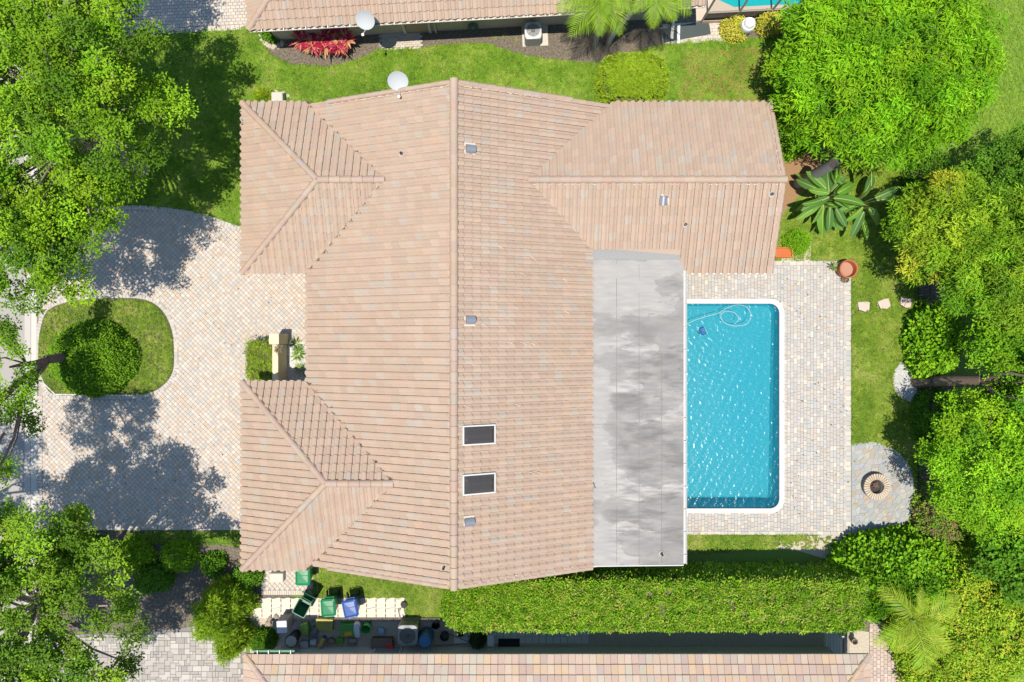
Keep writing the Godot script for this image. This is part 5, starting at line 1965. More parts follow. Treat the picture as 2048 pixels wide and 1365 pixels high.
	grass("sunny back lawn between pool deck and black fence", poly([1702, 330, 1838, 330, 1832, 480, 1836, 700, 1834, 900, 1836, 1000, 1828, 940, 1800, 905, 1750, 884, 1704, 888, 1704, 522, 1550, 520, 1560, 440, 1640, 362, 1690, 350]), 330.0, lawn, [smooth_line([1836, 712, 1805, 722, 1788, 742, 1786, 768, 1800, 795, 1836, 812], 3), poly([1712, 604, 1742, 604, 1742, 625, 1712, 625]), poly([1753, 599, 1784, 599, 1784, 620, 1753, 620]), poly([1796, 597, 1826, 597, 1826, 617, 1796, 617])])
	grass("mown lawn beyond the mango tree", poly([1900, -20, 2200, -20, 2200, 700, 1900, 700, 1880, 330, 1990, 200]), 200.0, [Color(0.201, 0.352, 0.033), Color(0.246, 0.393, 0.039), Color(0.277, 0.421, 0.044)], [], 0.8)
	grass("short grass strip between patio paving and the long hedge", poly([1330, 1071, 1640, 1071, 1560, 1092, 1500, 1100, 1330, 1110]), 330.0, lawn)
	grass("lawn patch between the front wing and the slab walk", poly([625, 1120, 900, 1120, 900, 1238, 815, 1238, 812, 1196, 625, 1196]), 330.0, lawn)
	grass("shaded grass of the driveway island", shrink(island_poly(), 0.06), 200.0, lawn, [], 0.9, 0.05)
	grass("clipped green strip edging the driveway's south side", poly([290, 1063, 484, 1065, 484, 1092, 300, 1085]), 260.0, lush)
	fallen_leaves()
	grass("thin brownish lawn between the clipped shrub and the mango tree", poly([1370, 105, 1530, 95, 1535, 205, 1360, 205]), 130.0, [Color(0.30, 0.22, 0.06), Color(0.36, 0.25, 0.09), Color(0.24, 0.26, 0.04)], [], 1.05)
	grass("sparse tufts at the sandy end of the hedge lawn", poly([1560, 1074, 1690, 1072, 1680, 1098, 1570, 1096]), 70.0, lawn)

func fallen_leaves() -> void:
	# dry leaves and twigs lying on paving and grass
	for a in [["brown leaf litter scattered over the driveway", poly([90, 440, 480, 440, 610, 560, 610, 760, 480, 770, 480, 1050, 90, 1050]), 420, 0.053], ["dry leaves scattered over the back lawn and deck edge", poly([1560, 530, 1830, 480, 1830, 880, 1560, 1060]), 160, 0.075], ["dry leaves scattered over the lawn north of the house", poly([500, 140, 1480, 130, 1480, 205, 500, 205]), 260, 0.075]]:
		var mb := MB.new()
		for k in a[2]:
			var p := Vector2(rng.randf_range(-22, 18), rng.randf_range(-13, 9))
			var tries := 0
			while not inside(p, a[1]) and tries < 60:
				p = Vector2(rng.randf_range(-22, 18), rng.randf_range(-13, 9))
				tries += 1
			if tries >= 60 or inside(p, island_poly()):
				continue
			var t := rng.randf() * TAU
			var s := rng.randf_range(0.02, 0.05)
			var u := Vector3(cos(t), rng.randf_range(-0.3, 0.3), sin(t)) * s
			var v := Vector3(-sin(t), rng.randf_range(-0.3, 0.3), cos(t)) * s * 0.5
			var o := Vector3(p.x, a[3] + 0.01, p.y)
			mb.col = jitter(pick([Color(0.13, 0.085, 0.05), Color(0.20, 0.14, 0.07), Color(0.08, 0.06, 0.045), Color(0.25, 0.2, 0.08)]), 0.3)
			mb.tri(o - u, o + v, o + u)
			mb.tri(o - u, o + u, o - v)
		var n := put(self, numbered("fallen_leaves"), mb.mesh(), vmat("litter", 0.9))
		n.set_meta("kind", "stuff")
		n.set_meta("label", a[0])
		n.set_meta("category", "leaves")

func hedge() -> void:
	var t := thing("long_hedge", "long clipped hedge with bare twiggy patches between the patio roof and the southern house", "hedge", Vector3(5.0, 0, 10.75))
	rng.seed = 4242
	var spray := leaf_spray("hedge", 12, 0.13, 0.10, 0.055, 0.0, 0.5)
	var xfs := []
	var cols := []
	var twig := MB.new()
	var nz := FastNoiseLite.new()
	nz.seed = 3
	nz.frequency = 0.55
	nz.fractal_octaves = 3
	var x0 := -7.8
	var x1 := 9.3
	var h := 2.75
	var pal := [Color(0.17, 0.35, 0.012), Color(0.23, 0.42, 0.018), Color(0.11, 0.24, 0.012), Color(0.36, 0.42, 0.06)]
	for k in 15000:
		var x := rng.randf_range(x0, x1)
		var round_end := clampf((x - x0) / 0.9, 0.0, 1.0)
		var half := 0.95 * sqrt(round_end * (2.0 - round_end))
		var lump := nz.get_noise_2d(x, 3.0) * 0.18
		var p: Vector3
		var side := rng.randf()
		if side < 0.6:
			var z := rng.randf_range(-half, half)
			p = Vector3(x, h + nz.get_noise_2d(x * 1.5, z * 1.5) * 0.12 - 0.22 * pow(absf(z / 0.95), 4.0) - absf(rng.randfn(0, 0.06)), z)
			var bare := nz.get_noise_2d(x * 2.6 + 40.0, z * 3.4)
			if bare > -0.06 and x > -6.0 and rng.randf() < 0.74 * smoothstep(-6.0, 1.0, x):
				if rng.randf() < 0.8:
					var o := p + Vector3(0, -0.12, 0)
					var d := Vector3(rng.randfn(), rng.randf_range(0.1, 0.8), rng.randfn()).normalized() * rng.randf_range(0.12, 0.3)
					twig.col = jitter(Color(0.40, 0.32, 0.19), 0.3)
					twig.tube([o, o + d * 0.6 + Vector3(rng.randfn(0, 0.02), 0, rng.randfn(0, 0.02)), o + d], [0.011, 0.009, 0.005], 4, false)
				continue
		else:
			var s := -1.0 if side < 0.82 else 1.0
			var y := h * sqrt(rng.randf())
			p = Vector3(x, y, s * (half + lump * 0.6 - absf(rng.randfn(0, 0.05)) + 0.12 * sin(y * 1.2)))
		xfs.append(Transform3D(spin(rng.randf_range(0.75, 1.25), 0.5), p))
		cols.append(tint(pal, 0.2))
	var core := MB.new()
	core.box(at(Vector3((x0 + x1) / 2 + 0.3, h * 0.46, 0)), Vector3(x1 - x0 - 0.8, h * 0.92, 1.5), 0.15)
	put(t, "twig_mass", core.mesh(), mat(0.2, 0.165, 0.11, 1.0))
	put(t, "bare_twigs", twig.mesh(), vmat("twig", 0.9)).set_meta("kind", "stuff")
	copies(t, "foliage", spray, leafy(), xfs, cols)


# ---------------------------------------------------------------- neighbouring houses
func north_house() -> void:
	# its eave runs slightly askew; local x follows the eave, local z points south out of the wall
	var a := W(498, 58, EAVE)
	var b := W(1412, 8, EAVE)
	var turn := -atan2(b.z - a.z, b.x - a.x)
	var h := thing("northern_house", "northern neighbour's cream house with peach barrel tiles and white gutter hangers", "house", Vector3(a.x, 0, a.z), turn)
	var len := Vector2(b.x - a.x, b.z - a.z).length()
	var stucco := mat(0.52, 0.45, 0.33, 0.9, 0.0, 0.5, 0.3)
	put(h, "wall", _box(Vector3(len - 0.9, 2.5, 0.2), 0.01), stucco, at(Vector3(len / 2 - 0.15, 1.25, -0.76)))
	put(h, "wall", _box(Vector3(0.2, 2.5, 8.0), 0.01), stucco, at(Vector3(0.6, 1.25, -4.9)))
	# recessed panels, door, down pipe and the hose reel wall
	var dark := mat(0.20, 0.15, 0.11, 0.7)
	put(h, "door", _box(Vector3(0.95, 2.1, 0.05), 0.01), mat(0.34, 0.26, 0.18, 0.7), at(Vector3(6.55, 1.06, -0.645)))
	put(h, "door_frame", _box(Vector3(0.12, 2.2, 0.08), 0.01), mat(0.55, 0.52, 0.46, 0.7), at(Vector3(6.0, 1.1, -0.62)))
	put(h, "door_frame", _box(Vector3(0.12, 2.2, 0.08), 0.01), mat(0.55, 0.52, 0.46, 0.7), at(Vector3(7.1, 1.1, -0.62)))
	put(h, "downpipe", _box(Vector3(0.07, 2.4, 0.07), 0.01), mat(0.5, 0.47, 0.4, 0.6), at(Vector3(7.35, 1.2, -0.6)))
	put(h, "stone_pier", _box(Vector3(0.7, 2.4, 0.14), 0.03), mat(0.30, 0.27, 0.23, 0.9, 0.0, 1.5, 2.0), at(Vector3(2.15, 1.2, -0.6)))
	for k in 3:
		var w := put(h, "window", _box(Vector3(1.3, 1.2, 0.05), 0.01), mat(0.5, 0.48, 0.42, 0.6), at(Vector3(10.2 + k * 2.3, 1.5, -0.64)))
		put(w, "pane", _box(Vector3(1.16, 1.06, 0.02)), mat(0.05, 0.06, 0.07, 0.1), at(Vector3(0, 0, 0.02)))
	var roof := piece(h, "roof")
	var r := Roof.new()
	r.node = roof
	r.palette = TILE_COLS
	r.weight = TILE_WEIGHT
	r.profile = S_PROFILE
	tile_slope(r, [Vector2(0, 0), Vector2(len, 0), Vector2(len, -4.5), Vector2(4.5, -4.5)], Vector2(0, 0), Vector2(0, -1), EAVE, PITCH)
	tile_slope(r, [Vector2(0, 0), Vector2(4.5, -4.5), Vector2(0, -9)], Vector2(0, 0), Vector2(1, 0), EAVE, PITCH)
	r.full.sort_custom(func(p, q): return p[0].origin.y < q[0].origin.y)
	finish_near(r, h.transform, 300)
	caps(roof, Vector3(0, EAVE, 0), Vector3(4.4, EAVE + PITCH * 4.4, -4.4), 0.14)
	# gutter with white hangers
	var g := piece(h, "gutter")
	var gm := MB.new()
	var prof := [Vector2(0.0, 0.02), Vector2(0.0, -0.1), Vector2(0.11, -0.1), Vector2(0.15, 0.0), Vector2(0.15, 0.02), Vector2(0.14, 0.02), Vector2(0.105, -0.085), Vector2(0.01, -0.085), Vector2(0.01, 0.02)]
	for k in prof.size() - 1:
		gm.quad(Vector3(0, EAVE + prof[k].y, prof[k].x), Vector3(0, EAVE + prof[k + 1].y, prof[k + 1].x), Vector3(len, EAVE + prof[k + 1].y, prof[k + 1].x), Vector3(len, EAVE + prof[k].y, prof[k].x))
	put(g, "trough", gm.mesh(), mat(0.5, 0.46, 0.4, 0.6))
	for k in 20:
		put(g, "hanger", _box(Vector3(0.035, 0.012, 0.15)), mat(0.75, 0.75, 0.73, 0.4), at(Vector3(0.5 + k * 0.9, EAVE + 0.022, 0.076)))
	var lm := MB.new()
	for k in 260:
		var p := Vector3(rng.randf() * len, EAVE - 0.06 + rng.randf() * 0.03, rng.randf_range(0.02, 0.12))
		lm.col = jitter(Color(0.14, 0.08, 0.05), 0.4)
		var q := rng.randf() * TAU
		lm.quad(p + Vector3(cos(q), 0, sin(q)) * 0.03, p + Vector3(-sin(q), 0, cos(q)) * 0.015, p - Vector3(cos(q), 0, sin(q)) * 0.03, p - Vector3(-sin(q), 0, cos(q)) * 0.015)
	put(g, "leaf_litter", lm.mesh(), vmat("litter", 0.9)).set_meta("kind", "stuff")
	put(h, "soffit", _box(Vector3(len - 0.1, 0.02, 0.62)), mat(0.5, 0.45, 0.36, 0.8), at(Vector3(len / 2, EAVE - 0.13, -0.34)))

func finish_near(r: Roof, xf: Transform3D, singles: int) -> void:
	for t in r.full:
		t[0] = xf * t[0]
	var eye := Vector3(0, CAM_H, 0)
	r.full.sort_custom(func(a, b): return eye.distance_squared_to(a[0].origin) < eye.distance_squared_to(b[0].origin))
	var inv := xf.affine_inverse()
	for t in r.full:
		t[0] = inv * t[0]
	var keep := r.full.duplicate()
	# finish_tiles sorts again in its own axes, so the near ones are laid here
	var mesh := tile_mesh(r.profile, r.w, r.l, r.lift)
	var near := keep.slice(0, singles)
	for t in near:
		var c: Color = r.palette[t[1]] * [0.955, 1.0, 1.045][rng.randi() % 3]
		put(r.node, "roof_tile", mesh, mat(c.r, c.g, c.b, 0.85, 0.0, 0.9, 0.25), t[0])
	r.full = keep.slice(singles)
	finish_tiles(r, 0, "roof_tile", "roof_tile_field")

func screen_porch() -> void:
	var p := thing("screen_porch", "bronze-framed screened porch over a turquoise pool beside the northern house", "porch", W(1402, 46, 0.0))
	var bronze := mat(0.30, 0.27, 0.23, 0.5, 0.3)
	var len := 7.2
	var t := 0.05
	p.rotation.y = t
	var top := 2.7
	for k in 6:
		var x := k * 1.42
		put(p, "post", _box(Vector3(0.07, top, 0.07), 0.005), bronze, at(Vector3(x, top / 2, 0)))
		put(p, "roof_beam", _box(Vector3(0.07, 0.07, 6.0), 0.005), bronze, at(Vector3(x, top + 0.035, -3.0)))
	for y in [0.06, 0.95, top - 0.03]:
		put(p, "rail", _box(Vector3(len, 0.06, 0.06), 0.005), bronze, at(Vector3(len / 2, y, 0.002)))
	var net := StandardMaterial3D.new()
	net.albedo_color = Color(0.12, 0.11, 0.10, 0.72)
	net.transparency = BaseMaterial3D.TRANSPARENCY_ALPHA
	net.roughness = 0.9
	var sheer := net.duplicate()
	sheer.albedo_color = Color(0.05, 0.05, 0.05, 0.1)
	for k in 5:
		put(p, "screen", _box(Vector3(1.34, 0.86, 0.004)), net, at(Vector3(k * 1.42 + 0.71, 0.5, -0.01)))
		put(p, "screen", _box(Vector3(1.34, top - 1.02, 0.004)), sheer, at(Vector3(k * 1.42 + 0.71, (top + 0.94) / 2, -0.01)))
	put(p, "kick_plate", _box(Vector3(len, 0.3, 0.02)), mat(0.5, 0.4, 0.3, 0.8), at(Vector3(len / 2, 0.15, 0.05)))
	# the pool inside
	var fl := MB.new()
	fl.slab(PackedVector2Array([Vector2(-0.2, -8), Vector2(9, -8), Vector2(9, -0.1), Vector2(-0.2, -0.1)]), 0.0, 0.03)
	put(p, "porch_floor", fl.mesh(), mat(0.5, 0.42, 0.34, 0.8, 0.0, 0.8))
	var pw := MB.new()
	pw.slab(PackedVector2Array([Vector2(0.2, -6), Vector2(7.6, -6), Vector2(7.6, -0.62), Vector2(1.5, -0.62), Vector2(0.2, -1.3)]), 0.03, 0.036)
	put(p, "pool_water", pw.mesh(), mat(0.008, 0.36, 0.38, 0.15))

const FLAT_COLS := [Color(0.435, 0.329, 0.256), Color(0.405, 0.295, 0.241), Color(0.457, 0.336, 0.226), Color(0.412, 0.359, 0.290), Color(0.383, 0.295, 0.253), Color(0.450, 0.351, 0.275), Color(0.420, 0.306, 0.245)]

func south_house() -> void:
	var a := W(490, 1311, EAVE)
	var b := W(1738, 1311, EAVE)
	var h := thing("southern_house", "southern neighbour's olive house with multicoloured flat roof tiles", "house", Vector3(a.x, 0, a.z))
	var len := b.x - a.x
	var wallm := mat(0.66, 0.63, 0.52, 0.9, 0.0, 0.5, 0.3)
	put(h, "wall", _box(Vector3(len - 1.3, 2.5, 0.2), 0.01), wallm, at(Vector3(len / 2, 1.25, 0.88)))
	put(h, "wall", _box(Vector3(0.2, 2.5, 8), 0.01), wallm, at(Vector3(0.75, 1.25, 4.99)))
	put(h, "wall", _box(Vector3(0.2, 2.5, 8), 0.01), wallm, at(Vector3(len - 0.75, 1.25, 4.99)))
	var fr := mat(0.5, 0.5, 0.46, 0.7)
	for q in [[5.4, 1.25, 0.1, 2.1], [11.9, 2.8, 0.9, 1.2], [17.5, 1.4, 0.9, 1.2]]:
		var w := put(h, "door" if q[1] < 1.3 else "window", _box(Vector3(q[1], q[3], 0.06), 0.01), fr, at(Vector3(q[0], q[2] + q[3] / 2, 0.76)))
		put(w, "pane", _box(Vector3(q[1] - 0.2, q[3] - 0.2, 0.02)), mat(0.22, 0.26, 0.28, 0.15), at(Vector3(0, 0, -0.03)))
	var roof := piece(h, "roof")
	var r := Roof.new()
	r.node = roof
	r.palette = FLAT_COLS
	r.weight = [20, 16, 14, 18, 12, 18, 14]
	r.profile = [[0.0, 0.0], [0.02, 0.02], [0.05, 0.024], [0.95, 0.024], [0.985, 0.02], [0.985, 0.0]]
	r.w = 0.285
	r.l = 0.385
	tile_slope(r, [Vector2(0, 0), Vector2(len, 0), Vector2(len - 4.5, 4.5), Vector2(4.5, 4.5)], Vector2(0, 0), Vector2(0, 1), EAVE, 0.4)
	tile_slope(r, [Vector2(0, 0), Vector2(4.5, 4.5), Vector2(0, 9)], Vector2(0, 0), Vector2(1, 0), EAVE, 0.4)
	tile_slope(r, [Vector2(len, 0), Vector2(len - 4.5, 4.5), Vector2(len, 9)], Vector2(len, 0), Vector2(-1, 0), EAVE, 0.4)
	finish_near(r, h.transform, 300)
	caps(roof, Vector3(0, EAVE, 0), Vector3(4.4, EAVE + 1.76, 4.4), 0.13, 0.4, "hip_cap", FLAT_COLS, true)
	caps(roof, Vector3(len, EAVE, 0), Vector3(len - 4.4, EAVE + 1.76, 4.4), 0.13, 0.4, "hip_cap", FLAT_COLS, true)
	var grn := mat(0.05, 0.20, 0.10, 0.5)
	put(h, "fascia", _box(Vector3(len - 0.02, 0.18, 0.03)), mat(0.5, 0.48, 0.42, 0.7), at(Vector3(len / 2, EAVE - 0.1, 0.02)))
	put(h, "soffit", _box(Vector3(len - 0.1, 0.02, 0.72)), mat(0.4, 0.38, 0.32, 0.8), at(Vector3(len / 2, EAVE - 0.2, 0.4)))
	var g := piece(h, "gutter")
	put(g, "trough", _box(Vector3(1.65, 0.1, 0.02), 0.004), grn, at(Vector3(1.15, EAVE - 0.03, -0.19)))
	put(g, "trough", _box(Vector3(1.65, 0.012, 0.18), 0.004), grn, at(Vector3(1.15, EAVE - 0.08, -0.09)))
	put(g, "trough", _box(Vector3(0.03, 0.08, 3.0), 0.004), grn, at(Vector3(-0.03, EAVE - 0.03, 1.5)))
	for k in 4:
		put(g, "hanger", _box(Vector3(0.03, 0.012, 0.19)), mat(0.75, 0.75, 0.73, 0.4), at(Vector3(0.5 + k * 0.45, EAVE + 0.02, -0.1)))

# ---------------------------------------------------------------- things
func satellite_dish(label: String, c: Vector3, foot: Vector3, aim: Vector3) -> void:
	var t := thing("satellite_dish", label, "satellite dish", foot)
	var o := c - foot
	var z := aim.normalized()
	var x := Vector3.UP.cross(z).normalized()
	var bas := Basis(x, z, x.cross(z))
	var mb := MB.new()
	mb.lathe(Transform3D(bas.scaled_local(Vector3(0.385, 0.35, 0.365)), o), [Vector2(0.001, 0.0), Vector2(0.3, 0.02), Vector2(0.6, 0.08), Vector2(0.85, 0.17), Vector2(1.0, 0.25), Vector2(1.02, 0.245), Vector2(1.0, 0.22), Vector2(0.6, 0.04), Vector2(0.001, -0.04)], 28)
	put(t, "reflector", mb.mesh(), mat(0.39, 0.42, 0.43, 0.75))
	var low := bas.z * (1.0 if bas.z.y < 0 else -1.0)
	var feed := o + z * 0.42 + low * 0.42
	var arm := MB.new()
	arm.tube([o - z * 0.05 + low * 0.2, o + z * 0.1 + low * 0.4, feed], [0.018, 0.018, 0.018], 6)
	put(t, "feed_arm", arm.mesh(), mat(0.45, 0.47, 0.48, 0.5))
	var f := put(t, "feed_horn", _cyl(0.045, 0.06, 0.13), mat(0.6, 0.6, 0.6, 0.4), Transform3D(Basis(Vector3.RIGHT, 0.5), feed - Vector3(0, 0.05, 0)))
	var mast := MB.new()
	mast.tube([Vector3.ZERO, o * Vector3(0.3, 0.75, 0.3), o - z * 0.08], [0.025, 0.025, 0.025], 8)
	put(t, "mast", mast.mesh(), mat(0.40, 0.42, 0.44, 0.4, 0.5))
	put(t, "foot_plate", _box(Vector3(0.18, 0.02, 0.18), 0.004), mat(0.2, 0.2, 0.2, 0.6), at(Vector3(0, 0.0, 0)))

func wheelie_bin(label: String, p: Vector3, turn: float, c: Color, open := false, low := false) -> void:
	var t := thing("wheelie_bin", label, "bin", p, turn)
	var h := 1.0
	var pl := mat(c.r, c.g, c.b, 0.4)
	var ld := mat(c.r, c.g, c.b, 0.22)
	var mb := MB.new()
	# tapered body with a hollow
	var ring := func(wx, wz, y, rr):
		var q := round_rect(-wx, wx, -wz, wz, rr, 4)
		var out := []
		for k in q:
			out.append(Vector3(k.x, y, k.y))
		return out
	var loops := [ring.call(0.20, 0.24, 0.06, 0.04), ring.call(0.27, 0.33, h - 0.06, 0.06), ring.call(0.30, 0.36, h - 0.05, 0.06), ring.call(0.30, 0.36, h, 0.06), ring.call(0.265, 0.325, h, 0.05), ring.call(0.255, 0.315, h - 0.08, 0.05), ring.call(0.19, 0.23, 0.12, 0.04)]
	for j in loops.size() - 1:
		var n: int = loops[j].size()
		for k in n:
			var l := (k + 1) % n
			mb.quad(loops[j][l], loops[j][k], loops[j + 1][k], loops[j + 1][l])
	var last: Array = loops[6]
	for k in last.size():
		mb.tri(last[k], Vector3(0, 0.12, 0), last[(k + 1) % last.size()])
	put(t, "body", mb.mesh(), pl)
	var lid := MB.new()
	var q := [[0.31, 0.37, 0.0, 0.07], [0.315, 0.375, 0.03, 0.07], [0.29, 0.35, 0.055, 0.06], [0.22, 0.28, 0.075, 0.05], [0.05, 0.08, 0.08, 0.03]]
	var lp := []
	for e in q:
		lp.append(ring.call(e[0], e[1], e[2], e[3]))
	for j in lp.size() - 1:
		var n: int = lp[j].size()
		for k in n:
			var l := (k + 1) % n
			lid.quad(lp[j][l], lp[j][k], lp[j + 1][k], lp[j + 1][l])
	for k in lp[4].size():
		lid.tri(lp[4][k], Vector3(0, 0.081, 0), lp[4][(k + 1) % lp[4].size()])
	var lx := at(Vector3(0, h + 0.005, 0))
	if open:
		# lid hangs down behind the back edge
		lx = Transform3D(Basis(Vector3.RIGHT, -2.0), Vector3(0, h - 0.25, -0.5))
	var lo := put(t, "lid", lid.mesh(), ld, lx)
	put(lo, "lid_ridge", _box(Vector3(0.5, 0.016, 0.03), 0.006), ld, at(Vector3(0, 0.083, -0.05)))
	put(lo, "grip", _box(Vector3(0.4, 0.03, 0.05), 0.01), pl, at(Vector3(0, 0.02, 0.385)))
	var hb := MB.new()
	hb.tube([Vector3(-0.26, h - 0.02, -0.42), Vector3(0.26, h - 0.02, -0.42)], [0.016, 0.016], 8)
	put(t, "handle", hb.mesh(), pl)
	for s in [-1.0, 1.0]:
		put(t, "bracket", _box(Vector3(0.03, 0.04, 0.1), 0.005), pl, at(Vector3(s * 0.24, h - 0.03, -0.38)))
		put(t, "wheel", _cyl(0.12, 0.12, 0.05, 18), mat(0.02, 0.02, 0.02, 0.6), at(Vector3(s * 0.27 - 0.025 * s, 0.12, -0.3), 0, 0, -s * PI / 2))

func air_conditioner(label: String, p: Vector3, turn: float, s: float, lid: Color, body: Color) -> void:
	var t := thing("air_conditioner", label, "air conditioner", p, turn)
	put(t, "cabinet", _box(Vector3(s * 0.96, 0.8, s * 0.96), 0.05), mat(body.r, body.g, body.b, 0.6), at(Vector3(0, 0.44, 0)))
	for side in 4:
		for k in 11:
			var a := PI / 2 * side
			var o := Vector3((k - 5) * s * 0.08, 0.44, s * 0.49).rotated(Vector3.UP, a)
			put(t, "louvre", _box(Vector3(s * 0.035, 0.72, 0.02), 0.004), mat(body.r, body.g, body.b, 0.5), at(o, a))
	# top panel with a round grille
	var mb := MB.new()
	var n := 28
	var sq := []
	var ci := []
	var cr := s * 0.40
	for k in n:
		var a := TAU * k / n
		var d := Vector2(cos(a), sin(a))
		var m := maxf(absf(d.x), absf(d.y))
		var e := d / m * s * 0.5
		if absf(d.x) > 0.6 and absf(d.y) > 0.6:
			e *= 0.95
		sq.append(Vector3(e.x, 0.86, e.y))
		ci.append(Vector3(d.x * cr, 0.9, d.y * cr))
	for k in n:
		var l := (k + 1) % n
		mb.quad(sq[l], sq[k], ci[k], ci[l])
		mb.quad(sq[k] - Vector3(0, 0.08, 0), sq[k], sq[l], sq[l] - Vector3(0, 0.08, 0))
		mb.quad(ci[l], ci[k], ci[k] - Vector3(0, 0.2, 0), ci[l] - Vector3(0, 0.2, 0))
	put(t, "top_panel", mb.mesh(), mat(lid.r, lid.g, lid.b, 0.45))
	var fan := piece(t, "fan")
	put(fan, "motor", _cyl(0.09, 0.08, 0.1), mat(0.10, 0.11, 0.12, 0.5), at(Vector3(0, 0.78, 0)))
	for k in 4:
		var bm := MB.new()
		bm.quad(Vector3(0.06, 0.0, -0.07), Vector3(0.06, 0.06, 0.07), Vector3(cr * 0.93, 0.08, 0.14), Vector3(cr * 0.93, 0.0, -0.08))
		put(fan, "blade", bm.mesh(), mat(0.22, 0.24, 0.26, 0.5), at(Vector3(0, 0.76, 0), PI / 2 * k + 0.35))
	var gr := MB.new()
	for k in 6:
		var rr := cr * (0.2 + 0.16 * k)
		var pts := []
		var rad := []
		for j in 33:
			var a := TAU * j / 32.0
			pts.append(Vector3(cos(a) * rr, 0.905, sin(a) * rr))
			rad.append(0.0035)
		gr.tube(pts, rad, 4, false)
	for k in 8:
		var a := TAU * k / 8.0
		gr.tube([Vector3(cos(a) * 0.05, 0.91, sin(a) * 0.05), Vector3(cos(a) * cr, 0.905, sin(a) * cr)], [0.004, 0.004], 4)
	put(t, "grille", gr.mesh(), mat(0.12, 0.12, 0.12, 0.5))

func fence() -> void:
	var t := thing("metal_fence", "black metal picket fence with a gate along the back lawn", "fence", Vector3(17.92, 0, 0))
	var blk := mat(0.02, 0.025, 0.028, 0.4, 0.3)
	var z0 := -7.6
	var z1 := 8.4
	for y in [0.15, 1.05]:
		for q in [[z0, -2.55], [-1.25, z1]]:
			put(t, "rail", _box(Vector3(0.03, 0.04, q[1] - q[0]), 0.004), blk, at(Vector3(0, y, (q[0] + q[1]) / 2)))
	var k := 0
	var z := z0
	while z <= z1:
		if z < -2.6 or z > -1.2:
			put(t, "picket", _box(Vector3(0.02, 1.15, 0.02)), blk, at(Vector3(0, 0.62, z)))
		z += 0.13
	for q in [z0, -5.0, -2.55, -1.25, 1.2, 3.6, 6.0, z1]:
		put(t, "post", _box(Vector3(0.06, 1.3, 0.06), 0.006), blk, at(Vector3(0.0, 0.64, q)))
	var g := piece(t, "gate")
	for y in [0.12, 0.98]:
		put(g, "gate_rail", _box(Vector3(0.03, 0.04, 1.2), 0.004), blk, at(Vector3(0.02, y, -1.9)))
	for j in 10:
		put(g, "picket", _box(Vector3(0.02, 1.0, 0.02)), blk, at(Vector3(0.02, 0.56, -2.44 + j * 0.12)))
	put(g, "latch", _box(Vector3(0.05, 0.14, 0.1), 0.01), mat(0.1, 0.08, 0.07, 0.5), at(Vector3(0.02, 0.98, -1.6)))

func fire_pit() -> void:
	var t := thing("fire_pit", "round fire pit with wedge-shaped cream cap stones on the stone patio", "fire pit", Vector3(15.98, 0.03, 6.38))
	var ring := MB.new()
	ring.lathe(Transform3D(), [Vector2(0.54, 0.0), Vector2(0.54, 0.30), Vector2(0.32, 0.30), Vector2(0.32, 0.02)], 32)
	put(t, "wall", ring.mesh(), mat(0.15, 0.16, 0.15, 0.9, 0.0, 1.2))
	var n := 30
	for k in n:
		var a0 := TAU * k / n + 0.012
		var a1 := TAU * (k + 1) / n - 0.012
		var pg := PackedVector2Array()
		for e in [[a0, 0.31], [a0, 0.57], [(a0 + a1) / 2, 0.575], [a1, 0.57], [a1, 0.31]]:
			pg.append(Vector2(cos(e[0]), sin(e[0])) * e[1])
		var mb := MB.new()
		mb.slab(pg, 0.302, 0.36, 0.006)
		var c: Color = pick([Color(0.50, 0.41, 0.30), Color(0.46, 0.375, 0.275), Color(0.52, 0.43, 0.33)])
		put(t, "cap_stone", mb.mesh(), mat(c.r, c.g, c.b, 0.85, 0.0, 1.2))
	put(t, "ash_bed", _cyl(0.31, 0.31, 0.05), mat(0.05, 0.04, 0.035, 1.0, 0.0, 1.0), at(Vector3(0, 0.05, 0)))
	for k in 14:
		var a := rng.randf() * TAU
		var o := Vector3(cos(a), 0, sin(a)) * rng.randf() * 0.16 + Vector3(0, 0.12 + rng.randf() * 0.06, 0)
		var b := rng.randf() * TAU
		var d := Vector3(cos(b), rng.randf_range(-0.2, 0.2), sin(b)) * 0.1
		var mb := MB.new()
		mb.tube([o - d, o, o + d], [0.03, 0.036, 0.026], 6)
		put(t, "lava_rock", mb.mesh(), mat(0.12, 0.075, 0.06, 0.9, 0.0, 1.0))

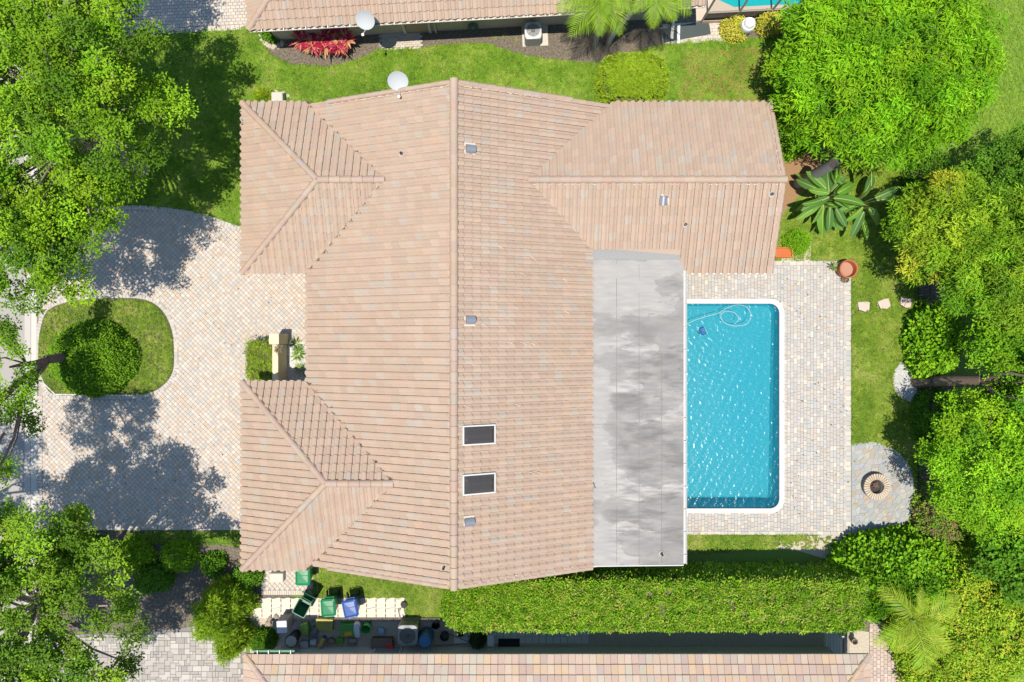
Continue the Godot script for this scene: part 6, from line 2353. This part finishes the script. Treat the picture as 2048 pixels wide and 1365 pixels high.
# irregular flags by relaxed points
func stone_patio() -> void:
	var pg := smooth_line([1703, 886, 1745, 884, 1778, 893, 1804, 912, 1822, 942, 1829, 975, 1828, 1012, 1815, 1040, 1790, 1062, 1740, 1075], 3)
	pg.append(G(1703, 1075))
	var m := MB.new()
	m.slab(pg, 0.0, 0.015)
	var base := struct("stone_patio", m.mesh(), mat(0.36, 0.36, 0.345, 0.95, 0.0, 0.8))
	rng.seed = 31
	var pts := []
	for a in 16:
		for b in 24:
			var p := Vector2(15.0 + (a + rng.randf_range(0.1, 0.9)) * 0.2, 4.4 + (b + rng.randf_range(0.1, 0.9)) * 0.2)
			if inside(p, pg) and rng.randf() < 0.8:
				pts.append(p)
	var cols := [Color(0.304, 0.322, 0.335), Color(0.339, 0.348, 0.352), Color(0.348, 0.335, 0.304), Color(0.348, 0.296, 0.226), Color(0.365, 0.352, 0.322), Color(0.322, 0.326, 0.318), Color(0.313, 0.326, 0.331)]
	for k in pts.size():
		# Voronoi cell cut from a square
		var cell := [pts[k] + Vector2(-0.4, -0.4), pts[k] + Vector2(0.4, -0.4), pts[k] + Vector2(0.4, 0.4), pts[k] + Vector2(-0.4, 0.4)]
		for j in pts.size():
			if j == k or pts[j].distance_to(pts[k]) > 0.85:
				continue
			var mid: Vector2 = (pts[j] + pts[k]) / 2.0
			var nn: Vector2 = (pts[k] - pts[j]).normalized()
			var out := []
			for q in cell.size():
				var a: Vector2 = cell[q]
				var b: Vector2 = cell[(q + 1) % cell.size()]
				var da := (a - mid).dot(nn)
				var db := (b - mid).dot(nn)
				if da >= 0.0:
					out.append(a)
				if (da >= 0.0) != (db >= 0.0):
					out.append(a.lerp(b, da / (da - db)))
			cell = out
			if cell.size() < 3:
				break
		if cell.size() < 3:
			continue
		for cl in Geometry2D.intersect_polygons(PackedVector2Array(cell), pg):
			var sm := shrink(cl, 0.010)
			if sm.size() < 3:
				continue
			var mb := MB.new()
			mb.slab(sm, 0.01, 0.03 + rng.randf() * 0.008)
			var edge: bool = pts[k].distance_to(Vector2(15.98, 6.38)) > 1.65
			var c: Color = jitter(cols[rng.randi() % (2 if edge else cols.size())], 0.1)
			put(base, "flagstone", mb.mesh(), mat(snappedf(c.r, 0.02), snappedf(c.g, 0.02), snappedf(c.b, 0.02), 0.85, 0.0, 1.1, 0.6))

func pot(called: String, label: String, p: Vector3, r: float, h: float, c: Color, soil := true) -> Node3D:
	var t := thing(called, label, "pot", p)
	var mb := MB.new()
	mb.lathe(Transform3D(), [Vector2(0.001, 0.0), Vector2(r * 0.66, 0.0), Vector2(r * 0.85, h * 0.3), Vector2(r * 0.98, h * 0.62), Vector2(r * 0.93, h * 0.88), Vector2(r * 0.9, h * 0.92), Vector2(r, h * 0.95), Vector2(r, h), Vector2(r * 0.88, h), Vector2(r * 0.84, h * 0.9), Vector2(r * 0.8, h * 0.3)], 24)
	put(t, "body", mb.mesh(), mat(c.r, c.g, c.b, 0.6, 0.0, 0.8))
	put(t, "soil", _cyl(r * 0.82, r * 0.82, 0.02), mat(0.36, 0.20, 0.14, 0.95) if soil else mat(0.07, 0.06, 0.05), at(Vector3(0, h * 0.45, 0)))
	return t

func bag(label: String, p: Vector3, s: Vector3, turn: float, c: Color, called := "bag") -> Node3D:
	var t := thing(called, label, "bag", p, turn)
	rng.seed = label.hash()
	var mb := MB.new()
	var nz := FastNoiseLite.new()
	nz.seed = rng.randi() & 0xffff
	nz.frequency = 1.3
	var g := []
	for a in 11:
		for b in 15:
			var th := PI * a / 10.0
			var ph := TAU * (b % 14) / 14.0
			var d := Vector3(sin(th) * cos(ph), cos(th), sin(th) * sin(ph))
			var m := maxf(absf(d.x), maxf(absf(d.y), absf(d.z)))
			d = d.lerp(d / m, 0.6) * (1.0 + nz.get_noise_3dv(d * 2.0) * 0.25)
			g.append(Vector3(d.x * s.x / 2, maxf(0.0, s.y / 2 + d.y * s.y / 2), d.z * s.z / 2))
	for a in 10:
		for b in 14:
			var k := a * 15 + b
			mb.quad(g[k], g[k + 1], g[k + 16], g[k + 15])
	put(t, "sack", mb.mesh(), mat(c.r, c.g, c.b, 0.4))
	return t

func crate(label: String, category: String, called: String, p: Vector3, s: Vector3, turn: float, c: Color, lid := Color(0, 0, 0)) -> Node3D:
	var t := thing(called, label, category, p, turn)
	put(t, "body", _box(Vector3(s.x, s.y * 0.9, s.z), 0.02), mat(c.r, c.g, c.b, 0.6), at(Vector3(0, s.y * 0.45, 0)))
	if lid == Color(0, 0, 0):
		lid = c * 1.15
	put(t, "lid", _box(Vector3(s.x * 1.04, s.y * 0.1, s.z * 1.04), 0.015), mat(lid.r, lid.g, lid.b, 0.5), at(Vector3(0, s.y * 0.95 + 0.002, 0)))
	return t

func bucket(label: String, p: Vector3, r: float, h: float, c: Color, tilt := 0.0, closed := false) -> Node3D:
	var t := thing("bucket", label, "bucket", p)
	t.rotation.x = tilt
	var mb := MB.new()
	mb.lathe(Transform3D(), [Vector2(0.001, 0.0), Vector2(r * 0.8, 0.0), Vector2(r * 0.96, h * 0.9), Vector2(r * 1.03, h * 0.91), Vector2(r * 1.03, h), Vector2(r * 0.94, h), Vector2(r * 0.8, h * 0.1), Vector2(0.001, h * 0.08)], 20)
	put(t, "body", mb.mesh(), mat(c.r, c.g, c.b, 0.45))
	var hd := MB.new()
	var pts := []
	var rad := []
	for k in 9:
		var a := PI * k / 8.0
		pts.append(Vector3(cos(a) * r, h - 0.02 + sin(a) * 0.03, sin(a) * r * 0.9))
		rad.append(0.006)
	hd.tube(pts, rad, 5)
	put(t, "handle", hd.mesh(), mat(0.6, 0.6, 0.58, 0.4))
	if closed:
		put(t, "lid", _cyl(r * 1.04, r * 1.0, 0.03), mat(c.r * 1.2, c.g * 1.2, c.b * 1.2, 0.4), at(Vector3(0, h, 0)))
	return t

# foot of a thing whose top shows at that pixel
func top_at(px: float, py: float, h: float) -> Vector3:
	var p := W(px, py, h)
	return Vector3(p.x, 0, p.z)

func things() -> void:
	rng.seed = 2024
	satellite_dish("pale grey satellite dish on the northern house's gutter", W(731, 39, 3.2), W(738, 44, 2.65), Vector3(-0.1, 0.72, 0.62))
	satellite_dish("white satellite dish at the top of the house's north gable edge", W(796, 161, 4.55), W(801, 186, 3.75), Vector3(0.05, 0.74, 0.6))
	wheelie_bin("closed bright green wheelie bin with glossy lid on the slab walk", top_at(656, 1216, 1.05), deg_to_rad(4), Color(0.005, 0.155, 0.055))
	wheelie_bin("blue recycling wheelie bin beside the green bin on the slab walk", top_at(700, 1218, 1.05), deg_to_rad(12), Color(0.02, 0.07, 0.26))
	wheelie_bin("open dark green wheelie bin with its lid thrown back", top_at(603, 1217, 1.0), deg_to_rad(-28), Color(0.008, 0.11, 0.05), true)
	wheelie_bin("green wheelie bin half under the house's south eave", top_at(605, 1154, 1.05), deg_to_rad(0), Color(0.005, 0.17, 0.062))
	air_conditioner("pale air conditioner on a concrete pad by the northern wall", W(1065, 78), 0.05, 0.72, Color(0.52, 0.53, 0.54), Color(0.30, 0.30, 0.30))
	air_conditioner("dark grey air conditioner in the southern side yard", top_at(815, 1272, 0.88), 0.0, 0.86, Color(0.26, 0.28, 0.29), Color(0.16, 0.17, 0.16))
	single("concrete_pad", "pale square concrete pad under the northern air conditioner", "pad", _box(Vector3(1.15, 0.1, 0.95), 0.02), mat(0.52, 0.49, 0.43, 0.9, 0.0, 1.0), W(1070, 72) + Vector3(0, 0.03, 0), 0.05)
	fence()
	stone_patio()
	fire_pit()
	# gravel patch by the fence tree
	var gp := smooth_line([1840, 712, 1805, 722, 1788, 742, 1786, 768, 1800, 795, 1840, 812], 3)
	var gm := MB.new()
	gm.slab(gp, 0.0, 0.012)
	struct("gravel_patch", gm.mesh(), mat(0.40, 0.40, 0.39, 0.95, 0.0, 3.0))
	gravel("pale gravel in the half-round patch by the fence", gp, 700.0, [Color(0.50, 0.50, 0.49), Color(0.42, 0.42, 0.42), Color(0.56, 0.55, 0.53)], 0.02, 0.015)
	# stepping stones
	for q in [[1727, 614, 0.0], [1768, 609, 0.3], [1811, 606, -0.2]]:
		var mb := MB.new()
		mb.slab(PackedVector2Array([Vector2(-0.29, -0.21), Vector2(0.1, -0.24), Vector2(0.27, -0.2), Vector2(0.25, 0.16), Vector2(0.05, 0.24), Vector2(-0.24, 0.14)]), 0.0, 0.07, 0.015)
		single("stepping_stone", "pinkish stepping stone in the back lawn leading to the gate", "stone", mb.mesh(), mat(0.52, 0.43, 0.37, 0.9, 0.0, 1.0, 0.4), W(q[0], q[1]), q[2], "stepping stones to the gate")
	# pots and planters by the deck
	pot("terracotta_pot", "large empty terracotta pot on the deck corner", W(1684, 541) + Vector3(0, 0.05, 0), 0.4, 0.62, Color(0.42, 0.115, 0.045))
	pot("small_pot", "small green-rimmed pot below the big terracotta pot", W(1687, 560) + Vector3(0, 0.05, 0), 0.16, 0.2, Color(0.16, 0.22, 0.19), false)
	pot("small_pot", "small grey pot holding the dark-tipped plant", W(1665, 535) + Vector3(0, 0.05, 0), 0.14, 0.17, Color(0.2, 0.2, 0.18), false)
	rosette("potted_succulent", "little blue-green succulent in the green-rimmed pot", W(1687, 560, 0.15), 9, 0.14, 0.04, [Color(0.10, 0.18, 0.12), Color(0.35, 0.15, 0.08)], 0.06)
	var pl := thing("planter_box", "orange rectangular planter box under the rear wing's gable corner", "planter", W(1562, 507))
	var om := mat(0.52, 0.13, 0.03, 0.55)
	for s in [-1.0, 1.0]:
		put(pl, "side_panel", _box(Vector3(0.75, 0.4, 0.04), 0.008), om, at(Vector3(0, 0.2, s * 0.2)))
		put(pl, "end_panel", _box(Vector3(0.04, 0.4, 0.359), 0.008), om, at(Vector3(s * 0.355, 0.2, 0)))
	put(pl, "soil", _box(Vector3(0.67, 0.3, 0.355)), mat(0.42, 0.11, 0.03, 0.8), at(Vector3(0, 0.16, 0)))
	for q in [[1575, 515, 0.55], [1598, 512, 0.35], [1614, 500, 0.34]]:
		single("walk_slab", "pale slab of the short walk between planter box and deck", "slab", _box(Vector3(q[2], 0.06, 0.42 if q[0] < 1610 else 1.1), 0.01), mat(0.55, 0.47, 0.40, 0.9, 0.0, 1.0), W(q[0], q[1]) + Vector3(0, 0.02, 0), 0.0, "slabs between planter and deck")
	courtyard()
	# northern neighbour's clutter
	var reel := MB.new()
	for k in 5:
		var pts := []
		var rad := []
		for j in 25:
			var a := TAU * j / 24.0
			pts.append(Vector3(cos(a) * (0.2 + 0.01 * k), sin(a) * (0.2 + 0.012 * k), 0.04 * k))
			rad.append(0.014)
		reel.tube(pts, rad, 5, false)
	var hose := thing("hose_reel", "coiled green hose hanging on the northern house wall", "hose", W(946, 50, 0.6), 0.05)
	put(hose, "coil", reel.mesh(), mat(0.03, 0.13, 0.09, 0.5))
	put(hose, "bracket", _box(Vector3(0.1, 0.16, 0.2), 0.01), mat(0.2, 0.2, 0.2), at(Vector3(0, 0, 0.05)))
	single("leaning_panel", "dark board lying on the cream block walk by the screened porch", "board", _box(Vector3(2.1, 0.03, 0.62), 0.006), mat(0.045, 0.06, 0.06, 0.5, 0.0, 0.8), W(1372, 64) + Vector3(0, 0.06, 0), 0.18)
	single("white_plank", "short cream plank lying across the dark board", "plank", _box(Vector3(0.13, 0.06, 0.8), 0.008), mat(0.66, 0.62, 0.52, 0.7), W(1344, 62) + Vector3(0, 0.12, 0), -0.1)
	single("white_plank", "bluish-white plank lying across the dark board", "plank", _box(Vector3(0.12, 0.06, 0.85), 0.008), mat(0.62, 0.68, 0.70, 0.7), W(1356, 70) + Vector3(0, 0.12, 0), -0.03)
	var rake := MB.new()
	rake.tube([W(1336, 44, 0.15), W(1360, 70, 0.16)], [0.014, 0.014], 6)
	single("garden_pole", "thin dark pole lying over the two planks", "pole", rake.mesh(), mat(0.08, 0.07, 0.06, 0.6))
	var tank := thing("filter_tank", "white two-tier pool filter tank between the yellow shrubs", "tank", W(1483, 68))
	var tm := MB.new()
	tm.lathe(Transform3D(), [Vector2(0.001, 0.0), Vector2(0.27, 0.0), Vector2(0.27, 0.1), Vector2(0.24, 0.14), Vector2(0.25, 0.7), Vector2(0.3, 0.75), Vector2(0.3, 0.98), Vector2(0.24, 1.02), Vector2(0.001, 1.03)], 22)
	put(tank, "body", tm.mesh(), mat(0.68, 0.70, 0.71, 0.35))
	put(tank, "cap", _cyl(0.24, 0.2, 0.16, 20), mat(0.74, 0.75, 0.76, 0.3), at(Vector3(0, 1.03, 0)))
	put(tank, "base_ring", _cyl(0.29, 0.28, 0.07, 20), mat(0.03, 0.08, 0.14, 0.5), at(Vector3(0, 0.0, 0)))
	side_yard()

func gravel(label: String, pg: PackedVector2Array, density: float, palette: Array, size: float, y: float) -> void:
	var mb := MB.new()
	mb.lathe(Transform3D(), [Vector2(0.001, -0.5), Vector2(0.8, -0.2), Vector2(1.0, 0.1), Vector2(0.6, 0.5), Vector2(0.001, 0.6)], 6)
	var lo := pg[0]
	var hi := pg[0]
	for p in pg:
		lo = lo.min(p)
		hi = hi.max(p)
	var xfs := []
	var cols := []
	for k in int((hi.x - lo.x) * (hi.y - lo.y) * density):
		var p := Vector2(rng.randf_range(lo.x, hi.x), rng.randf_range(lo.y, hi.y))
		if inside(p, pg):
			xfs.append(Transform3D(spin(1.0, 0.4).scaled(Vector3(size, size, size) * rng.randf_range(0.6, 1.4)), Vector3(p.x, y, p.y)))
			cols.append(jitter(pick(palette), 0.15))
	var o := copies(self, numbered("gravel"), mb.mesh(), vmat("gravel_mix", 0.9), xfs, cols)
	o.set_meta("kind", "stuff")
	o.set_meta("label", label)
	o.set_meta("category", "gravel")

func courtyard() -> void:
	var pg := poly([568, 684, 640, 684, 640, 768, 560, 768])
	var m := MB.new()
	m.slab(pg, 0.0, 0.07)
	struct("courtyard_bed", m.mesh(), mat(0.5, 0.5, 0.48, 0.95, 0.0, 2.0))
	gravel("white gravel of the entry courtyard", pg, 420.0, [Color(0.66, 0.66, 0.65), Color(0.58, 0.58, 0.58), Color(0.7, 0.68, 0.64)], 0.022, 0.075)
	var t := thing("courtyard_wall", "cream stepped courtyard wall behind the entry hedge", "wall", W(570, 725))
	var cream := mat(0.66, 0.56, 0.38, 0.85, 0.0, 0.6, 0.2)
	put(t, "wall", _box(Vector3(0.25, 1.25, 2.2), 0.012), cream, at(Vector3(-0.02, 0.625, 0.3)))
	put(t, "pier", _box(Vector3(0.42, 1.35, 0.45), 0.012), cream, at(Vector3(-0.04, 0.675, -1.03)))
	rosette("red_plant", "low red-leaved plant between hedge and courtyard wall", W(547, 722), 16, 0.3, 0.05, [Color(0.28, 0.04, 0.03), Color(0.2, 0.1, 0.05)], 0.3)

func side_yard() -> void:
	# low block edging
	var e := thing("low_edging", "low dark block edging along the southern side yard", "edging", W(760, 1238))
	for k in 14:
		put(e, "block", _box(Vector3(0.5, 0.16, 0.12), 0.012), mat(0.30, 0.24, 0.2, 0.9, 0.0, 1.0), at(Vector3(-4.2 + k * 0.51, 0.08, 0)))
	crate("tall grey storage cabinet with lavender lid beside the dome shrub", "cabinet", "storage_cabinet", top_at(563, 1255, 1.0), Vector3(0.42, 1.0, 0.5), 0.05, Color(0.20, 0.19, 0.185), Color(0.46, 0.45, 0.56))
	var can := thing("trash_can", "black tapered trash can beside the grey cabinet", "bin", top_at(583, 1282, 0.7))
	put(can, "body", _cyl(0.2, 0.27, 0.75, 16), mat(0.022, 0.024, 0.026, 0.6))
	put(can, "rim", _cyl(0.29, 0.285, 0.04, 16), mat(0.03, 0.03, 0.033, 0.5), at(Vector3(0, 0.74, 0)))
	put(can, "rubbish", _cyl(0.25, 0.2, 0.06, 9), mat(0.3, 0.31, 0.31, 0.6), at(Vector3(0, 0.77, 0)))
	bag("green and yellow plastic bag behind the black trash can", W(614, 1252), Vector3(0.35, 0.5, 0.5), 0.2, Color(0.16, 0.28, 0.04))
	bag("dark grey sack slumped beside the olive case", W(630, 1262), Vector3(0.3, 0.4, 0.6), -0.4, Color(0.10, 0.11, 0.12))
	var cs := crate("olive-yellow hard case lying behind the green bin", "case", "hard_case", top_at(648, 1251, 0.3), Vector3(0.72, 0.3, 0.5), -0.06, Color(0.24, 0.22, 0.03))
	put(cs, "label_plate", _box(Vector3(0.18, 0.006, 0.16)), mat(0.2, 0.24, 0.14, 0.5), at(Vector3(0.1, 0.305, 0.02)))
	for k in 3:
		var b := crate(["topmost green garden-soil sack of the pile, with orange print", "middle green garden-soil sack of the pile", "lowest green garden-soil sack of the pile"][2 - k], "sack", "soil_sack", top_at(692, 1262, 0.4) + Vector3(0.02 * k, 0.14 * k, -0.03 + 0.02 * k), Vector3(0.62, 0.14, 0.5), 0.04 * k, Color(0.04, 0.22, 0.04), Color(0.05, 0.26, 0.05))
		if k == 2:
			put(b, "print", _box(Vector3(0.36, 0.004, 0.16)), mat(0.55, 0.30, 0.02, 0.5), at(Vector3(0.02, 0.145, 0.12)))
			put(b, "print", _box(Vector3(0.1, 0.004, 0.12)), mat(0.35, 0.08, 0.05, 0.5), at(Vector3(-0.16, 0.1465, 0.11)))
	bag("white plastic bag leaning on the green soil sacks", top_at(713, 1263, 0.5), Vector3(0.3, 0.5, 0.62), 0.1, Color(0.50, 0.52, 0.58))
	bucket("bright green bucket tipped towards the southern wall", top_at(731, 1258, 0.5) + Vector3(0, 0.02, 0), 0.21, 0.5, Color(0.03, 0.28, 0.05), 0.1)
	crate("small green and yellow carton in front of the soil sacks", "box", "carton", W(682, 1279), Vector3(0.3, 0.25, 0.26), 0.0, Color(0.30, 0.26, 0.03), Color(0.08, 0.22, 0.03))
	var wc := thing("wire_crate", "black wire crate beside the green and yellow carton", "crate", W(706, 1280))
	var bk := mat(0.02, 0.02, 0.02, 0.5)
	for k in 6:
		for s in [-1.0, 1.0]:
			put(wc, "wire", _box(Vector3(0.012, 0.26, 0.012)), bk, at(Vector3(-0.18 + k * 0.072, 0.13, s * 0.14)))
	for y in [0.02, 0.26]:
		for s in [-1.0, 1.0]:
			put(wc, "wire", _box(Vector3(0.38, 0.012, 0.012)), bk, at(Vector3(0, y, s * 0.155)))
			put(wc, "wire", _box(Vector3(0.012, 0.012, 0.30)), bk, at(Vector3(s * 0.19, y, 0)))
	crate("clear grey plastic tub by the southern wall", "tub", "plastic_tub", W(611, 1286), Vector3(0.34, 0.26, 0.3), 0.05, Color(0.30, 0.31, 0.31))
	crate("pale blue-grey tub beside the clear one", "tub", "plastic_tub", W(629, 1280), Vector3(0.26, 0.26, 0.26), -0.1, Color(0.32, 0.36, 0.40))
	var pw := crate("yellow and blue power-tool case standing by the wall", "tool", "tool_case", W(647, 1280), Vector3(0.18, 0.36, 0.42), -0.45, Color(0.07, 0.10, 0.20), Color(0.50, 0.32, 0.03))
	put(pw, "strap", _box(Vector3(0.05, 0.02, 0.44), 0.004), mat(0.3, 0.22, 0.14, 0.7), at(Vector3(0.04, 0.375, 0)))
	bag("crumpled brown paper bag between tool case and soil sacks", W(664, 1280), Vector3(0.3, 0.3, 0.3), 0.5, Color(0.17, 0.12, 0.08))
	bag("blue and white bag on the bare soil by the brown box", W(763, 1260), Vector3(0.34, 0.22, 0.28), -0.4, Color(0.24, 0.36, 0.48))
	crate("brown deck box against the southern wall", "box", "deck_box", W(766, 1282), Vector3(0.9, 0.34, 0.42), 0.0, Color(0.12, 0.085, 0.065), Color(0.17, 0.125, 0.10))
	bucket("red bucket with a pale lid on the brown deck box's end", W(782, 1287), 0.15, 0.36, Color(0.46, 0.05, 0.03), 0.0, true)
	var br := thing("blue_barrel", "blue plastic barrel beside the dark air conditioner", "barrel", top_at(850, 1284, 0.9))
	var bm := MB.new()
	bm.lathe(Transform3D(), [Vector2(0.001, 0.0), Vector2(0.27, 0.0), Vector2(0.3, 0.06), Vector2(0.3, 0.28), Vector2(0.315, 0.3), Vector2(0.3, 0.33), Vector2(0.3, 0.6), Vector2(0.315, 0.63), Vector2(0.3, 0.66), Vector2(0.3, 0.88), Vector2(0.27, 0.93), Vector2(0.26, 0.9), Vector2(0.001, 0.9)], 24)
	put(br, "body", bm.mesh(), mat(0.03, 0.11, 0.24, 0.45))
	put(br, "lid", _cyl(0.255, 0.25, 0.02, 24), mat(0.05, 0.17, 0.36, 0.4), at(Vector3(0, 0.905, 0)))
	bucket("black bucket near the hedge's rounded end", W(873, 1246), 0.18, 0.4, Color(0.02, 0.02, 0.02))
	var co := thing("cable_coil", "bundle of pale cables and a black fan lying on the slab walk's end", "cable", W(803, 1222))
	for k in 5:
		var cm := MB.new()
		var pts := []
		var rad := []
		for j in 14:
			var f := j / 13.0
			pts.append(Vector3(sin(f * 6.0 + k) * 0.14 * (1.0 - f * 0.4), 0.08 + 0.05 * sin(f * 9.0 + k * 2.0), f * 0.6 - 0.25 + 0.03 * k))
			rad.append(0.012)
		cm.tube(pts, rad, 5)
		put(co, "cable", cm.mesh(), mat(0.4, 0.38, 0.36, 0.6) if k < 3 else mat(0.05, 0.05, 0.05, 0.6))
	put(co, "fan", _cyl(0.16, 0.14, 0.1), mat(0.03, 0.03, 0.03), at(Vector3(0.12, 0.05, -0.3)))
	var fs := thing("folding_stool", "white folding step stool standing in the southern side yard", "stool", W(982, 1270))
	put(fs, "seat", _box(Vector3(0.28, 0.04, 0.5), 0.015), mat(0.52, 0.54, 0.58, 0.5), at(Vector3(0, 0.55, 0.04)))
	for s in [-1.0, 1.0]:
		var lm := MB.new()
		lm.tube([Vector3(s * 0.11, 0.02, -0.2), Vector3(s * 0.11, 0.55, 0.1), Vector3(s * 0.11, 0.62, 0.36)], [0.012, 0.012, 0.012], 6)
		lm.tube([Vector3(s * 0.11, 0.02, 0.25), Vector3(s * 0.11, 0.53, -0.15)], [0.012, 0.012], 6)
		put(fs, "leg", lm.mesh(), mat(0.5, 0.5, 0.5, 0.4))
	put(fs, "grab_bar", _box(Vector3(0.26, 0.024, 0.024), 0.006), mat(0.5, 0.5, 0.5, 0.4), at(Vector3(0, 0.62, 0.37)))
	shrub("potted_bush", "dark untidy potted bush beside the white folding stool", W(956, 1276), Vector3(0.3, 0.6, 0.3), {"count": 160, "spray": leaf_spray("small", 14, 0.17, 0.11, 0.055, 0.1, 0.45), "palette": [Color(0.04, 0.07, 0.02), Color(0.06, 0.09, 0.03)], "scale": 0.7})
	single("black_mat", "black rubber mat on the shaded flagstones", "mat", _box(Vector3(0.95, 0.02, 0.36), 0.006), mat(0.012, 0.012, 0.013, 0.8), W(1018, 1285) + Vector3(0, 0.06, 0))
	for q in [[868, 1292, 950, 1288, "dark pole lying along the southern wall's foot"], [890, 1266, 940, 1286, "thin branch-like pole lying across the shaded flagstones"]]:
		var pm := MB.new()
		pm.tube([W(q[0], q[1], 0.12), W(q[2], q[3], 0.14)], [0.014, 0.014], 6)
		single("garden_pole", q[4], "pole", pm.mesh(), mat(0.09, 0.08, 0.07, 0.6))
	pot("black_nursery_pot", "black nursery pot by the blue barrel", W(890, 1268), 0.2, 0.35, Color(0.02, 0.02, 0.022), false)
	pot("black_nursery_pot", "grey-black nursery pot on the flagstones near the hedge", W(922, 1262), 0.17, 0.3, Color(0.05, 0.05, 0.05), false)
	# gate and urn at the far corner of the southern house
	var g := thing("slatted_gate", "white slatted gate between the southern house and the hedge", "gate", W(1655, 1275))
	var wm := mat(0.50, 0.52, 0.54, 0.5)
	for s in [-0.62, 0.5]:
		put(g, "post", _box(Vector3(0.1, 1.5, 0.1), 0.01), wm, at(Vector3(0, 0.75, s)))
	for k in 9:
		put(g, "slat", _box(Vector3(0.03, 0.08, 1.02), 0.004), wm, at(Vector3(0, 0.2 + k * 0.14, -0.06)))
	var u := pot("urn", "small pale urn on the brick step by the southern gate", W(1700, 1275) + Vector3(0, 0.1, 0), 0.14, 0.4, Color(0.42, 0.36, 0.3), false)
	single("brick_step", "narrow brick step beside the southern gate", "step", _box(Vector3(0.24, 0.12, 1.2), 0.01), mat(0.34, 0.28, 0.22, 0.9, 0.0, 1.4), W(1692, 1280) + Vector3(0, 0.05, 0))
	var pg := poly([1742, 1245, 1800, 1240, 1900, 1300, 1930, 1400, 1742, 1400])
	var base := paving_base("side_walk", pg, 0.02, 0.25, 0.22, 0.2)
	var blocks := []
	for r in 26:
		for c in 26:
			var p := Vector2(15.9 + c * 0.16, 12.4 + (r + 0.5 * (c % 2)) * 0.2)
			if inside(p, pg):
				blocks.append([p, Vector2(0.152, 0.192), 0.0, pick([0, 1, 4, 6])])
	lay(base, blocks, 0.02, 0.03, 300, "paver", [Color(0.47, 0.38, 0.33), Color(0.44, 0.35, 0.31), Color(0.5, 0.42, 0.37), Color(0.45, 0.4, 0.36), Color(0.42, 0.34, 0.3), Color(0.46, 0.38, 0.34), Color(0.5, 0.41, 0.35)])
	# front bed utility box and the white slab by the eave
	var ub := thing("utility_box", "dark green utility box in the southern front bed", "box", W(316, 1160), 0.25)
	put(ub, "cabinet", _box(Vector3(0.5, 0.55, 0.62), 0.03), mat(0.03, 0.075, 0.055, 0.5), at(Vector3(0, 0.28, 0)))
	put(ub, "lid", _box(Vector3(0.54, 0.06, 0.66), 0.02), mat(0.04, 0.09, 0.065, 0.5), at(Vector3(0, 0.585, 0)))
	single("equipment_slab", "plain cream concrete slab on the block pad under the south eave", "slab", _box(Vector3(0.6, 0.32, 0.4), 0.02), mat(0.55, 0.52, 0.45, 0.9, 0.0, 1.0), W(557, 1152) + Vector3(0, 0.17, 0))
	single("utility_pad", "pale grey utility box at the house's north corner", "box", _box(Vector3(0.5, 0.45, 0.42), 0.03), mat(0.44, 0.43, 0.38, 0.8), W(560, 200) + Vector3(0, 0.22, 0), 0.03)
	for k in 7:
		var a := -0.4 + PI * k / 6.5
		rock("rim_stone", "pale stone in the half ring at the house's north corner", W(555 - cos(a) * 26, 204 - sin(a) * 20), Vector3(0.13, 0.06, 0.09), Color(0.5, 0.46, 0.42), "stones round the north corner plant")


# ---------------------------------------------------------------- build
func _ready() -> void:
	rng.seed = 11
	var cam := Camera3D.new()
	cam.name = "camera"
	cam.position = Vector3(0, CAM_H, 0)
	cam.rotation_degrees = Vector3(-90, 0, 0)
	cam.fov = 2.0 * rad_to_deg(atan(682.5 / FOC))
	cam.far = 300.0
	cam.current = true
	add_child(cam)
	var env := Environment.new()
	env.background_mode = Environment.BG_SKY
	var sky := Sky.new()
	var sm := ProceduralSkyMaterial.new()
	sm.sky_top_color = Color(0.47, 0.60, 0.78)
	sm.sky_horizon_color = Color(0.80, 0.84, 0.88)
	sm.sky_curve = 0.18
	sm.ground_bottom_color = Color(0.35, 0.34, 0.32)
	sm.ground_horizon_color = Color(0.6, 0.62, 0.64)
	sm.sun_angle_max = 12.0
	sm.energy_multiplier = 1.0
	sky.sky_material = sm
	env.sky = sky
	env.background_energy_multiplier = 0.95
	env.tonemap_mode = Environment.TONE_MAPPER_LINEAR
	env.tonemap_exposure = 1.42
	env.sdfgi_enabled = true
	env.ssao_enabled = true
	env.ssil_enabled = true
	var we := WorldEnvironment.new()
	we.name = "world"
	we.environment = env
	add_child(we)
	var sun := DirectionalLight3D.new()
	sun.name = "sun"
	sun.light_energy = 1.42
	sun.light_color = Color(1.0, 0.96, 0.895)
	sun.light_angular_distance = 0.5
	sun.shadow_enabled = true
	sun.look_at_from_position(Vector3.ZERO, Vector3(0.105, -1.0, -0.17), Vector3.FORWARD)
	add_child(sun)
	ground()
	house()
	north_house()
	screen_porch()
	south_house()
	things()
	plants()
